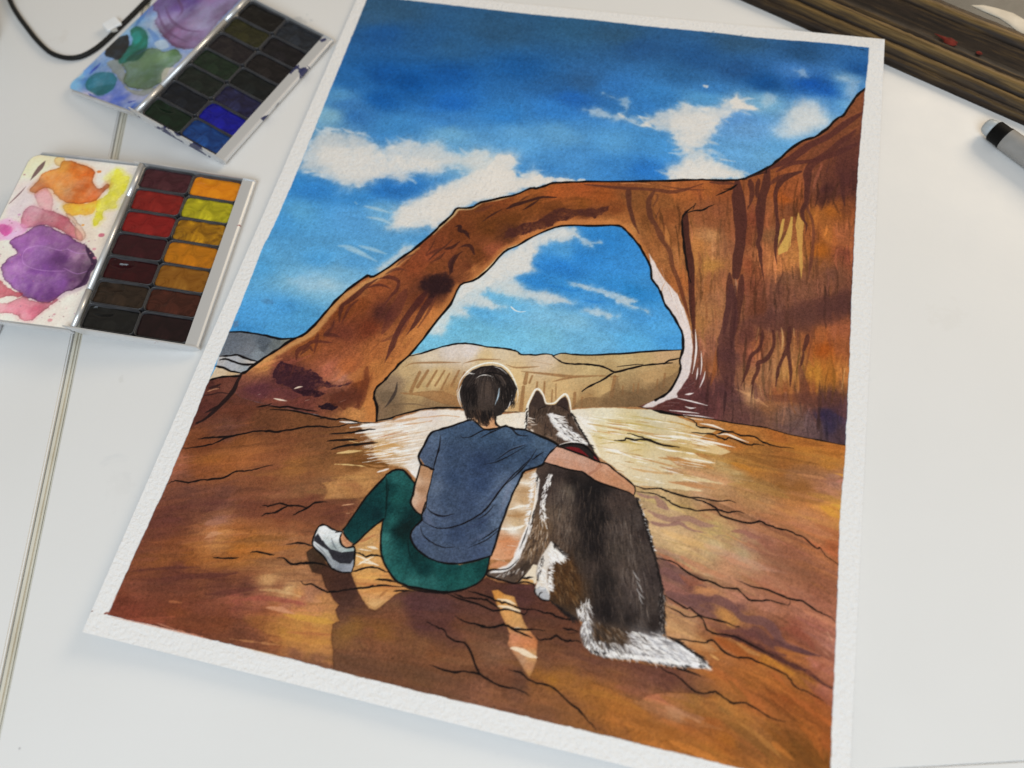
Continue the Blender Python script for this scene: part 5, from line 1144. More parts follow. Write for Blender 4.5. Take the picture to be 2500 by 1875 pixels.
fur('b', '890,380 905,400 1100,730 1070,700', 60, (65, 60), (20, 46), 6, BK, (0.7, 0.95), 12, 0.3, False)
# collar
cv.fill('b', '770,692 850,670 950,664 1020,676 1080,735 1165,838 1100,815 1060,805 990,740 900,705 800,715', (34, 30, 30), 0.95, reg=7)
cv.fill('b', '835,712 900,700 975,715 1035,765 1072,806 1000,792 920,752', (112, 26, 30), 0.95, reg=7)
cv.fill('b', '1098,752 1130,790 1165,838 1108,808', (126, 32, 38), 0.95)
cv.S('b', '785,690 850,668 930,660 1020,672', (4, 9, 5), (236, 230, 224), 0.95)
cv.S('b', '795,700 900,675 1010,690 1075,740 1160,835', (8, 16, 10), INK, 0.9)
# chest fringe, fore leg
cv.S('b', '575,940 600,1010 592,1120 572,1230 548,1340 500,1450 470,1560', (20, 34, 30, 26, 26, 40, 50), (236, 230, 224), 0.9, soft=1.2, rough=1.5)
fur('b', '560,940 590,940 540,1400 500,1400', 110, (160, 150), (16, 44), 5, WT, (0.7, 0.95), 13, 0.35, False)
fur('b', '590,950 610,950 560,1420 540,1420', 70, (110, 120), (16, 40), 4, BK, (0.6, 0.9), 14, 0.3)
fur('b', '700,940 735,950 660,1240 620,1220', 60, (125, 115), (18, 46), 6, WT, (0.7, 0.95), 15, 0.2)
fur('b', '610,1220 660,1220 690,1420 640,1400', 40, (80, 70), (20, 46), 6, WT, (0.6, 0.95), 16, 0.3)
fur('b', '560,1350 700,1350 690,1650 500,1650', 130, (105, 85), (30, 80), 6, [(120, 84, 46), (150, 122, 98), (70, 52, 40), (96, 70, 48), (196, 176, 156)], (0.4, 0.8), 17, 0.2)
cv.S('c', '525,120 470,260 425,370 390,440 330,500 250,525 180,545', (30, 50, 60, 60, 50, 40, 30), (232, 228, 226), 0.9, soft=1.5, rough=1.5)
fur('c', '520,100 560,120 430,420 380,430', 90, (118, 112), (30, 70), 6, WT + [(196, 188, 182)], (0.6, 0.9), 18, 0.2)
fur('c', '560,150 700,180 560,430 450,420', 110, (112, 100), (30, 80), 6, [(96, 72, 50), (64, 50, 42), (130, 104, 82), (50, 40, 36), (180, 160, 140)], (0.4, 0.8), 19, 0.2)
fur('c', '240,520 480,480 470,560 240,580', 70, (150, 120), (20, 50), 6, [(60, 48, 42), (110, 92, 80), (200, 192, 186), (40, 32, 30)], (0.5, 0.85), 20, 0.3)
cv.S('c', '180,540 240,535 320,520 400,470', (14, 26, 26, 10), (228, 224, 222), 0.9, rough=1)
cv.S('c', '430,420 350,500 270,520 180,518 145,545 150,572 220,598 310,622 400,642 460,590 540,500', (6, 8, 8, 12, 14, 14, 14, 14, 14, 12, 8), INK, 0.9)
cv.S('c', '515,130 480,230 440,330', (4, 10, 4), INK, 0.8)
cv.S('c', '540,0 520,110', (4, 8), INK, 0.8)
# haunch
cv.fill('c', '720,265 800,330 872,400 780,420 722,450 692,520 690,620 712,700 702,792 630,770 572,705 592,620 580,560 602,480 640,380', (228, 220, 212), 0.92, soft=1.5, wob=1.5)
cv.fill('c', '690,540 720,440 790,410 890,420 960,520 1000,640 980,760 900,840 800,820 720,740', (74, 48, 28), 0.55, soft=4, wob=3)
fur('c', '720,420 920,420 980,820 730,780', 260, (70, 62), (30, 90), 5, [(112, 80, 48), (50, 34, 22), (84, 56, 32), (140, 110, 78), (40, 30, 24)], (0.3, 0.7), 21, 0.2)
fur('c', '700,280 860,390 780,430 690,440', 80, (50, 45), (30, 80), 7, WT, (0.6, 0.95), 22, 0.25)
fur('c', '730,260 860,370 850,400 740,310', 40, (48, 42), (30, 70), 4, BK + [(110, 98, 90)], (0.6, 0.9), 23, 0.2)
fur('c', '690,450 720,450 720,700 690,700', 50, (35, 30), (20, 50), 7, WT, (0.6, 0.95), 24, 0.3)
fur('c', '640,380 660,380 610,620 590,620', 40, (110, 100), (14, 30), 4, BK, (0.6, 0.9), 25, 0.5)
fur('c', '600,480 660,480 700,740 620,700', 40, (60, 60), (20, 60), 6, WT + [(212, 196, 176)], (0.5, 0.9), 26, 0.4)
cv.fill('c', '575,695 620,670 670,685 712,760 700,795 640,785 590,745', (170, 170, 174), 0.9, wob=0.8)
cv.S('c', '580,690 570,720 590,745', 9, INK)
cv.S('c', '612,760 618,735 640,722', 8, INK)
cv.S('c', '590,745 640,790 725,800', (6, 14, 8), INK)
cv.S('c', '620,690 660,690', 22, (224, 222, 222), 0.8)
fur('c', '700,790 760,830 960,960 900,960', 70, (45, 40), (30, 70), 6, BK, (0.6, 0.9), 27, 0.3, False)
# rump tuft and tail
fur('c', '940,850 1060,770 1060,960 1000,960', 60, (80, 75), (50, 130), 5, WT + [(60, 50, 46)], (0.6, 0.95), 28, 0.25)
for t in ('1060,780 1065,830 1090,862', '1040,770 1030,850 1025,900', '990,800 1005,880 1050,970', '960,880 990,920 1030,970'):
    cv.S('c', t, 6, WT[0], 0.95)
fur('c', '990,1000 1060,970 1120,1250 1020,1200', 120, (110, 70), (40, 110), 7, WT + [(150, 146, 150), (90, 80, 76)], (0.6, 0.95), 29, 0.25)
fur('c', '1090,980 1350,1050 1350,1190 1100,1130', 150, (65, 45), (50, 130), 6, [(66, 46, 30), (96, 70, 46), (48, 38, 32), (150, 132, 116), (34, 28, 26)], (0.4, 0.85), 30, 0.2)
fur('c', '1080,1150 1500,1200 1600,1300 1130,1250', 190, (62, 45), (40, 110), 6, WT + [(170, 166, 168), (60, 52, 50)], (0.55, 0.95), 31, 0.22)
fur('c', '1380,1070 1620,1080 1700,1280 1450,1230', 130, (30, 26), (60, 140), 6, WT + [(140, 134, 134), (84, 74, 70)], (0.5, 0.9), 32, 0.16)
fur('c', '1550,1110 1750,1140 2020,1330 1750,1320', 170, (28, 26), (60, 150), 8, WT + [(200, 198, 202)], (0.4, 0.8), 33, 0.12)
fur('c', '1750,1110 1800,1120 2100,1320 2040,1300', 60, (30, 28), (40, 90), 5, BK, (0.6, 0.9), 34, 0.15, False)
fur('c', '1050,1240 1100,1260 2000,1390 1950,1395', 110, (35, 25), (30, 80), 6, BK, (0.6, 0.9), 35, 0.25, False)
fur('c', '1100,1230 1400,1290 2100,1370 1600,1310', 90, (45, 24), (40, 100), 7, WT, (0.6, 0.95), 36, 0.2, False)
cv.S('c', '1010,990 985,1060 990,1140 1030,1230', (6, 10, 8), (120, 112, 112), 0.6)
# right outline: broken black hair
fur('b', '1480,1150 1500,1150 1650,1640 1630,1640', 90, (70, 75), (20, 50), 6, BK, (0.7, 0.95), 37, 0.25, False)
fur('c', '1560,50 1580,50 1735,700 1715,700', 120, (70, 80), (22, 54), 6, BK, (0.7, 0.95), 38, 0.25, False)
fur('c', '1690,700 1740,700 1750,1090 1700,1080', 120, (88, 75), (30, 80), 6, BK + [(140, 130, 124)], (0.6, 0.95), 39, 0.25, False)
fur('b', '1490,1160 1520,1160 1660,1640 1645,1640', 34, (30, 30), (12, 26), 4, WT, (0.5, 0.8), 40, 0.3, False)
for t in ('1455,530 1500,600 1520,620', '1500,545 1515,610', '1490,620 1520,670 1545,725', '1490,690 1520,740 1560,780', '1530,740 1545,780', '1510,740 1530,800 1548,830', '1490,640 1500,700'):
    cv.S('c', t, (3, 7, 3), (214, 210, 208), 0.9)

# ---- the person
SK, SKD = (190, 146, 124), (184, 130, 100)
# trousers
TRO = ('900,30 950,0 1000,-15 1060,0 1110,60 1152,105 1140,200 1115,280 1150,340 1215,390 1218,440 1150,500 1115,570 1125,640 1190,710 1300,780 1420,825 1560,845 1700,815 1828,770 1815,860 1780,950 1700,1020 1560,1072 1420,1087 1300,1072 1130,1042 1050,1022 980,980 910,890 860,780 845,680 850,560 870,430 '
       '780,500 700,570 610,655 560,630 515,570 508,530 600,400 720,230 850,90')
TF = cv.field('d|1000,60:36,100,86 1060,120:30,92,78 960,140:16,66,58 1000,250:26,88,74 820,200:14,60,54 700,350:12,54,50 620,480:14,58,52 600,600:18,70,62 800,380:10,46,44 900,300:12,56,50 950,450:30,92,78 880,620:48,116,98 920,750:40,106,90 1000,550:10,42,38 1080,520:8,34,32 1060,650:14,62,54 1050,800:26,86,74 1150,780:12,52,46 1000,900:34,100,84 1150,1000:44,112,94 1250,900:12,56,50 1300,1000:38,104,88 1400,900:22,82,70 1500,980:24,86,72 1500,900:18,72,62 1650,950:26,88,74 1750,900:16,68,58 1600,1030:30,96,80 1150,420:10,44,40', warp=4)
cv.fill('d', TRO, varied(TF * np.array([1.0, 0.88, 1.0], np.float32), 0.18, 0.08), wob=0.3, reg=9)
for t, w in (('905,70 915,160 900,280', 12), ('925,60 925,140', 8), ('1210,400 1120,440 1060,520 1040,600', 12), ('1200,440 1120,480 1080,560', 10), ('1090,560 1095,680 1110,780', 14), ('1105,640 1130,720', 10), ('1190,390 1100,420 1020,470', 8), ('1030,560 990,620', 16)):
    cv.S('d', t, (w * .3, w, w * .3), (8, 28, 28), 0.8)
cv.fill('d', '960,530 1050,470 1150,440 1110,540 1090,640 1040,640', (6, 30, 28), 0.6, soft=5, wob=2)
cv.S('d', '895,60 900,200 890,400 870,440', 10, (8, 24, 24), 0.9)
for t in ('900,30 850,90 720,230 600,400 508,530', '510,560 560,632 612,656 700,572 780,502 870,432', '900,30 950,0 1000,-15 1060,0 1110,60 1152,108', '1152,108 1140,200 1115,280 1150,345 1215,392', '868,440 850,560 845,680 860,780 910,890 980,980 1050,1022 1130,1044 1300,1074 1420,1089 1560,1073 1700,1020 1780,950 1812,865 1828,775'):
    cv.S('d', t, 14, INK, jit=0.2, taper=(0.2, 0.2))
cv.S('d', '1040,1035 1150,1065 1300,1085 1420,1095 1540,1085', (10, 22, 24, 20, 8), INK, 0.85)
# ankle and shoe
cv.fill('d', '500,560 540,615 592,655 570,695 510,690 478,640 482,590', (196, 142, 106), wob=0.3, reg=12)
cv.S('d', '500,590 540,640 580,660', (4, 20, 8), (170, 110, 76), 0.6)
SHOE = '235,640 240,600 252,570 290,500 340,485 410,522 460,542 505,545 482,600 490,655 540,690 600,680 614,720 602,850 582,910 500,912 420,885 380,845 330,765 240,680'
cv.fill('d', SHOE, varied(cv.field('d|330,530:236,236,236 400,580:226,228,228 450,600:230,232,232 420,680:150,160,160 500,700:168,176,176 570,710:150,164,162 270,640:220,222,224 300,700:180,184,188 400,810:150,154,160 500,880:130,134,144 560,880:150,154,164 360,620:196,202,202', warp=2), .05), wob=0.2, reg=10)
cv.fill('d', '248,600 282,558 312,600 345,655 395,702 500,732 608,718 602,790 572,835 480,832 412,792 372,712 305,672 246,630', (40, 38, 44), 0.97, wob=0.6)
cv.fill('d', '282,560 296,555 330,625 318,622', (230, 230, 230), 0.95, wob=0.3)
for t, w in (('405,560 430,545', 8), ('420,575 450,550', 8), ('440,590 470,560', 8), ('415,690 400,640', 8), ('400,600 430,680 470,720', 14), ('250,650 330,730 400,820', 10), ('480,850 580,845', 8), ('450,880 560,890', 10)):
    cv.S('d', t, (w * .4, w, w * .4), (96, 100, 106), 0.7)
for t in ('500,545 460,542 410,522 340,485 290,500 252,570 236,620 240,680 330,765 380,845 420,885 500,912 580,912', '500,548 480,600 490,658 540,692 600,680 614,720 604,850 582,912', '490,545 440,552'):
    cv.S('d', t, 13, INK, jit=0.15)
# left arm
cv.fill('a', '1035,900 1130,938 1112,1050 1088,1140 1076,1220 1040,1282 1000,1260 958,1190 975,1130 1000,1020', varied(cv.field('a|1070,960:172,128,94 1040,1100:162,120,90 1040,1220:170,126,100 990,1130:206,172,148 1010,1020:200,164,136 980,1190:204,168,144', warp=2), .06), wob=0.2, reg=13)
for t in ('1035,890 1000,1020 975,1130 957,1190 1000,1262 1042,1284', '1130,938 1112,1050 1088,1140 1078,1220 1045,1284'):
    cv.S('a', t, 12, INK, jit=0.15)
# neck
cv.fill('a', '1430,545 1480,590 1530,628 1612,622 1640,598 1612,565 1612,520 1540,500 1450,500', varied(cv.field('a|1500,590:206,160,120 1580,590:198,148,108 1590,550:186,136,100', warp=2), .06), reg=14)
cv.S('a', '1612,525 1610,560 1618,590 1640,602', 12, INK)
# shirt
SHI = ('a:1170,630 1280,595 1400,555 1450,565 1480,592 1530,628 1620,618 1690,600 1760,620 1840,630 1960,680 2090,745 2040,810 1970,900 1840,945 1800,1010 1740,1130 1700,1240 1650,1370 1610,1500 1575,1600; '
       'd:1830,765 1700,805 1550,832 1400,822 1280,780 1180,710 1120,620 1122,560 1160,500 1215,445; a:1045,1290 1078,1230 1090,1130 1112,1040 1135,935 1070,908 1018,830 1060,750 1110,655')
SFD = cv.field('a|1090,720:92,98,126 1060,820:88,94,122 1110,860:84,90,116 1130,690:90,98,124 1250,650:72,84,112 1400,650:70,82,110 1550,680:66,80,108 1700,640:76,88,114 1300,800:64,74,102 1500,900:52,62,92 1650,800:58,70,98 1850,720:66,80,108 1950,740:80,92,118 1900,860:60,72,100 1950,900:74,86,112 1300,1000:58,68,96 1500,1050:56,66,96 1250,1150:66,74,100 1400,1200:64,72,100 1150,1080:96,100,124 1100,1280:92,96,122 1060,1330:88,92,118 1200,1340:78,84,110 1000,1420:84,90,116 1060,1500:74,80,106 1300,1430:60,68,96 1500,1350:64,72,100 1600,1250:88,94,120 1720,1100:116,120,146 1700,1180:108,114,140 1640,1350:100,106,132 1600,1450:90,98,126 1300,1580:76,82,108 1500,1580:70,76,104 1580,1540:84,90,118 1150,1560:78,84,108', warp=4)
cv.fill('', SHI, varied(SFD * np.array([0.88, 0.97, 0.95], np.float32), 0.2, 0.09), wob=0.25, reg=5)
for t, w, c, o_ in (('1720,1030 1690,1150 1640,1290', 40, (124, 128, 150), .35), ('1600,1400 1500,1450 1400,1500', 20, (92, 98, 124), .35), ('1650,830 1780,760 1900,720', 18, (92, 104, 130), .4), ('1080,1260 1090,1330 1140,1370', 20, (106, 110, 134), .4), ('1030,1400 1040,1470', 26, (100, 104, 128), .4),
                   ('1750,960 1620,1100 1480,1260', 24, (42, 52, 80), .45), ('1300,1400 1450,1370 1600,1280', 20, (48, 56, 84), .4), ('1120,1270 1220,1310 1330,1280', 14, (50, 58, 84), .5), ('1900,780 1830,860', 14, (44, 54, 82), .5)):
    cv.S('a', t, (w * .4, w, w * .3), c, o_, soft=2.5)
for t, w in (('1185,668 1178,760 1152,850 1132,935', 12), ('1335,672 1360,690 1430,680 1500,642', 6), ('1495,692 1580,648 1690,602', 10), ('1420,680 1500,640 1560,625', 8), ('1700,602 1745,632 1785,668 1862,676', 9), ('1630,855 1720,790 1840,745', 9), ('1610,885 1720,830 1840,760', 6), ('1885,870 1930,835 1982,800', 9),
             ('1930,772 1885,845 1800,930 1740,985 1650,1090 1580,1190 1500,1275 1400,1335 1300,1375 1190,1392 1110,1370 1040,1325', 12), ('1890,850 1800,950 1680,1060', 10), ('1082,1228 1120,1268 1200,1297 1290,1278', 11), ('1032,1370 1050,1440 1120,1500 1220,1538 1300,1532', 9), ('1642,1378 1560,1440 1480,1490', 8), ('1650,1390 1540,1480 1400,1540', 6),
             ('1530,895 1610,880 1690,840', 5), ('1470,1320 1540,1280 1600,1210', 6), ('960,1440 975,1500 1010,1550', 8)):
    cv.S('a', t, (w * .3, w, w * .4), INK, 0.92, jit=0.15)
for t in ('a:1440,555 1400,556 1280,597 1170,632 1110,657 1060,750 1018,832 1035,890 1070,908 1135,937', 'a:1450,562 1480,592 1530,628 1620,618 1690,600 1760,622 1840,631 1960,681 2092,747 2040,812 1970,902 1840,945 1800,1012 1740,1132 1700,1242 1650,1372 1612,1500 1578,1600',
          'd:1832,765 1700,806 1550,834 1400,824 1280,782 1180,712 1118,620 1118,560 1155,500 1217,440 1215,390 1250,280'):
    cv.S('', t, 13, INK, jit=0.2, taper=(0.2, 0.2))
# right arm laid round the dog
cv.fill('b', '760,700 820,710 960,760 1080,810 1160,842 1225,857 1300,920 1380,980 1462,1050 1478,1100 1462,1142 1420,1112 1300,1072 1150,1022 1050,962 1000,927 880,907 760,872 655,842 700,770', varied(cv.field('b|760,760:196,152,132 850,800:192,150,130 1000,830:194,152,132 1100,880:186,140,118 800,850:190,140,114 950,890:190,138,112 1150,950:190,134,102 1300,1000:188,132,98 1420,1080:190,136,102 1200,890:200,150,122 1330,960:196,142,110', warp=3), .06), wob=0.25, reg=15)
cv.fill('b', '1050,940 1110,910 1160,850 1180,880 1120,925 1070,960', (160, 104, 80), 0.45, wob=0.8, edge=0.3)
cv.S('b', '1180,880 1280,960 1400,1040 1450,1090', (4, 12, 4), (168, 112, 84), 0.5)
cv.S('b', '720,800 880,830 1000,860 1100,900', (4, 14, 4), (180, 124, 98), 0.4)
for t in ('655,842 760,873 880,908 1000,928 1050,963 1150,1023 1300,1073 1420,1113 1462,1143', '770,702 820,711 960,761 1080,811 1160,843 1225,858 1300,921 1380,981 1463,1051 1478,1100 1463,1142', '770,700 700,770 655,842'):
    cv.S('b', t, 12, INK, jit=0.15)
# hair
cv.S('a', '1318,330 1340,250 1400,175 1470,135 1560,112 1650,125 1720,180 1765,270 1785,350 1775,420', (4, 8, 10, 11, 12, 11, 11, 10, 8, 3), (244, 241, 234), 0.9)
cv.fill('a', '1340,300 1365,232 1430,170 1500,140 1590,130 1660,150 1715,200 1752,260 1777,312 1766,372 1742,432 1682,482 1655,512 1622,526 1570,528 1560,575 1545,605 1500,580 1450,535 1420,545 1380,520 1372,500 1350,440 1330,380', varied(cv.field('a|1400,300:40,34,32 1400,450:46,40,38 1550,300:70,58,52 1540,380:62,52,48 1550,460:50,42,38 1600,200:34,28,28 1700,260:30,26,26 1700,400:56,50,46 1650,480:40,34,32 1480,180:50,42,40 1500,560:70,52,42 1420,520:60,48,40', warp=3), .1), wob=1.0, reg=11)
HR = [(26, 22, 22), (34, 28, 27), (20, 17, 18)]
for _ in range(230):
    u = NOISE.rand()
    ang0 = math.radians(NOISE.uniform(35, 145))
    cx, cy = 1560, 235
    x0, y0 = cx + NOISE.randn() * 70, cy + abs(NOISE.randn()) * 50 - 60
    side = -1 if x0 < cx else 1
    x1 = x0 + (x0 - cx) * NOISE.uniform(0.5, 1.5) + side * 20
    y1 = y0 + NOISE.uniform(90, 260)
    if not (1345 < x1 < 1760 and y1 < 520):
        continue
    c = (HR + [(70, 58, 52), (88, 76, 70), (40, 34, 32)])[NOISE.randint(6)]
    cv.S('a', '%f,%f %f,%f %f,%f' % (x0, y0, (x0 + x1) / 2 + side * 12, (y0 + y1) / 2 - 15, x1, y1), (3, 6, 2), c, NOISE.uniform(.35, .8))
cv.fill('a', '1475,300 1500,245 1550,222 1600,240 1632,320 1620,420 1560,470 1490,470 1470,390', (96, 80, 72), 0.22, soft=5, wob=2)
for t, w in (('1440,190 1500,150 1580,140', 10), ('1450,215 1560,190 1640,200 1710,230', 14), ('1640,250 1660,330 1650,420', 8), ('1450,240 1440,330 1450,430', 10), ('1600,220 1640,260 1640,310', 8), ('1380,430 1400,490 1440,540', 10), ('1500,500 1530,560 1560,585', 8), ('1470,510 1500,560', 8), ('1620,520 1640,480', 10), ('1690,470 1740,400 1760,340', 10)):
    cv.S('a', t, (w * .3, w, w * .3), HR[2], 0.9)
for t, w, c in (('1350,285 1328,340 1345,430', 10, 0), ('1312,320 1325,400 1355,470', 7, 0), ('1440,205 1400,185 1372,178', 6, 0), ('1370,215 1410,195 1450,198', 7, 0), ('1345,260 1380,215', 7, 0), ('1462,232 1500,210 1550,208 1590,222', 7, 0), ('1480,225 1470,260', 4, 0), ('1510,215 1505,245', 4, 0), ('1550,215 1548,245', 4, 0), ('1580,222 1590,255', 4, 0), ('1535,158 1512,192', 6, 0), ('1500,165 1490,190', 4, 0), ('1570,150 1545,172', 4, 0),
                ('1600,142 1650,160 1700,200', 5, 0), ('1640,305 1632,370 1605,440', 10, 1), ('1628,330 1625,400', 5, 1), ('1742,330 1730,410 1695,482', 10, 0), ('1765,320 1752,390 1735,420', 6, 0), ('1360,440 1375,500', 6, 0), ('1620,165 1640,180', 4, 0), ('1680,180 1700,200', 4, 0), ('1725,240 1745,280', 4, 0)):
    cv.S('a', t, (w * .3, w, w * .2), ((236, 232, 228), (190, 214, 232))[c], 0.92)
for t in ('1440,540 1450,560 1470,580', '1530,580 1545,600 1560,585', '1380,515 1400,535 1420,540', '1400,500 1380,530', '1480,560 1500,590 1530,600', '1545,560 1565,580 1562,590'):
    cv.S('a', t, (9, 7, 2), (52, 38, 32), 0.9)

for _ in range(150):
    sd_ = NOISE.choice([-1, 1])
    x0 = 1560 + sd_ * NOISE.uniform(90, 195)
    y0 = NOISE.uniform(270, 395)
    x1, y1 = x0 + sd_ * NOISE.uniform(-12, 16), y0 + NOISE.uniform(40, 90)
    cv.S('a', '%f,%f %f,%f %f,%f' % (x0, y0, (x0 + x1) / 2 + sd_ * 6, (y0 + y1) / 2, x1, y1), (4, 7, 1), HR[NOISE.randint(3)], .85)
for _ in range(60):
    x0 = NOISE.uniform(1380, 1600)
    y0 = NOISE.uniform(470, 520)
    cv.S('a', '%f,%f %f,%f %f,%f' % (x0, y0, x0 + 8, y0 + 40, x0 + NOISE.uniform(-6, 34), y0 + NOISE.uniform(45, 85) * (1.15 if 1440 < x0 < 1570 else 0.6)), (5, 8, 1), (HR + [(74, 56, 46)])[NOISE.randint(4)], .85)
for _ in range(26):
    a_ = NOISE.uniform(0, math.pi)
    x0, y0 = 1560 + math.cos(a_) * 205, 330 - math.sin(a_) * 195
    cv.S('a', '%f,%f %f,%f' % (x0, y0, x0 + math.cos(a_) * 14 + NOISE.randn() * 10, y0 - math.sin(a_) * 12 + 14), (5, 1), HR[0], .8)
fur('c', '1560,1120 1760,1150 2040,1340 1700,1310', 70, (28, 27), (40, 110), 5, [(120, 118, 124), (90, 84, 84), (150, 148, 152)], (0.3, 0.6), 44, 0.14)
fur('c', '1020,1010 1110,1000 1500,1290 1090,1240', 70, (60, 48), (40, 90), 5, [(40, 34, 32), (72, 58, 48)], (0.5, 0.85), 45, 0.22)
fur('c', '1060,1240 1200,1290 2080,1385 1900,1370', 70, (42, 26), (34, 80), 6, WT, (0.7, 0.95), 46, 0.22, False)
fur('c', '1990,1290 2060,1320 2130,1385 2060,1390', 40, (34, 30), (34, 80), 6, WT, (0.7, 0.95), 47, 0.16, False)
fur('c', '2000,1270 2080,1310 2150,1390 2050,1400', 30, (34, 30), (24, 60), 4, BK, (0.6, 0.9), 48, 0.2, False)

# ---- edge bleeds of the masking tape, specks
cv.clip = None
for t, w, c, o_ in (('o:165,1045 185,1040 205,1050', 14, (130, 66, 50), .9), ('o:220,1070 500,1130 850,1210 950,1240', (3, 7, 9, 4), (206, 150, 128), .8), ('o:1180,1290 1300,1320 1450,1360', (3, 8, 3), (222, 176, 130), .7), ('o:255,905 240,945 225,970', (3, 10, 4), (186, 116, 92), .7),
                    ('z:108,215 122,212', 8, (30, 70, 110), .9), ('z:298,238 312,236', 7, (30, 70, 110), .9), ('z:1105,332 1130,336', 12, (20, 34, 50), .9), ('z:1030,308 1045,308', 6, (30, 70, 110), .9), ('g:1635,268 1700,276', 8, (226, 220, 212), .9), ('k:1872,1060 1878,1090', 8, (30, 24, 30), .9)):
    cv.S('', t, w, c, o_)

# ---- build the sheet
AL = cv.attr(1.07)
gx = np.linspace(-PW / 2, PW / 2, NX)
gy = np.linspace(PH / 2, -PH / 2, NY)
GX, GY = np.meshgrid(gx, gy)
un, vn = (GX + PW / 2) / PW, (PH / 2 - GY) / PH          # 0..1 right, 0..1 down


BUCK = vnoise((NY, NX), 260, 91, 2) * (0.35 + 0.65 * np.clip(np.maximum(np.abs(un - 0.5), np.abs(vn - 0.5)) * 2, 0, 1) ** 2)      # wet paper dries with soft waves


def lift_at(u, v):
    """how far the sheet stands off the table: the corners curl a little"""
    z = 0.0072 * np.clip(1 - np.hypot((1 - u) * 0.9, v * 1.1) / 0.30, 0, 1) ** 2      # corner resting on the frame
    z = z + 0.0026 * np.clip((v - 0.80) / 0.2, 0, 1) ** 2 * (0.55 + 0.45 * np.clip(1 - u, 0, 1))
    z = z + 0.0016 * np.clip(1 - u / 0.16, 0, 1) ** 2 * (0.3 + 0.7 * v)
    z = z + 0.0008 * np.sin(np.pi * u) * np.sin(np.pi * v)
    z = z + 0.0011 * BUCK
    return z


LZ = lift_at(un, vn)
X3 = np.stack([GX + LZ * (CAM[0] - GX) / CAM[2], GY + LZ * (CAM[1] - GY) / CAM[2], LZ], -1)


def paper_mat(name):
    m = NT(name, rough=0.85, spec=0.10)
    at = m.n('ShaderNodeAttribute', attribute_name='pigment').outputs['Color']
    co = m.obj()
    g1 = m.noise(1900, 2, 0.6, co)
    g2 = m.noise(620, 3, 0.6, co)
    k = m.mix(0.4, g1, g2)
    kk = m.ramp(k, [(0.32, (0.62, 0.62, 0.62)), (0.5, (1.0, 1.0, 1.0)), (0.68, (1.34, 1.34, 1.34))])
    bw = m.n('ShaderNodeRGBToBW')
    m.l(at, bw.inputs[0])
    dark = m.ramp(bw.outputs[0], [(0.05, (0.9, 0.9, 0.9)), (0.25, (0.55, 0.55, 0.55)), (0.62, (0.08, 0.08, 0.08))])
    gr = m.mix(1.0, at, kk, 'MULTIPLY')
    m.base(m.mix(dark, at, gr))
    t1 = m.noise(1500, 3, 0.6, co)
    t2 = m.noise(620, 2, 0.5, co)
    m.normal(m.bump(t2, 0.75, 0.0007, m.bump(t1, 0.6, 0.0003)))
    return m.m


PM = paper_mat('watercolour_paper')
painting = tag(empty('watercolor_painting', (0, 0, 0)), 'large watercolor of a rock arch with a seated person and a dog', 'painting')
cell = cv.ids[:-1, :-1]
names = {1: 'painted_sky', 2: 'painted_hills', 3: 'painted_rock_arch', 4: 'painted_ground', 5: 'painted_person', 6: 'painted_dog'}
labs = {1: 'deep blue sky with white clouds', 2: 'pale sand hills seen beyond the arch', 3: 'rust brown rock arch with dark drips', 4: 'brown and orange rock ground with black cracks', 5: 'seated person in a slate blue shirt, seen from behind', 6: 'dark brown and white dog seen from behind'}
subs = {7: (6, 'painted_collar'), 9: (5, 'painted_trousers'), 10: (5, 'painted_shoe'), 11: (5, 'painted_hair'), 12: (5, 'painted_ankle'), 13: (5, 'painted_arm'), 14: (5, 'painted_neck'), 15: (5, 'painted_arm')}
subl = {7: 'red collar', 9: 'dark green trousers', 10: 'white and black shoe', 11: 'short black hair', 12: 'bare ankle above the shoe', 13: 'bare arm hanging down', 14: 'bare neck', 15: 'bare arm laid round the dog'}
made = {}
for i_, nm in names.items():
    made[i_] = tag(grid_part(nm, X3, cell == i_, AL, PM, painting), labs[i_])
for i_, (pa, nm) in subs.items():
    tag(grid_part(nm, X3, cell == i_, AL, PM, made[pa]), subl[i_])
sheet = tag(grid_part('paper_sheet', X3, cell == 0, AL, PM, painting), 'white textured margin of the sheet')
# cut edge and underside of the sheet
ring = np.concatenate([X3[0, :, :], X3[1:, -1, :], X3[-1, -2::-1, :], X3[-2:0:-1, 0, :]])[::4]
nr = len(ring)
dn = ring.copy()
dn[:, 2] -= 0.0009
fs = [(i, (i + 1) % nr, nr + (i + 1) % nr, nr + i) for i in range(nr)]
em = NT('paper_edge', rough=0.8)
en = em.noise(300, 2, 0.5, em.obj())
em.base(em.ramp(en, [(0.3, (0.76, 0.74, 0.71, 1)), (0.7, (0.84, 0.82, 0.80, 1))]))
mesh_obj('sheet_edge', np.concatenate([ring, dn]), fs, em.m, painting)
B3 = X3[::13, ::13].copy()
B3[..., 2] -= 0.00088
bn, bw = B3.shape[:2]
mesh_obj('sheet_back', B3.reshape(-1, 3), [(j * bw + i, j * bw + i + 1, (j + 1) * bw + i + 1, (j + 1) * bw + i) for j in range(bn - 1) for i in range(bw - 1)], em.m, painting)

# ------------------------------------------------------------------ folding watercolour palettes
mm = 0.001


def metal_mat():
    m = NT('brushed_tin', rough=0.34, metal=0.6)
    co = m.obj()
    n = m.noise(90, 4, 0.6, co)
    m.base(m.ramp(n, [(0.3, (0.62, 0.63, 0.64, 1)), (0.7, (0.74, 0.75, 0.76, 1))]))
    rr = m.ramp(m.noise(55, 5, 0.7, co), [(0.3, (0.26, 0.26, 0.26)), (0.75, (0.46, 0.46, 0.46))])
    m.l(rr, m.b.inputs['Roughness'])
    return m.m


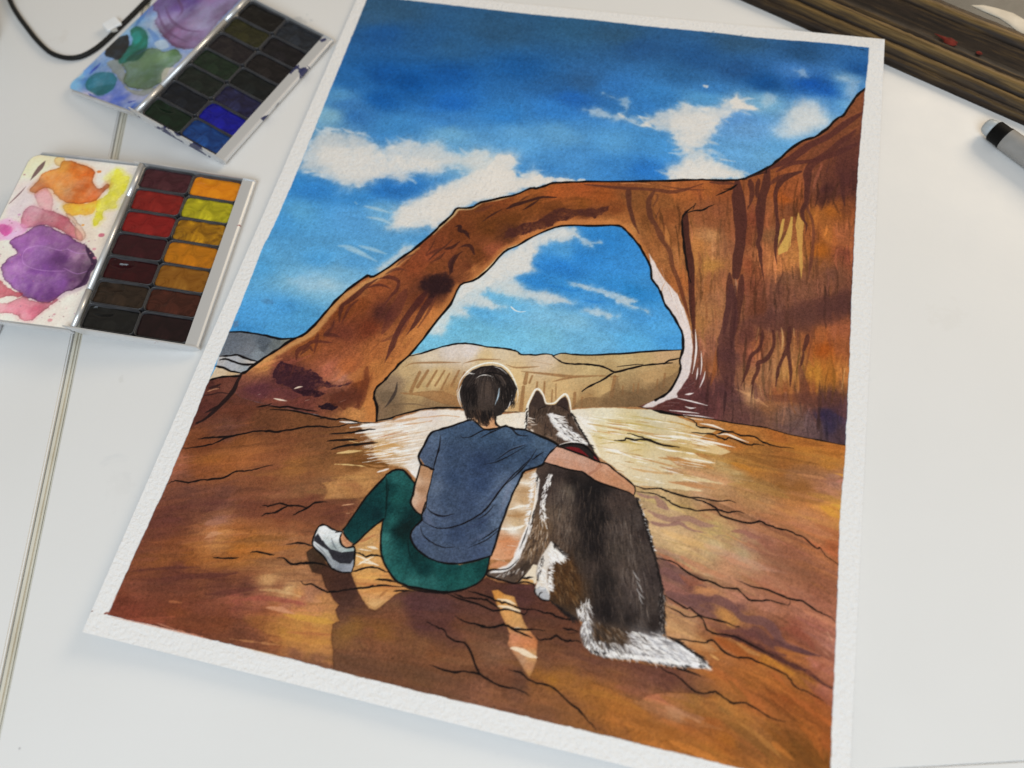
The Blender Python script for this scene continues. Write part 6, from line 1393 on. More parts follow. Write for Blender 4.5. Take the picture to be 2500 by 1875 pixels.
def stained_mat(name, c, thr):
    """tin with dried drips of paint where a noise allows"""
    m = NT(name, rough=0.38, metal=1.0)
    co = m.obj()
    n = m.noise(85, 4, 0.6, co, 0.6)
    f = m.ramp(n, [(thr, (0, 0, 0)), (thr + 0.02, (1, 1, 1))])
    m.base(m.mix(f, (0.70, 0.71, 0.72, 1), c))
    inv = m.ramp(n, [(thr, (0.6, 0.6, 0.6)), (thr + 0.02, (0, 0, 0))])
    m.l(inv, m.b.inputs['Metallic'])
    return m.m


TIN = metal_mat()
ENAM = NT('tray_floor', rough=0.5)
ENAM.base(ENAM.ramp(ENAM.noise(60, 4, 0.6, ENAM.obj()), [(0.3, (0.02, 0.02, 0.022, 1)), (0.7, (0.05, 0.05, 0.055, 1))]))
PANM = NT('pan_plastic', rough=0.3)
PANM.base(PANM.ramp(PANM.noise(70, 3, 0.6, PANM.obj()), [(0.3, (0.025, 0.025, 0.028, 1)), (0.7, (0.07, 0.07, 0.075, 1))]))


def paint_mat(name, c1, c2, rough, scale=120, gloss=0.5):
    c1, c2 = np.array(c1) * 0.86, np.array(c2) * 0.92
    m = NT(name, rough=rough + 0.02, spec=0.24)
    co = m.obj()
    n = m.noise(scale, 5, 0.62, co, 1.4)
    m.base(m.ramp(n, [(0.34, L4(c1, 1.1)), (0.52, L4((np.array(c1) + np.array(c2)) / 2, 1.1)), (0.68, L4(c2, 1.1))]))
    w = m.noise(scale * 1.1, 4, 0.55, co, 1.2)
    m.normal(m.bump(w, 0.45, 0.0012))
    r = m.ramp(n, [(0.3, (rough * 0.7,) * 3), (0.7, (min(rough * 1.5, 0.8),) * 3)])
    m.l(r, m.b.inputs['Roughness'])
    m.b.inputs['Coat Weight'].default_value = gloss * 0.35
    m.b.inputs['Coat Roughness'].default_value = 0.07
    return m.m


def extrude(name, prof, t0, t1, f, mat, parent, smooth=False, nt=1):
    """closed profile [(s, h)] run along t, through the tilting map f(s, t, h) in mm"""
    n = len(prof)
    vs_, fs_ = [], []
    for k in range(nt + 1):
        t = t0 + (t1 - t0) * k / nt
        vs_ += [f(s_, t, h_) for s_, h_ in prof]
    for k in range(nt):
        a, b = k * n, (k + 1) * n
        fs_ += [(a + i, a + (i + 1) % n, b + (i + 1) % n, b + i) for i in range(n)]
    fs_ += [tuple(range(n))[::-1], tuple(range(nt * n, nt * n + n))]
    bm = bmesh.new()
    V = [bm.verts.new(v) for v in vs_]
    for q in fs_:
        bm.faces.new([V[i] for i in q])
    ob = bm_obj(name, bm, mat, parent, smooth)
    return ob


def tube(name, pts, r, mat, parent, seg=12, cap=True):
    P = [Vector(p) for p in pts]
    bm = bmesh.new()
    rings = []
    up = Vector((0, 0, 1))
    for i, p in enumerate(P):
        d = (P[min(i + 1, len(P) - 1)] - P[max(i - 1, 0)]).normalized()
        a = d.cross(up)
        a = a.normalized() if a.length > 1e-4 else Vector((1, 0, 0))
        b = a.cross(d).normalized()
        rr = r[i] if isinstance(r, (list, tuple)) else r
        rings.append([bm.verts.new(p + (a * math.cos(2 * math.pi * k / seg) + b * math.sin(2 * math.pi * k / seg)) * rr) for k in range(seg)])
    for A, B in zip(rings, rings[1:]):
        for k in range(seg):
            bm.faces.new((A[k], A[(k + 1) % seg], B[(k + 1) % seg], B[k]))
    if cap:
        bm.faces.new(rings[0][::-1])
        bm.faces.new(rings[-1])
    return bm_obj(name, bm, mat, parent, True)


def rrect(w, h, r, n=4):
    out = []
    for cx, cy, a0 in ((w - r, h - r, 0), (r, h - r, 90), (r, r, 180), (w - r, r, 270)):
        for k in range(n + 1):
            a = math.radians(a0 + 90 * k / n)
            out.append((cx + r * math.cos(a), cy + r * math.sin(a)))
    return out


PANW, PANH = 23.9, 12.7


def pan_mesh():
    rows = [(0.3, -3.2), (0.0, -0.2), (0.08, 0.0), (0.26, 0.0), (0.36, -0.3), (0.7, -2.6)]
    vs_, fs_ = [], []
    n = len(rrect(PANW, PANH, 2.0))
    for ins, z in rows:
        for x, y in rrect(PANW - 2 * ins, PANH - 2 * ins, max(2.0 - ins, 0.8)):
            vs_.append(((x + ins) * mm, (y + ins) * mm, z * mm))
    for k in range(len(rows) - 1):
        fs_ += [(k * n + i, k * n + (i + 1) % n, (k + 1) * n + (i + 1) % n, (k + 1) * n + i) for i in range(n)]
    fs_.append(tuple(range((len(rows) - 1) * n, len(rows) * n)))
    me = bpy.data.meshes.new('pan')
    me.from_pydata(vs_, [], fs_)
    me.polygons.foreach_set('use_smooth', np.ones(len(fs_), bool))
    me.materials.append(PANM.m)
    return me


PANME = pan_mesh()


def paint_block(seed, level, rough, mat, parent, hollow=0.0):
    """a lump of half-used paint filling one pan"""
    nx_, ny_ = 30, 18
    R1 = vnoise((ny_, nx_), 7, seed, 4) - 0.5
    R2 = vnoise((ny_, nx_), (2.5, 5), seed + 5, 3) - 0.5
    vs_, fs_ = [], []
    for j in range(ny_):
        for i in range(nx_):
            u, v = i / (nx_ - 1) * 2 - 1, j / (ny_ - 1) * 2 - 1
            e = (abs(u) ** 9 + abs(v) ** 7) ** (1 / 8.0)
            k = 1.0 / max(e, 1.0)
            x = PANW / 2 + u * k * (PANW / 2 - 0.45)
            y = PANH / 2 + v * k * (PANH / 2 - 0.45)
            rim = max(abs(u), abs(v))
            z = level + R1[j, i] * rough + R2[j, i] * rough * 0.5 - (0.25 if rim > 0.98 else 0) - hollow * max(0, 1 - ((u + .45) ** 2 * 3 + (v - .6) ** 2 * 4))
            vs_.append((x * mm, y * mm, min(z, -0.12) * mm))
    for j in range(ny_ - 1):
        for i in range(nx_ - 1):
            a = j * nx_ + i
            fs_.append((a, a + 1, a + nx_ + 1, a + nx_))
    return mesh_obj('paint', vs_, fs_, mat, parent, True)


def make_palette(label, loc, rz, paints, draw_lid, frames, seed, stain, lz):
    root = tag(empty('watercolor_palette', loc, rz), label, 'palette', 'open watercolor palettes')
    sb, cb = 8.0 / 56, math.sqrt(1 - (8.0 / 56) ** 2)
    lb = (lz[0] - lz[1]) / 57.0            # the lid leans on its hinge stop
    lc = math.sqrt(1 - lb * lb)
    ft = lambda s_, t, h: ((s_ * cb + h * sb) * mm, t * mm, (12.2 - s_ * sb + h * cb) * mm)
    fl = lambda s_, t, h: (-(s_ * lc + h * lb) * mm, t * mm, (lz[0] - s_ * lb + h * lc) * mm)
    LN = 93.0
    # tray shell: floor, rounded outer side and the flat lip folded over it
    shell = [(2, -4.2), (49, -4.4), (53, -3.9), (55.6, -2.7), (56.5, -1.4), (56.3, -0.45), (55.4, -0.05), (54.0, 0.0), (50.4, 0.0), (50.4, -0.35), (53.8, -0.4), (55.0, -0.6), (55.8, -1.4), (55.0, -2.4), (52.6, -3.4), (49, -3.8), (2, -3.7)]
    tray = extrude('tray', shell, 0.7, LN - 0.7, ft, stain, root, False)
    extrude('tray_floor', [(2.2, -3.68), (49.2, -3.78), (49.2, -3.55), (2.2, -3.45)], 0.8, LN - 0.8, ft, ENAM.m, tray)
    end = [(-3.4, 0.55), (0, 0.55), (53.5, 0.55), (55.8, 0.15), (56.9, -1.2), (55.9, -2.9), (53.2, -4.2), (49, -4.7), (4, -4.6), (1.0, -2.8), (-1.6, -0.8)]
    extrude('tray_end', end, 0.0, 0.65, ft, stain, root)
    extrude('tray_end', end, LN - 0.65, LN, ft, TIN, root)
    for t0, t1 in ((1.0, 20.0), (20.5, 72.0), (72.5, 92.0)):
        tube('hinge_knuckle', [ft(0.7, t0, -0.7), ft(0.7, t1, -0.7)], 1.35 * mm, TIN, root)
    # pans and their paint
    k = 0
    for cix, s0 in enumerate((2.6, 26.7)):
        for row in range(7):
            c1, c2, rg_, lev, ro = paints[cix][row]
            o = bpy.data.objects.new('pan', PANME)
            COL.objects.link(o)
            o.parent = root
            o.location = ft(s0, LN - 1.3 - 12.9 * (row + 1) + 0.2, -0.75)
            o.rotation_euler = (0, math.asin(sb), 0)
            paint_block(seed + k, lev, ro, paint_mat('pan_paint', c1, c2, rg_), o, hollow=1.25 if lev < -1.0 else 0.0)
            k += 1
    # lid with its mixing surface
    n_ = 8
    out = [(1.6, 0.3), (1.6, LN - 0.3)] + [(57 - 6 + 6 * math.sin(math.radians(90 * q / n_)), LN - 6.3 + 6 * math.cos(math.radians(90 * q / n_))) for q in range(n_ + 1)] + \
          [(57 - 6 + 6 * math.cos(math.radians(90 * q / n_)), 6.3 - 6 * math.sin(math.radians(90 * q / n_))) for q in range(n_ + 1)]
    bm = bmesh.new()
    layers = []
    for h, ins in ((-2.9, 1.4), (-2.2, 0.3), (-0.5, 0.0), (-0.05, 0.35)):
        layers.append([bm.verts.new(fl(s_ + (ins if s_ < 20 else -ins), min(max(t, ins + .3), LN - ins - .3), h)) for s_, t in out])
    for A, B in zip(layers, layers[1:]):
        for i in range(len(out)):
            bm.faces.new((A[i], A[(i + 1) % len(out)], B[(i + 1) % len(out)], B[i]))
    bm.faces.new(layers[0][::-1])
    bm.faces.new(layers[-1])
    lid = bm_obj('lid', bm, TIN, root)
    extrude('lid_end', [(0.6, -2.0), (1.8, 0.75), (10, 1.3), (44, 1.3), (51, 0.6), (55, -2.4), (4, -2.9)], LN - 0.1, LN + 0.55, fl, TIN, lid)
    extrude('lid_end', [(0.4, -2.6), (1.6, 0.1), (44, 0.1), (51, -0.1), (55, -2.4), (4, -2.9)], -0.1, 0.28, fl, TIN, lid)
    # painted mixing surface
    bpy.context.view_layer.update()
    Mw = Matrix.Translation(Vector(loc)) @ Matrix.Rotation(rz, 4, 'Z')
    o3 = np.array(Mw @ Vector(fl(56.2, LN - 0.9, 0.05)))
    u3 = np.array(Mw @ Vector(fl(2.0, LN - 0.9, 0.05))) - o3
    v3 = np.array(Mw @ Vector(fl(56.2, 0.9, 0.05))) - o3
    w_, h_ = np.linalg.norm(u3), np.linalg.norm(v3)
    nx_, ny_ = 190, 318
    cl = Canvas(o3, u3 / w_, v3 / h_, w_, h_, nx_, ny_, frames, (228, 218, 208))
    cl.n1 = (vnoise((ny_, nx_), 16, seed, 5, 0.62) - 0.5) * 1.6
    draw_lid(cl)
    wash = 1 + (vnoise((ny_, nx_), 34, seed + 1, 5, 0.6) - 0.5)[..., None] * 0.42 + cl.gran[..., None] * 0.1
    sat = 1 - cl.c.min(-1, keepdims=True)
    cl.c = np.clip(cl.c * (1 + (wash - 1) * np.clip(sat * 1.8, 0.12, 1)), 0, 1)
    A = cl.attr(1.15)
    S_, T_ = np.meshgrid(np.linspace(56.2, 2.0, nx_), np.linspace(LN - 0.9, 0.9, ny_))
    H_ = 0.05 + 0.10 * np.clip(cl.n1 + 0.4, 0, 1) * np.clip((1 - cl.c.min(-1)) * 1.6 - 0.2, 0, 1)      # dried puddles stand a little proud
    X = np.stack([-(S_ * lc + H_ * lb) * mm, T_ * mm, (lz[0] - S_ * lb + H_ * lc) * mm], -1)
    cs, ct = S_[:-1, :-1], T_[:-1, :-1]
    dx = np.maximum(cs - 51, 0)
    dy = np.maximum(np.maximum(ct - (LN - 6), 6 - ct), 0)
    sel = np.hypot(dx, dy) < 5.3
    grid_part('mixing_surface', X, sel, A, MIXM, lid)
    return root


mx_ = NT('enamel_with_dried_paint', rough=0.36, spec=0.5)
_at = mx_.n('ShaderNodeAttribute', attribute_name='pigment').outputs['Color']
_k = mx_.ramp(mx_.noise(900, 2, 0.6, mx_.obj()), [(0.3, (0.94, 0.94, 0.94)), (0.7, (1.05, 1.05, 1.05))])
mx_.base(mx_.mix(1.0, _at, _k, 'MULTIPLY'))
mx_.normal(mx_.bump(mx_.noise(160, 4, 0.6, mx_.obj()), 0.15, 0.0004))
MIXM = mx_.m


def lid_warm(cl):
    cl.round = True
    cl.wk = 1.9
    cl.wet = True
    cl.fill('B', '-100,100 420,130 400,260 200,380 60,560 -100,620', (232, 222, 178), 0.7, soft=14, wob=3, big=3)
    cl.fill('B', '60,420 220,400 230,560 60,640', (222, 206, 220), 0.6, soft=12, wob=3)
    cl.fill('B', '560,620 820,480 900,420 760,900 600,1400 450,1420 640,1000', (222, 202, 180), 0.5, soft=14, wob=3)
    cl.fill('B', '365,250 400,225 440,240 420,290 380,290', (238, 200, 130), 0.8, wob=1, edge=.3)
    cl.fill('B', '430,560 500,540 600,540 650,515 640,580 615,612 540,618 480,622 440,600', (242, 176, 36), 0.85, wob=1.2, soft=1.2, edge=.15)
    cl.fill('B', '790,310 830,360 872,372 850,450 790,520 785,570 700,590 690,650 640,695 630,650 662,590 660,530 720,480 742,400', (208, 202, 26), 0.88, wob=1.6, edge=.1)
    cl.fill('B', '700,380 740,340 800,310 850,360 800,420', (228, 222, 70), 0.5, soft=4, wob=1)
    cl.fill('B', '240,470 290,430 345,480 352,560 330,610 260,560 240,520', (228, 148, 160), 0.75, wob=1, edge=.3)
    OR = cl.field('B|420,300:232,150,50 520,300:216,110,30 330,370:228,140,60 450,400:222,120,36 560,420:198,86,20 600,360:200,92,24 500,500:206,96,24 640,480:196,80,22 700,440:170,66,20 400,440:226,140,56 260,430:206,110,50', warp=6)
    cl.fill('B', '270,360 330,320 400,300 420,260 480,255 550,280 600,300 642,335 628,400 672,442 722,408 738,432 690,480 650,520 560,548 480,542 420,522 370,482 330,440 290,440 240,470 203,450 250,400', OR, 0.93, wob=1.2, edge=.4)
    RS = cl.field('B|200,640:196,96,130 300,640:186,76,104 420,660:190,84,104 480,720:206,110,120 250,600:214,130,160', warp=5)
    cl.fill('B', '145,645 170,590 220,560 300,590 360,600 440,630 500,690 560,770 545,800 480,770 400,720 300,690 230,700 150,705', RS, 0.85, wob=1.2, edge=.4)
    cl.fill('B', '440,610 520,660 572,740 566,790 520,800 500,690', (236, 190, 160), 0.5, wob=1, edge=.6)
    cl.fill('B', '-60,690 60,650 150,690 170,740 90,790 20,790 -60,800', (228, 156, 204), 0.7, soft=3, wob=2)
    cl.fill('B', '-10,700 30,680 70,700 80,740 30,760', (190, 60, 140), 0.7, soft=2, wob=2)
    PU = cl.field('B|200,780:140,84,150 350,760:150,92,158 150,900:134,78,148 250,880:152,100,170 420,920:96,48,110 500,900:150,100,150 560,900:110,60,110 600,950:60,26,66 300,1000:124,68,146 400,1080:130,76,152 200,1100:112,58,136 500,1080:84,40,90 100,1000:150,90,166 350,1150:110,56,128 60,1060:140,84,160 580,1040:56,24,60', warp=9, cell=24)
    cl.fill('B', '60,800 120,770 170,740 240,700 300,688 370,720 450,760 530,800 582,830 612,890 642,950 602,1010 570,1080 490,1130 400,1170 320,1212 240,1202 170,1172 100,1122 40,1062 5,980 50,920 112,880 90,840', PU, 0.96, wob=1.5, edge=.5)
    for t in ('150,900 180,850 280,830 400,860 460,850', '150,900 160,950 230,985 330,1000 440,1000', '430,980 520,1020 590,1000', '450,850 520,880 590,880'):
        cl.S('B', t, 6, (178, 130, 190), .7)
    cl.S('B', '580,835 612,890 640,950 600,1010 568,1080 500,1120', (10, 34, 40, 30, 36, 12), (52, 22, 58), .85, rough=1.2)
    cl.fill('B', '-60,1050 20,1080 80,1130 150,1150 120,1180 40,1170 -60,1190', (182, 50, 72), 0.85, wob=1.5, edge=.3)
    cl.fill('B', '50,1215 150,1180 240,1205 330,1220 385,1195 300,1260 220,1335 160,1335 110,1290 0,1282 -60,1290 -60,1230', (216, 118, 140), 0.8, wob=1.6, edge=.45)
    cl.fill('B', '200,1250 300,1230 260,1290 210,1320', (190, 70, 100), 0.4, soft=4, wob=1.5)
    cl.S('B', '305,258 282,290 250,330 205,388', (12, 34, 26, 4), (96, 72, 72), .9)
    cl.S('B', '175,430 130,480 60,548', (4, 12, 6), (120, 92, 96), .85)
    for x, y, r, c in ((685, 758, 28, (190, 96, 116)), (640, 912, 18, (206, 130, 150)), (636, 852, 18, (214, 150, 160)), (338, 1332, 22, (222, 150, 156)), (366, 1293, 12, (200, 140, 150)), (165, 350, 10, (150, 100, 110)), (130, 620, 14, (206, 150, 190)), (670, 330, 20, (206, 110, 40)), (560, 690, 14, (236, 160, 70)), (600, 800, 9, (200, 140, 150)), (610, 880, 8, (200, 140, 150))):
        cl.S('B', '%f,%f %f,%f' % (x - r * .2, y, x + r * .2, y), r, c, .85, taper=(0, 0))
    R = np.random.RandomState(2)
    for _ in range(70):
        x, y = R.uniform(0, 660), R.uniform(560, 1340)
        cl.S('B', '%f,%f %f,%f' % (x, y, x + 3, y + 2), R.uniform(3, 7), ((200, 120, 150), (150, 100, 140), (120, 80, 90))[R.randint(3)], .6, taper=(0, 0))


def lid_cool(cl):
    cl.round = True
    cl.wk = 1.7
    cl.wet = True
    BF = cl.field('A|500,460:120,180,215 480,540:110,170,215 560,430:90,140,210 600,520:60,110,200 540,600:190,180,215 650,620:110,120,205 760,640:60,90,190 850,690:40,80,170 700,560:90,120,205 620,360:120,160,220 720,200:100,160,215 850,120:90,150,205 900,60:60,80,170 800,180:120,170,215 560,490:60,120,200 870,600:130,140,190 950,200:110,150,200', warp=16, cell=26)
    cl.fill('A', '300,800 1100,900 1700,-300 700,-300', BF, 0.92, soft=3)
    for t, w, c in (('500,430 600,330 700,220 840,90', 24, (196, 214, 228)), ('470,500 500,470 520,460', 40, (214, 214, 214)), ('560,400 640,330 720,260', 14, (60, 90, 170)), ('640,400 610,430 570,470', 20, (40, 70, 180)), ('540,640 600,680 700,700', 26, (170, 190, 220)), ('560,590 620,640 700,660', 18, (30, 60, 160)), ('700,690 800,710 860,660', 30, (40, 80, 180)), ('820,650 860,640', 34, (20, 40, 140)), ('900,100 930,40 950,-40', 30, (40, 40, 130)), ('850,180 880,140 940,60', 24, (70, 120, 190)), ('940,180 990,240 1010,300', 30, (90, 130, 190))):
        cl.S('A', t, (w * .4, w, w * .5), c, .8, rough=1.5)
    PV = cl.field('A|1000,50:110,80,140 1150,40:96,62,130 1200,0:84,50,130 1250,150:160,140,178 1300,80:150,128,170 1150,200:140,104,150 1050,200:90,56,90 1200,260:120,86,124 1400,80:120,86,124 1350,0:140,110,160 1100,120:136,106,156', warp=9, cell=24)
    cl.fill('A', '950,-200 960,0 1000,100 985,150 1040,230 1100,290 1200,312 1290,275 1350,180 1420,100 1500,20 1640,-200', PV, 0.96, wob=2, edge=.5)
    for t in ('1000,60 1030,150 1090,220 1200,270', '1050,40 1090,130 1180,190 1290,200', '1120,-20 1160,60 1130,110', '1020,220 1120,290 1220,300'):
        cl.S('A', t, (4, 18, 4), (84, 52, 92), .55, soft=2)
    cl.fill('A', '680,400 760,385 800,480 790,540 860,575 980,560 920,605 830,590 770,520', (142, 148, 138), .9, wob=1.5, edge=.2)
    SG = cl.field('A|850,430:96,122,92 950,350:90,120,86 950,480:74,104,72 1050,350:120,150,110 1100,340:70,110,50 880,520:80,104,76 1000,450:70,96,66', warp=6)
    cl.fill('A', '780,400 880,345 960,305 1050,330 1110,315 1155,365 1080,440 1040,510 980,545 920,568 840,560 785,520 800,460', SG, .95, wob=1.5, edge=.45)
    cl.fill('A', '830,190 880,165 935,220 935,300 880,335 820,385 755,398 790,300 830,290 850,250', (0, 100, 80), .95, wob=1.5, edge=.2)
    cl.fill('A', '840,220 880,200 900,240 860,280', (30, 150, 150), .6, soft=3, wob=1)
    cl.fill('A', '665,340 720,260 805,222 822,290 782,350 740,378', (5, 14, 20), .96, wob=1.2)
    cl.fill('A', '800,380 880,320 930,310 880,380', (0, 60, 50), .7, soft=3, wob=1)
    cl.fill('A', '548,520 600,470 690,458 742,490 722,560 650,605 590,592 550,560', (10, 108, 122), .95, wob=1, edge=.2)
    cl.fill('A', '580,570 650,540 720,540 650,605 590,592', (0, 84, 90), .6, soft=4, wob=1)
    cl.fill('A', '985,270 1050,255 1068,300 1010,310', (170, 190, 210), .9, wob=1)
    cl.fill('A', '1040,440 1110,430 1060,500 1030,520', (206, 196, 184), .8, wob=1)


def P_(c1, c2, r=0.28, lev=-0.9, ro=0.9):
    return (c1, c2, r, lev, ro)


warm = [[P_((58, 22, 30), (88, 44, 50)), P_((118, 22, 20), (150, 40, 32), .32), P_((124, 20, 20), (150, 34, 30), .3), P_((48, 14, 20), (62, 20, 26), .2, -.7, .5), P_((44, 8, 14), (60, 14, 18), .16, -1.3, .7), P_((36, 26, 18), (62, 46, 34), .3, -1.1, 1.3), P_((20, 20, 20), (34, 34, 32), .16, -1.2, .5)],
        [P_((226, 130, 14), (240, 152, 22), .3, -1.1, .5), P_((150, 140, 18), (220, 206, 40), .35, -.8, 1.0), P_((120, 76, 8), (222, 160, 22), .4, -.7, 1.2), P_((170, 104, 14), (216, 130, 16), .3, -.8, .8), P_((128, 76, 14), (160, 108, 36), .3, -.7, .7), P_((54, 24, 16), (84, 40, 28), .28, -.9, .9), P_((24, 12, 14), (40, 20, 22), .2, -.8, .7)]]
cool = [[P_((14, 12, 12), (26, 24, 20), .25), P_((34, 34, 16), (58, 56, 26), .3), P_((24, 20, 26), (48, 42, 40), .3), P_((16, 30, 20), (36, 54, 36), .3), P_((16, 22, 20), (34, 44, 36), .25), P_((12, 16, 22), (28, 34, 44), .22), P_((10, 26, 16), (22, 46, 30), .16, -1.1, .6)],
        [P_((24, 28, 34), (52, 58, 68), .25), P_((14, 13, 16), (34, 30, 36), .22), P_((16, 14, 16), (40, 34, 34), .25), P_((10, 14, 15), (30, 36, 36), .2), P_((22, 18, 42), (50, 54, 96), .22), P_((10, 10, 120), (24, 28, 168), .3), P_((12, 44, 100), (34, 86, 160), .35)]]
FB = dict(B=(0, 300, 2.7657), A=(0, 0, 2.602))
STW = stained_mat('tin_rose_drips', (0.30, 0.10, 0.10, 1), 0.70)
STC = stained_mat('tin_blue_drips', (0.02, 0.025, 0.09, 1), 0.55)
make_palette('open tin palette with red, yellow and brown pans and an orange and purple stained lid', (-0.1969, -0.0603, TZ), math.radians(4.9), warm, lid_warm, FB, 500, STW, (9.8, 14.0))
make_palette('open tin palette with dark green, black and blue pans and a blue stained lid', (-0.2223, 0.0625, TZ), math.radians(-17.6), cool, lid_cool, FB, 700, STC, (10.6, 3.1))

# ------------------------------------------------------------------ the old picture frame at the back
fd = Vector((134.5, -64.7, 0)).normalized()
fr_root = tag(empty('picture_frame', (0.0689, 0.1967, TZ), math.atan2(fd.y, fd.x)), 'old dark wooden picture frame with worn gold ridges and a red paint spot', 'picture frame')
prof = [(0, 0, 0), (0, 2.4, .1), (0.8, 3.6, .4), (2.2, 4.1, .5), (3.6, 3.7, .1), (4.4, 5.2, .5), (5.6, 6.3, .8), (7.2, 6.6, .9), (8.6, 5.9, .5), (9.4, 5.2, 0), (10.2, 7.2, .5), (11.4, 9.0, .9), (13.0, 9.6, 1), (14.6, 9.0, .8), (15.6, 8.0, .1), (16.3, 8.9, .4), (17.2, 9.2, .35), (18.0, 8.7, .05), (20, 9.2, .1), (23, 10.3, .12), (26, 11.6, .15), (28.2, 12.8, .3), (29.0, 12.4, .05), (29.8, 14.0, .5), (31.0, 15.2, .9), (32.6, 15.6, 1), (34.2, 15.0, .6), (35.2, 13.6, .05), (36.4, 13.9, .3), (38.2, 13.4, .25), (39.6, 12.2, .1), (40.2, 8.0, 0), (40.2, 0, 0)]


def frame_mat():
    m = NT('worn_gilt_wood', rough=0.55, spec=0.25)
    co = m.obj()
    mp = m.n('ShaderNodeMapping')
    mp.inputs['Scale'].default_value = (34, 620, 620)
    m.l(co, mp.inputs['Vector'])
    n = m.noise(1.0, 6, 0.65, mp.outputs['Vector'], 0.4)
    at = m.n('ShaderNodeAttribute', attribute_name='ridge').outputs['Fac']
    s = m.n('ShaderNodeMath', operation='MULTIPLY_ADD')
    m.l(n, s.inputs[0])
    s.inputs[1].default_value = 2.3
    m.l(at, s.inputs[2])
    s2 = m.n('ShaderNodeMath', operation='MULTIPLY')
    m.l(s.outputs[0], s2.inputs[0])
    s2.inputs[1].default_value = 0.385
    c = m.ramp(s2.outputs[0], [(0.36, (0.009, 0.006, 0.0045, 1)), (0.54, (0.028, 0.017, 0.010, 1)), (0.70, (0.085, 0.050, 0.016, 1)), (0.86, (0.19, 0.115, 0.036, 1))])
    m.base(c)
    m.normal(m.bump(n, 0.35, 0.0007))
    return m.m


FMT = frame_mat()
FA0, FA1, FB1 = -170.0, 270.0, 340.0        # outer rectangle of the frame, mm


def rail(p0, p1, inn, nseg, jit):
    """one mitred rail from corner p0 to p1; inn points to the picture"""
    p0, p1, inn = Vector(p0), Vector(p1), Vector(inn)
    d = (p1 - p0).normalized()
    L_ = (p1 - p0).length
    R = np.random.RandomState(int(L_))
    wob = vnoise((len(prof), nseg + 1), (1.3, 3.0), int(L_) + 3, 3) - 0.5
    vs_, fs_, at = [], [], []
    n = len(prof)
    for k in range(nseg + 1):
        for q, (b, z, rdg) in enumerate(prof):
            a = b + (L_ - 2 * b) * k / nseg
            p = p0 + d * a + inn * (b + wob[q, k] * jit * (0.3 if z < 1 else 1))
            vs_.append((p.x * mm, p.y * mm, max(z + wob[q, k] * jit * (z > 1) * 1.2, 0) * mm))
            at.append(rdg)
    for k in range(nseg):
        for q in range(n - 1):
            a = k * n + q
            fs_.append((a, a + 1, a + n + 1, a + n))
    ob = mesh_obj('rail', vs_, fs_, FMT, fr_root, True)
    av = ob.data.attributes.new('ridge', 'FLOAT', 'POINT')
    av.data.foreach_set('value', np.array(at, np.float32))
    bm = bmesh.new()
    bm.from_mesh(ob.data)
    bmesh.ops.recalc_face_normals(bm, faces=bm.faces)
    bm.to_mesh(ob.data)
    bm.free()
    return ob


rl = rail((FA0, 0, 0), (FA1, 0, 0), (0, 1, 0), 420, 0.22)
rail((FA1, 0, 0), (FA1, FB1, 0), (-1, 0, 0), 60, 0.5)
rail((FA1, FB1, 0), (FA0, FB1, 0), (0, -1, 0), 60, 0.5)
rail((FA0, FB1, 0), (FA0, 0, 0), (1, 0, 0), 60, 0.5)


def patch(name, pts, z, mat, parent, thick=0.25, zf=None):
    """thin raised patch of paint with an uneven rim"""
    n = len(pts)
    cx, cy = sum(p[0] for p in pts) / n, sum(p[1] for p in pts) / n
    zz = zf or (lambda x, y: z)
    vs_ = [(x * mm, y * mm, (zz(x, y)) * mm) for x, y in pts]
    vs_ += [((cx + (x - cx) * .85) * mm, (cy + (y - cy) * .85) * mm, (zz(cx + (x - cx) * .85, cy + (y - cy) * .85) + thick) * mm) for x, y in pts]
    vs_.append((cx * mm, cy * mm, (zz(cx, cy) + thick) * mm))
    fs_ = [(i, (i + 1) % n, n + (i + 1) % n, n + i) for i in range(n)] + [(n + i, n + (i + 1) % n, 2 * n) for i in range(n)]
    return mesh_obj(name, vs_, fs_, mat, parent, True)


def cove(x, y):
    for (b0, z0, _), (b1, z1, _) in zip(prof, prof[1:]):
        if b0 <= y <= b1 and b1 > b0:
            return z0 + (z1 - z0) * (y - b0) / (b1 - b0) + 0.35
    return 9.0


redm = NT('red_paint', rough=0.7, spec=0.15)
redm.base(redm.ramp(redm.noise(300, 3, 0.6, redm.obj()), [(0.35, (0.09, 0.012, 0.008, 1)), (0.65, (0.20, 0.026, 0.016, 1))]))
R9 = np.random.RandomState(9)
spot = [(100 + math.cos(a) * r * 1.1, 19.8 + math.sin(a) * r * 0.55) for a, r in [(2 * math.pi * q / 22, 3.4 * (0.75 + 0.5 * R9.rand())) for q in range(22)]]
spot[10] = (92.0, 20.4)
spot[11] = (91.5, 20.2)
spot[12] = (93.5, 19.9)
patch('paint_spot', spot, 0, redm.m, rl, 0.3, cove)
patch('paint_spot', [(114.5 + math.cos(a) * 1.6, 20.0 + math.sin(a) * .8) for a in [2 * math.pi * q / 9 for q in range(9)]], 0, redm.m, rl, 0.2, cove)
cm_ = NT('picture_dark', rough=0.45)
cn = cm_.noise(60, 5, 0.6, cm_.obj(), 0.8)
cm_.base(cm_.ramp(cn, [(0.3, (0.018, 0.021, 0.020, 1)), (0.7, (0.05, 0.054, 0.05, 1))]))
pic = mesh_obj('picture', [((FA0 + 30) * mm, 30 * mm, .0085), ((FA1 - 30) * mm, 30 * mm, .0085), ((FA1 - 30) * mm, (FB1 - 30) * mm, .0085), ((FA0 + 30) * mm, (FB1 - 30) * mm, .0085)], [(0, 1, 2, 3)], cm_.m, fr_root)
wm_ = NT('picture_cream', rough=0.5)
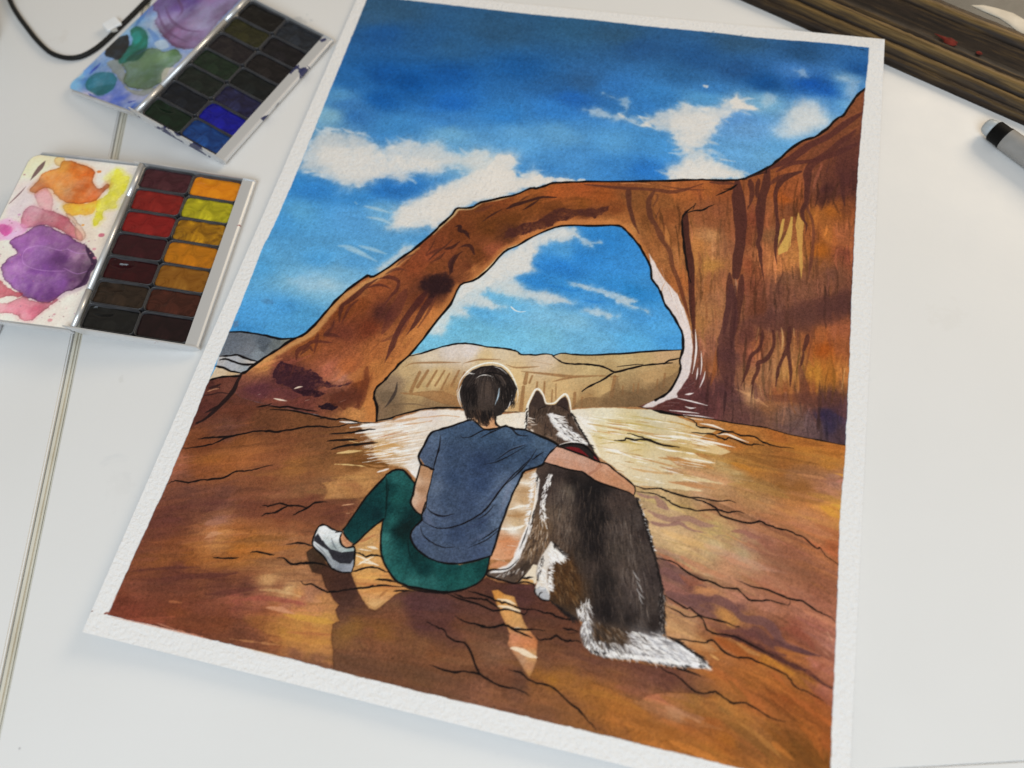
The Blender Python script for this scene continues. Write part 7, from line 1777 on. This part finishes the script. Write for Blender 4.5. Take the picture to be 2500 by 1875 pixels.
wm_.base(wm_.ramp(wm_.noise(120, 4, 0.6, wm_.obj()), [(0.3, (0.48, 0.43, 0.35, 1)), (0.7, (0.60, 0.55, 0.46, 1))]))
patch('painted_cloud', [(97, 49), (102, 52.5), (108, 54), (116, 55), (126, 53), (134, 49), (138, 44), (130, 43.2), (124, 44.0), (118, 46.5), (112, 48.2), (105, 48.4)], 8.6, wm_.m, pic, 0.25)
bl_ = NT('picture_blue', rough=0.5)
bl_.base(bl_.ramp(bl_.noise(120, 4, 0.6, bl_.obj()), [(0.3, (0.05, 0.09, 0.22, 1)), (0.7, (0.09, 0.15, 0.32, 1))]))
patch('painted_stroke', [(82, 57), (88, 59), (95, 63), (92, 64.5), (85, 62), (80, 59)], 8.6, bl_.m, pic, 0.25)

# ------------------------------------------------------------------ grey marker at the right edge
pd = Vector((0.755, -0.655, 0)).normalized()
pen = tag(empty('marker_pen', (0.1883, 0.1217, TZ), math.atan2(pd.y, pd.x)), 'grey barrelled pen with black collar and frosted tip under the picture frame', 'pen')


def plain(name, c1, c2, rough, sc=150, **kw):
    m = NT(name, rough=rough, **dict(dict(spec=0.3), **kw))
    m.base(m.ramp(m.noise(sc, 3, 0.6, m.obj()), [(0.3, tuple(c1) + (1,)), (0.7, tuple(c2) + (1,))]))
    return m


def lathe_x(name, rows, mat, zc):
    tube(name, [(x * mm, 0, zc * mm) for x, _ in rows], [r * mm for _, r in rows], mat, pen, 32)


lathe_x('barrel', [(6.6, 4.7), (6.9, 5.0), (60, 5.1), (118, 5.0), (120, 4.4)], plain('pen_grey', (0.30, 0.295, 0.285), (0.36, 0.355, 0.345), 0.38).m, 5.1)
lathe_x('collar', [(0, 4.3), (0.5, 4.75), (5.6, 4.75), (6.0, 4.95), (6.7, 4.95), (6.9, 4.5)], plain('pen_black', (0.003, 0.003, 0.003), (0.006, 0.006, 0.006), 0.6, spec=0.12).m, 5.1)
tipm = plain('pen_frosted_tip', (0.50, 0.55, 0.58), (0.60, 0.65, 0.68), 0.35)
tipm.b.inputs['Transmission Weight'].default_value = 0.25
lathe_x('tip', [(-5.0, 1.2), (-4.6, 2.6), (-3.6, 3.4), (-2.0, 3.8), (0.3, 4.0)], tipm.m, 5.1)

# ------------------------------------------------------------------ black cord, white tag, jars at the left edge
pts = [(-350, 148), (-342.5, 138.7), (-333, 129.6), (-323, 121.4), (-313, 113.5), (-303.9, 107.3), (-298, 104.2), (-292.6, 102.7), (-288, 102.2), (-283.7, 102.7), (-280, 104.2), (-276.6, 107.3), (-273.5, 111.8), (-271.2, 117), (-269.2, 123), (-267.0, 130), (-264.5, 138), (-262, 147), (-259, 157), (-256, 170)]
Q = []
for i in range(len(pts) - 1):
    p0, p1, p2, p3 = [np.array(pts[min(max(i + k, 0), len(pts) - 1)], float) for k in (-1, 0, 1, 2)]
    for t in (0, .25, .5, .75):
        Q.append(0.5 * (2 * p1 + (p2 - p0) * t + (2 * p0 - 5 * p1 + 4 * p2 - p3) * t * t + (3 * p1 - p0 - 3 * p2 + p3) * t ** 3))
cordm = plain('black_cord', (0.004, 0.004, 0.004), (0.008, 0.008, 0.008), 0.6, 900)
cordm.normal(cordm.bump(cordm.noise(1500, 2, 0.5, cordm.obj()), 0.4, 0.0003))
cord = tube('cord', [(x * mm, y * mm, TZ + 1.4 * mm) for x, y in Q], 1.35 * mm, cordm.m, None, 12)
tag(cord, 'thin black cord looping behind the blue stained palette', 'cord')
tg = empty('tag', (-0.2714, 0.1288, TZ + 0.0022), math.radians(-37))
tag(tg, 'small white plastic tab beside the black cord', 'tab')
bm = bmesh.new()
for z, ins in ((0, .3), (.2, 0), (1.1, 0), (1.4, .3)):
    for x, y in rrect(7.6 - 2 * ins, 8.8 - 2 * ins, 0.9):
        bm.verts.new(((x + ins - 3.8) * mm, (y + ins - 4.4) * mm, z * mm))
bm.verts.ensure_lookup_table()
nn = len(rrect(6, 8, 1))
for k in range(3):
    for i in range(nn):
        bm.faces.new([bm.verts[j] for j in (k * nn + i, k * nn + (i + 1) % nn, (k + 1) * nn + (i + 1) % nn, (k + 1) * nn + i)])
bm.faces.new([bm.verts[i] for i in range(nn)][::-1])
bm.faces.new([bm.verts[3 * nn + i] for i in range(nn)])
bm_obj('plate', bm, plain('white_plastic', (0.76, 0.79, 0.82), (0.84, 0.86, 0.88), 0.3).m, tg)
bm = bmesh.new()
bmesh.ops.create_cube(bm, size=1.0, matrix=Matrix.Translation((4.2 * mm, -1.2 * mm, 0.3 * mm)) @ Matrix.Diagonal((3.0 * mm, 3.4 * mm, 1.6 * mm, 1)))
bmesh.ops.bevel(bm, geom=list(bm.edges), offset=0.25 * mm, segments=2, affect='EDGES')
bm_obj('stem', bm, plain('grey_plastic', (0.42, 0.42, 0.40), (0.52, 0.52, 0.50), 0.4).m, tg)


def jar(name, loc, rows, mat, rows2=None, mat2=None, part='wall'):
    root = empty(name, loc)
    for nm_, rr, mt in ((part, rows, mat), ('contents', rows2, mat2)):
        if not rr:
            continue
        seg = 64
        vs_, fs_ = [], []
        for r, z in rr:
            vs_ += [(r * mm * math.cos(2 * math.pi * k / seg), r * mm * math.sin(2 * math.pi * k / seg), z * mm) for k in range(seg)]
        for q in range(len(rr) - 1):
            fs_ += [(q * seg + k, q * seg + (k + 1) % seg, (q + 1) * seg + (k + 1) % seg, (q + 1) * seg + k) for k in range(seg)]
        fs_.append(tuple(range(seg))[::-1])
        fs_.append(tuple(range((len(rr) - 1) * seg, len(rr) * seg)))
        mesh_obj(nm_, vs_, fs_, mt, root, True)
    return root


wc = jar('cup', (-0.2590, -0.0655, TZ), [(19.0, 0), (20.4, .8), (20.8, 3), (21, 24), (20.4, 25), (19.6, 24), (19.4, 4), (18, 2.4)], plain('white_glaze', (0.72, 0.72, 0.72), (0.80, 0.80, 0.80), 0.2).m,
         [(18.2, 2.6), (19.2, 3), (19.3, 16)], plain('rinse_water', (0.30, 0.36, 0.42), (0.36, 0.42, 0.48), 0.08).m)
tag(wc, 'white cup cut off by the left edge beside the orange and purple stained lid', 'cup')
gj = jar('jar', (-0.3735, 0.0960, TZ), [(37, 0), (40, 1), (41, 4), (41, 58), (40, 60), (38.6, 59), (38.6, 6), (36, 4)], plain('blue_grey_glass', (0.36, 0.42, 0.46), (0.44, 0.50, 0.54), 0.15).m,
         [(36.4, 4.2), (38.2, 6.2), (38.3, 40)], plain('blue_rinse_water', (0.20, 0.28, 0.36), (0.26, 0.34, 0.42), 0.08).m)
tag(gj, 'blue grey jar cut off by the upper left edge, left of the black cord', 'jar')
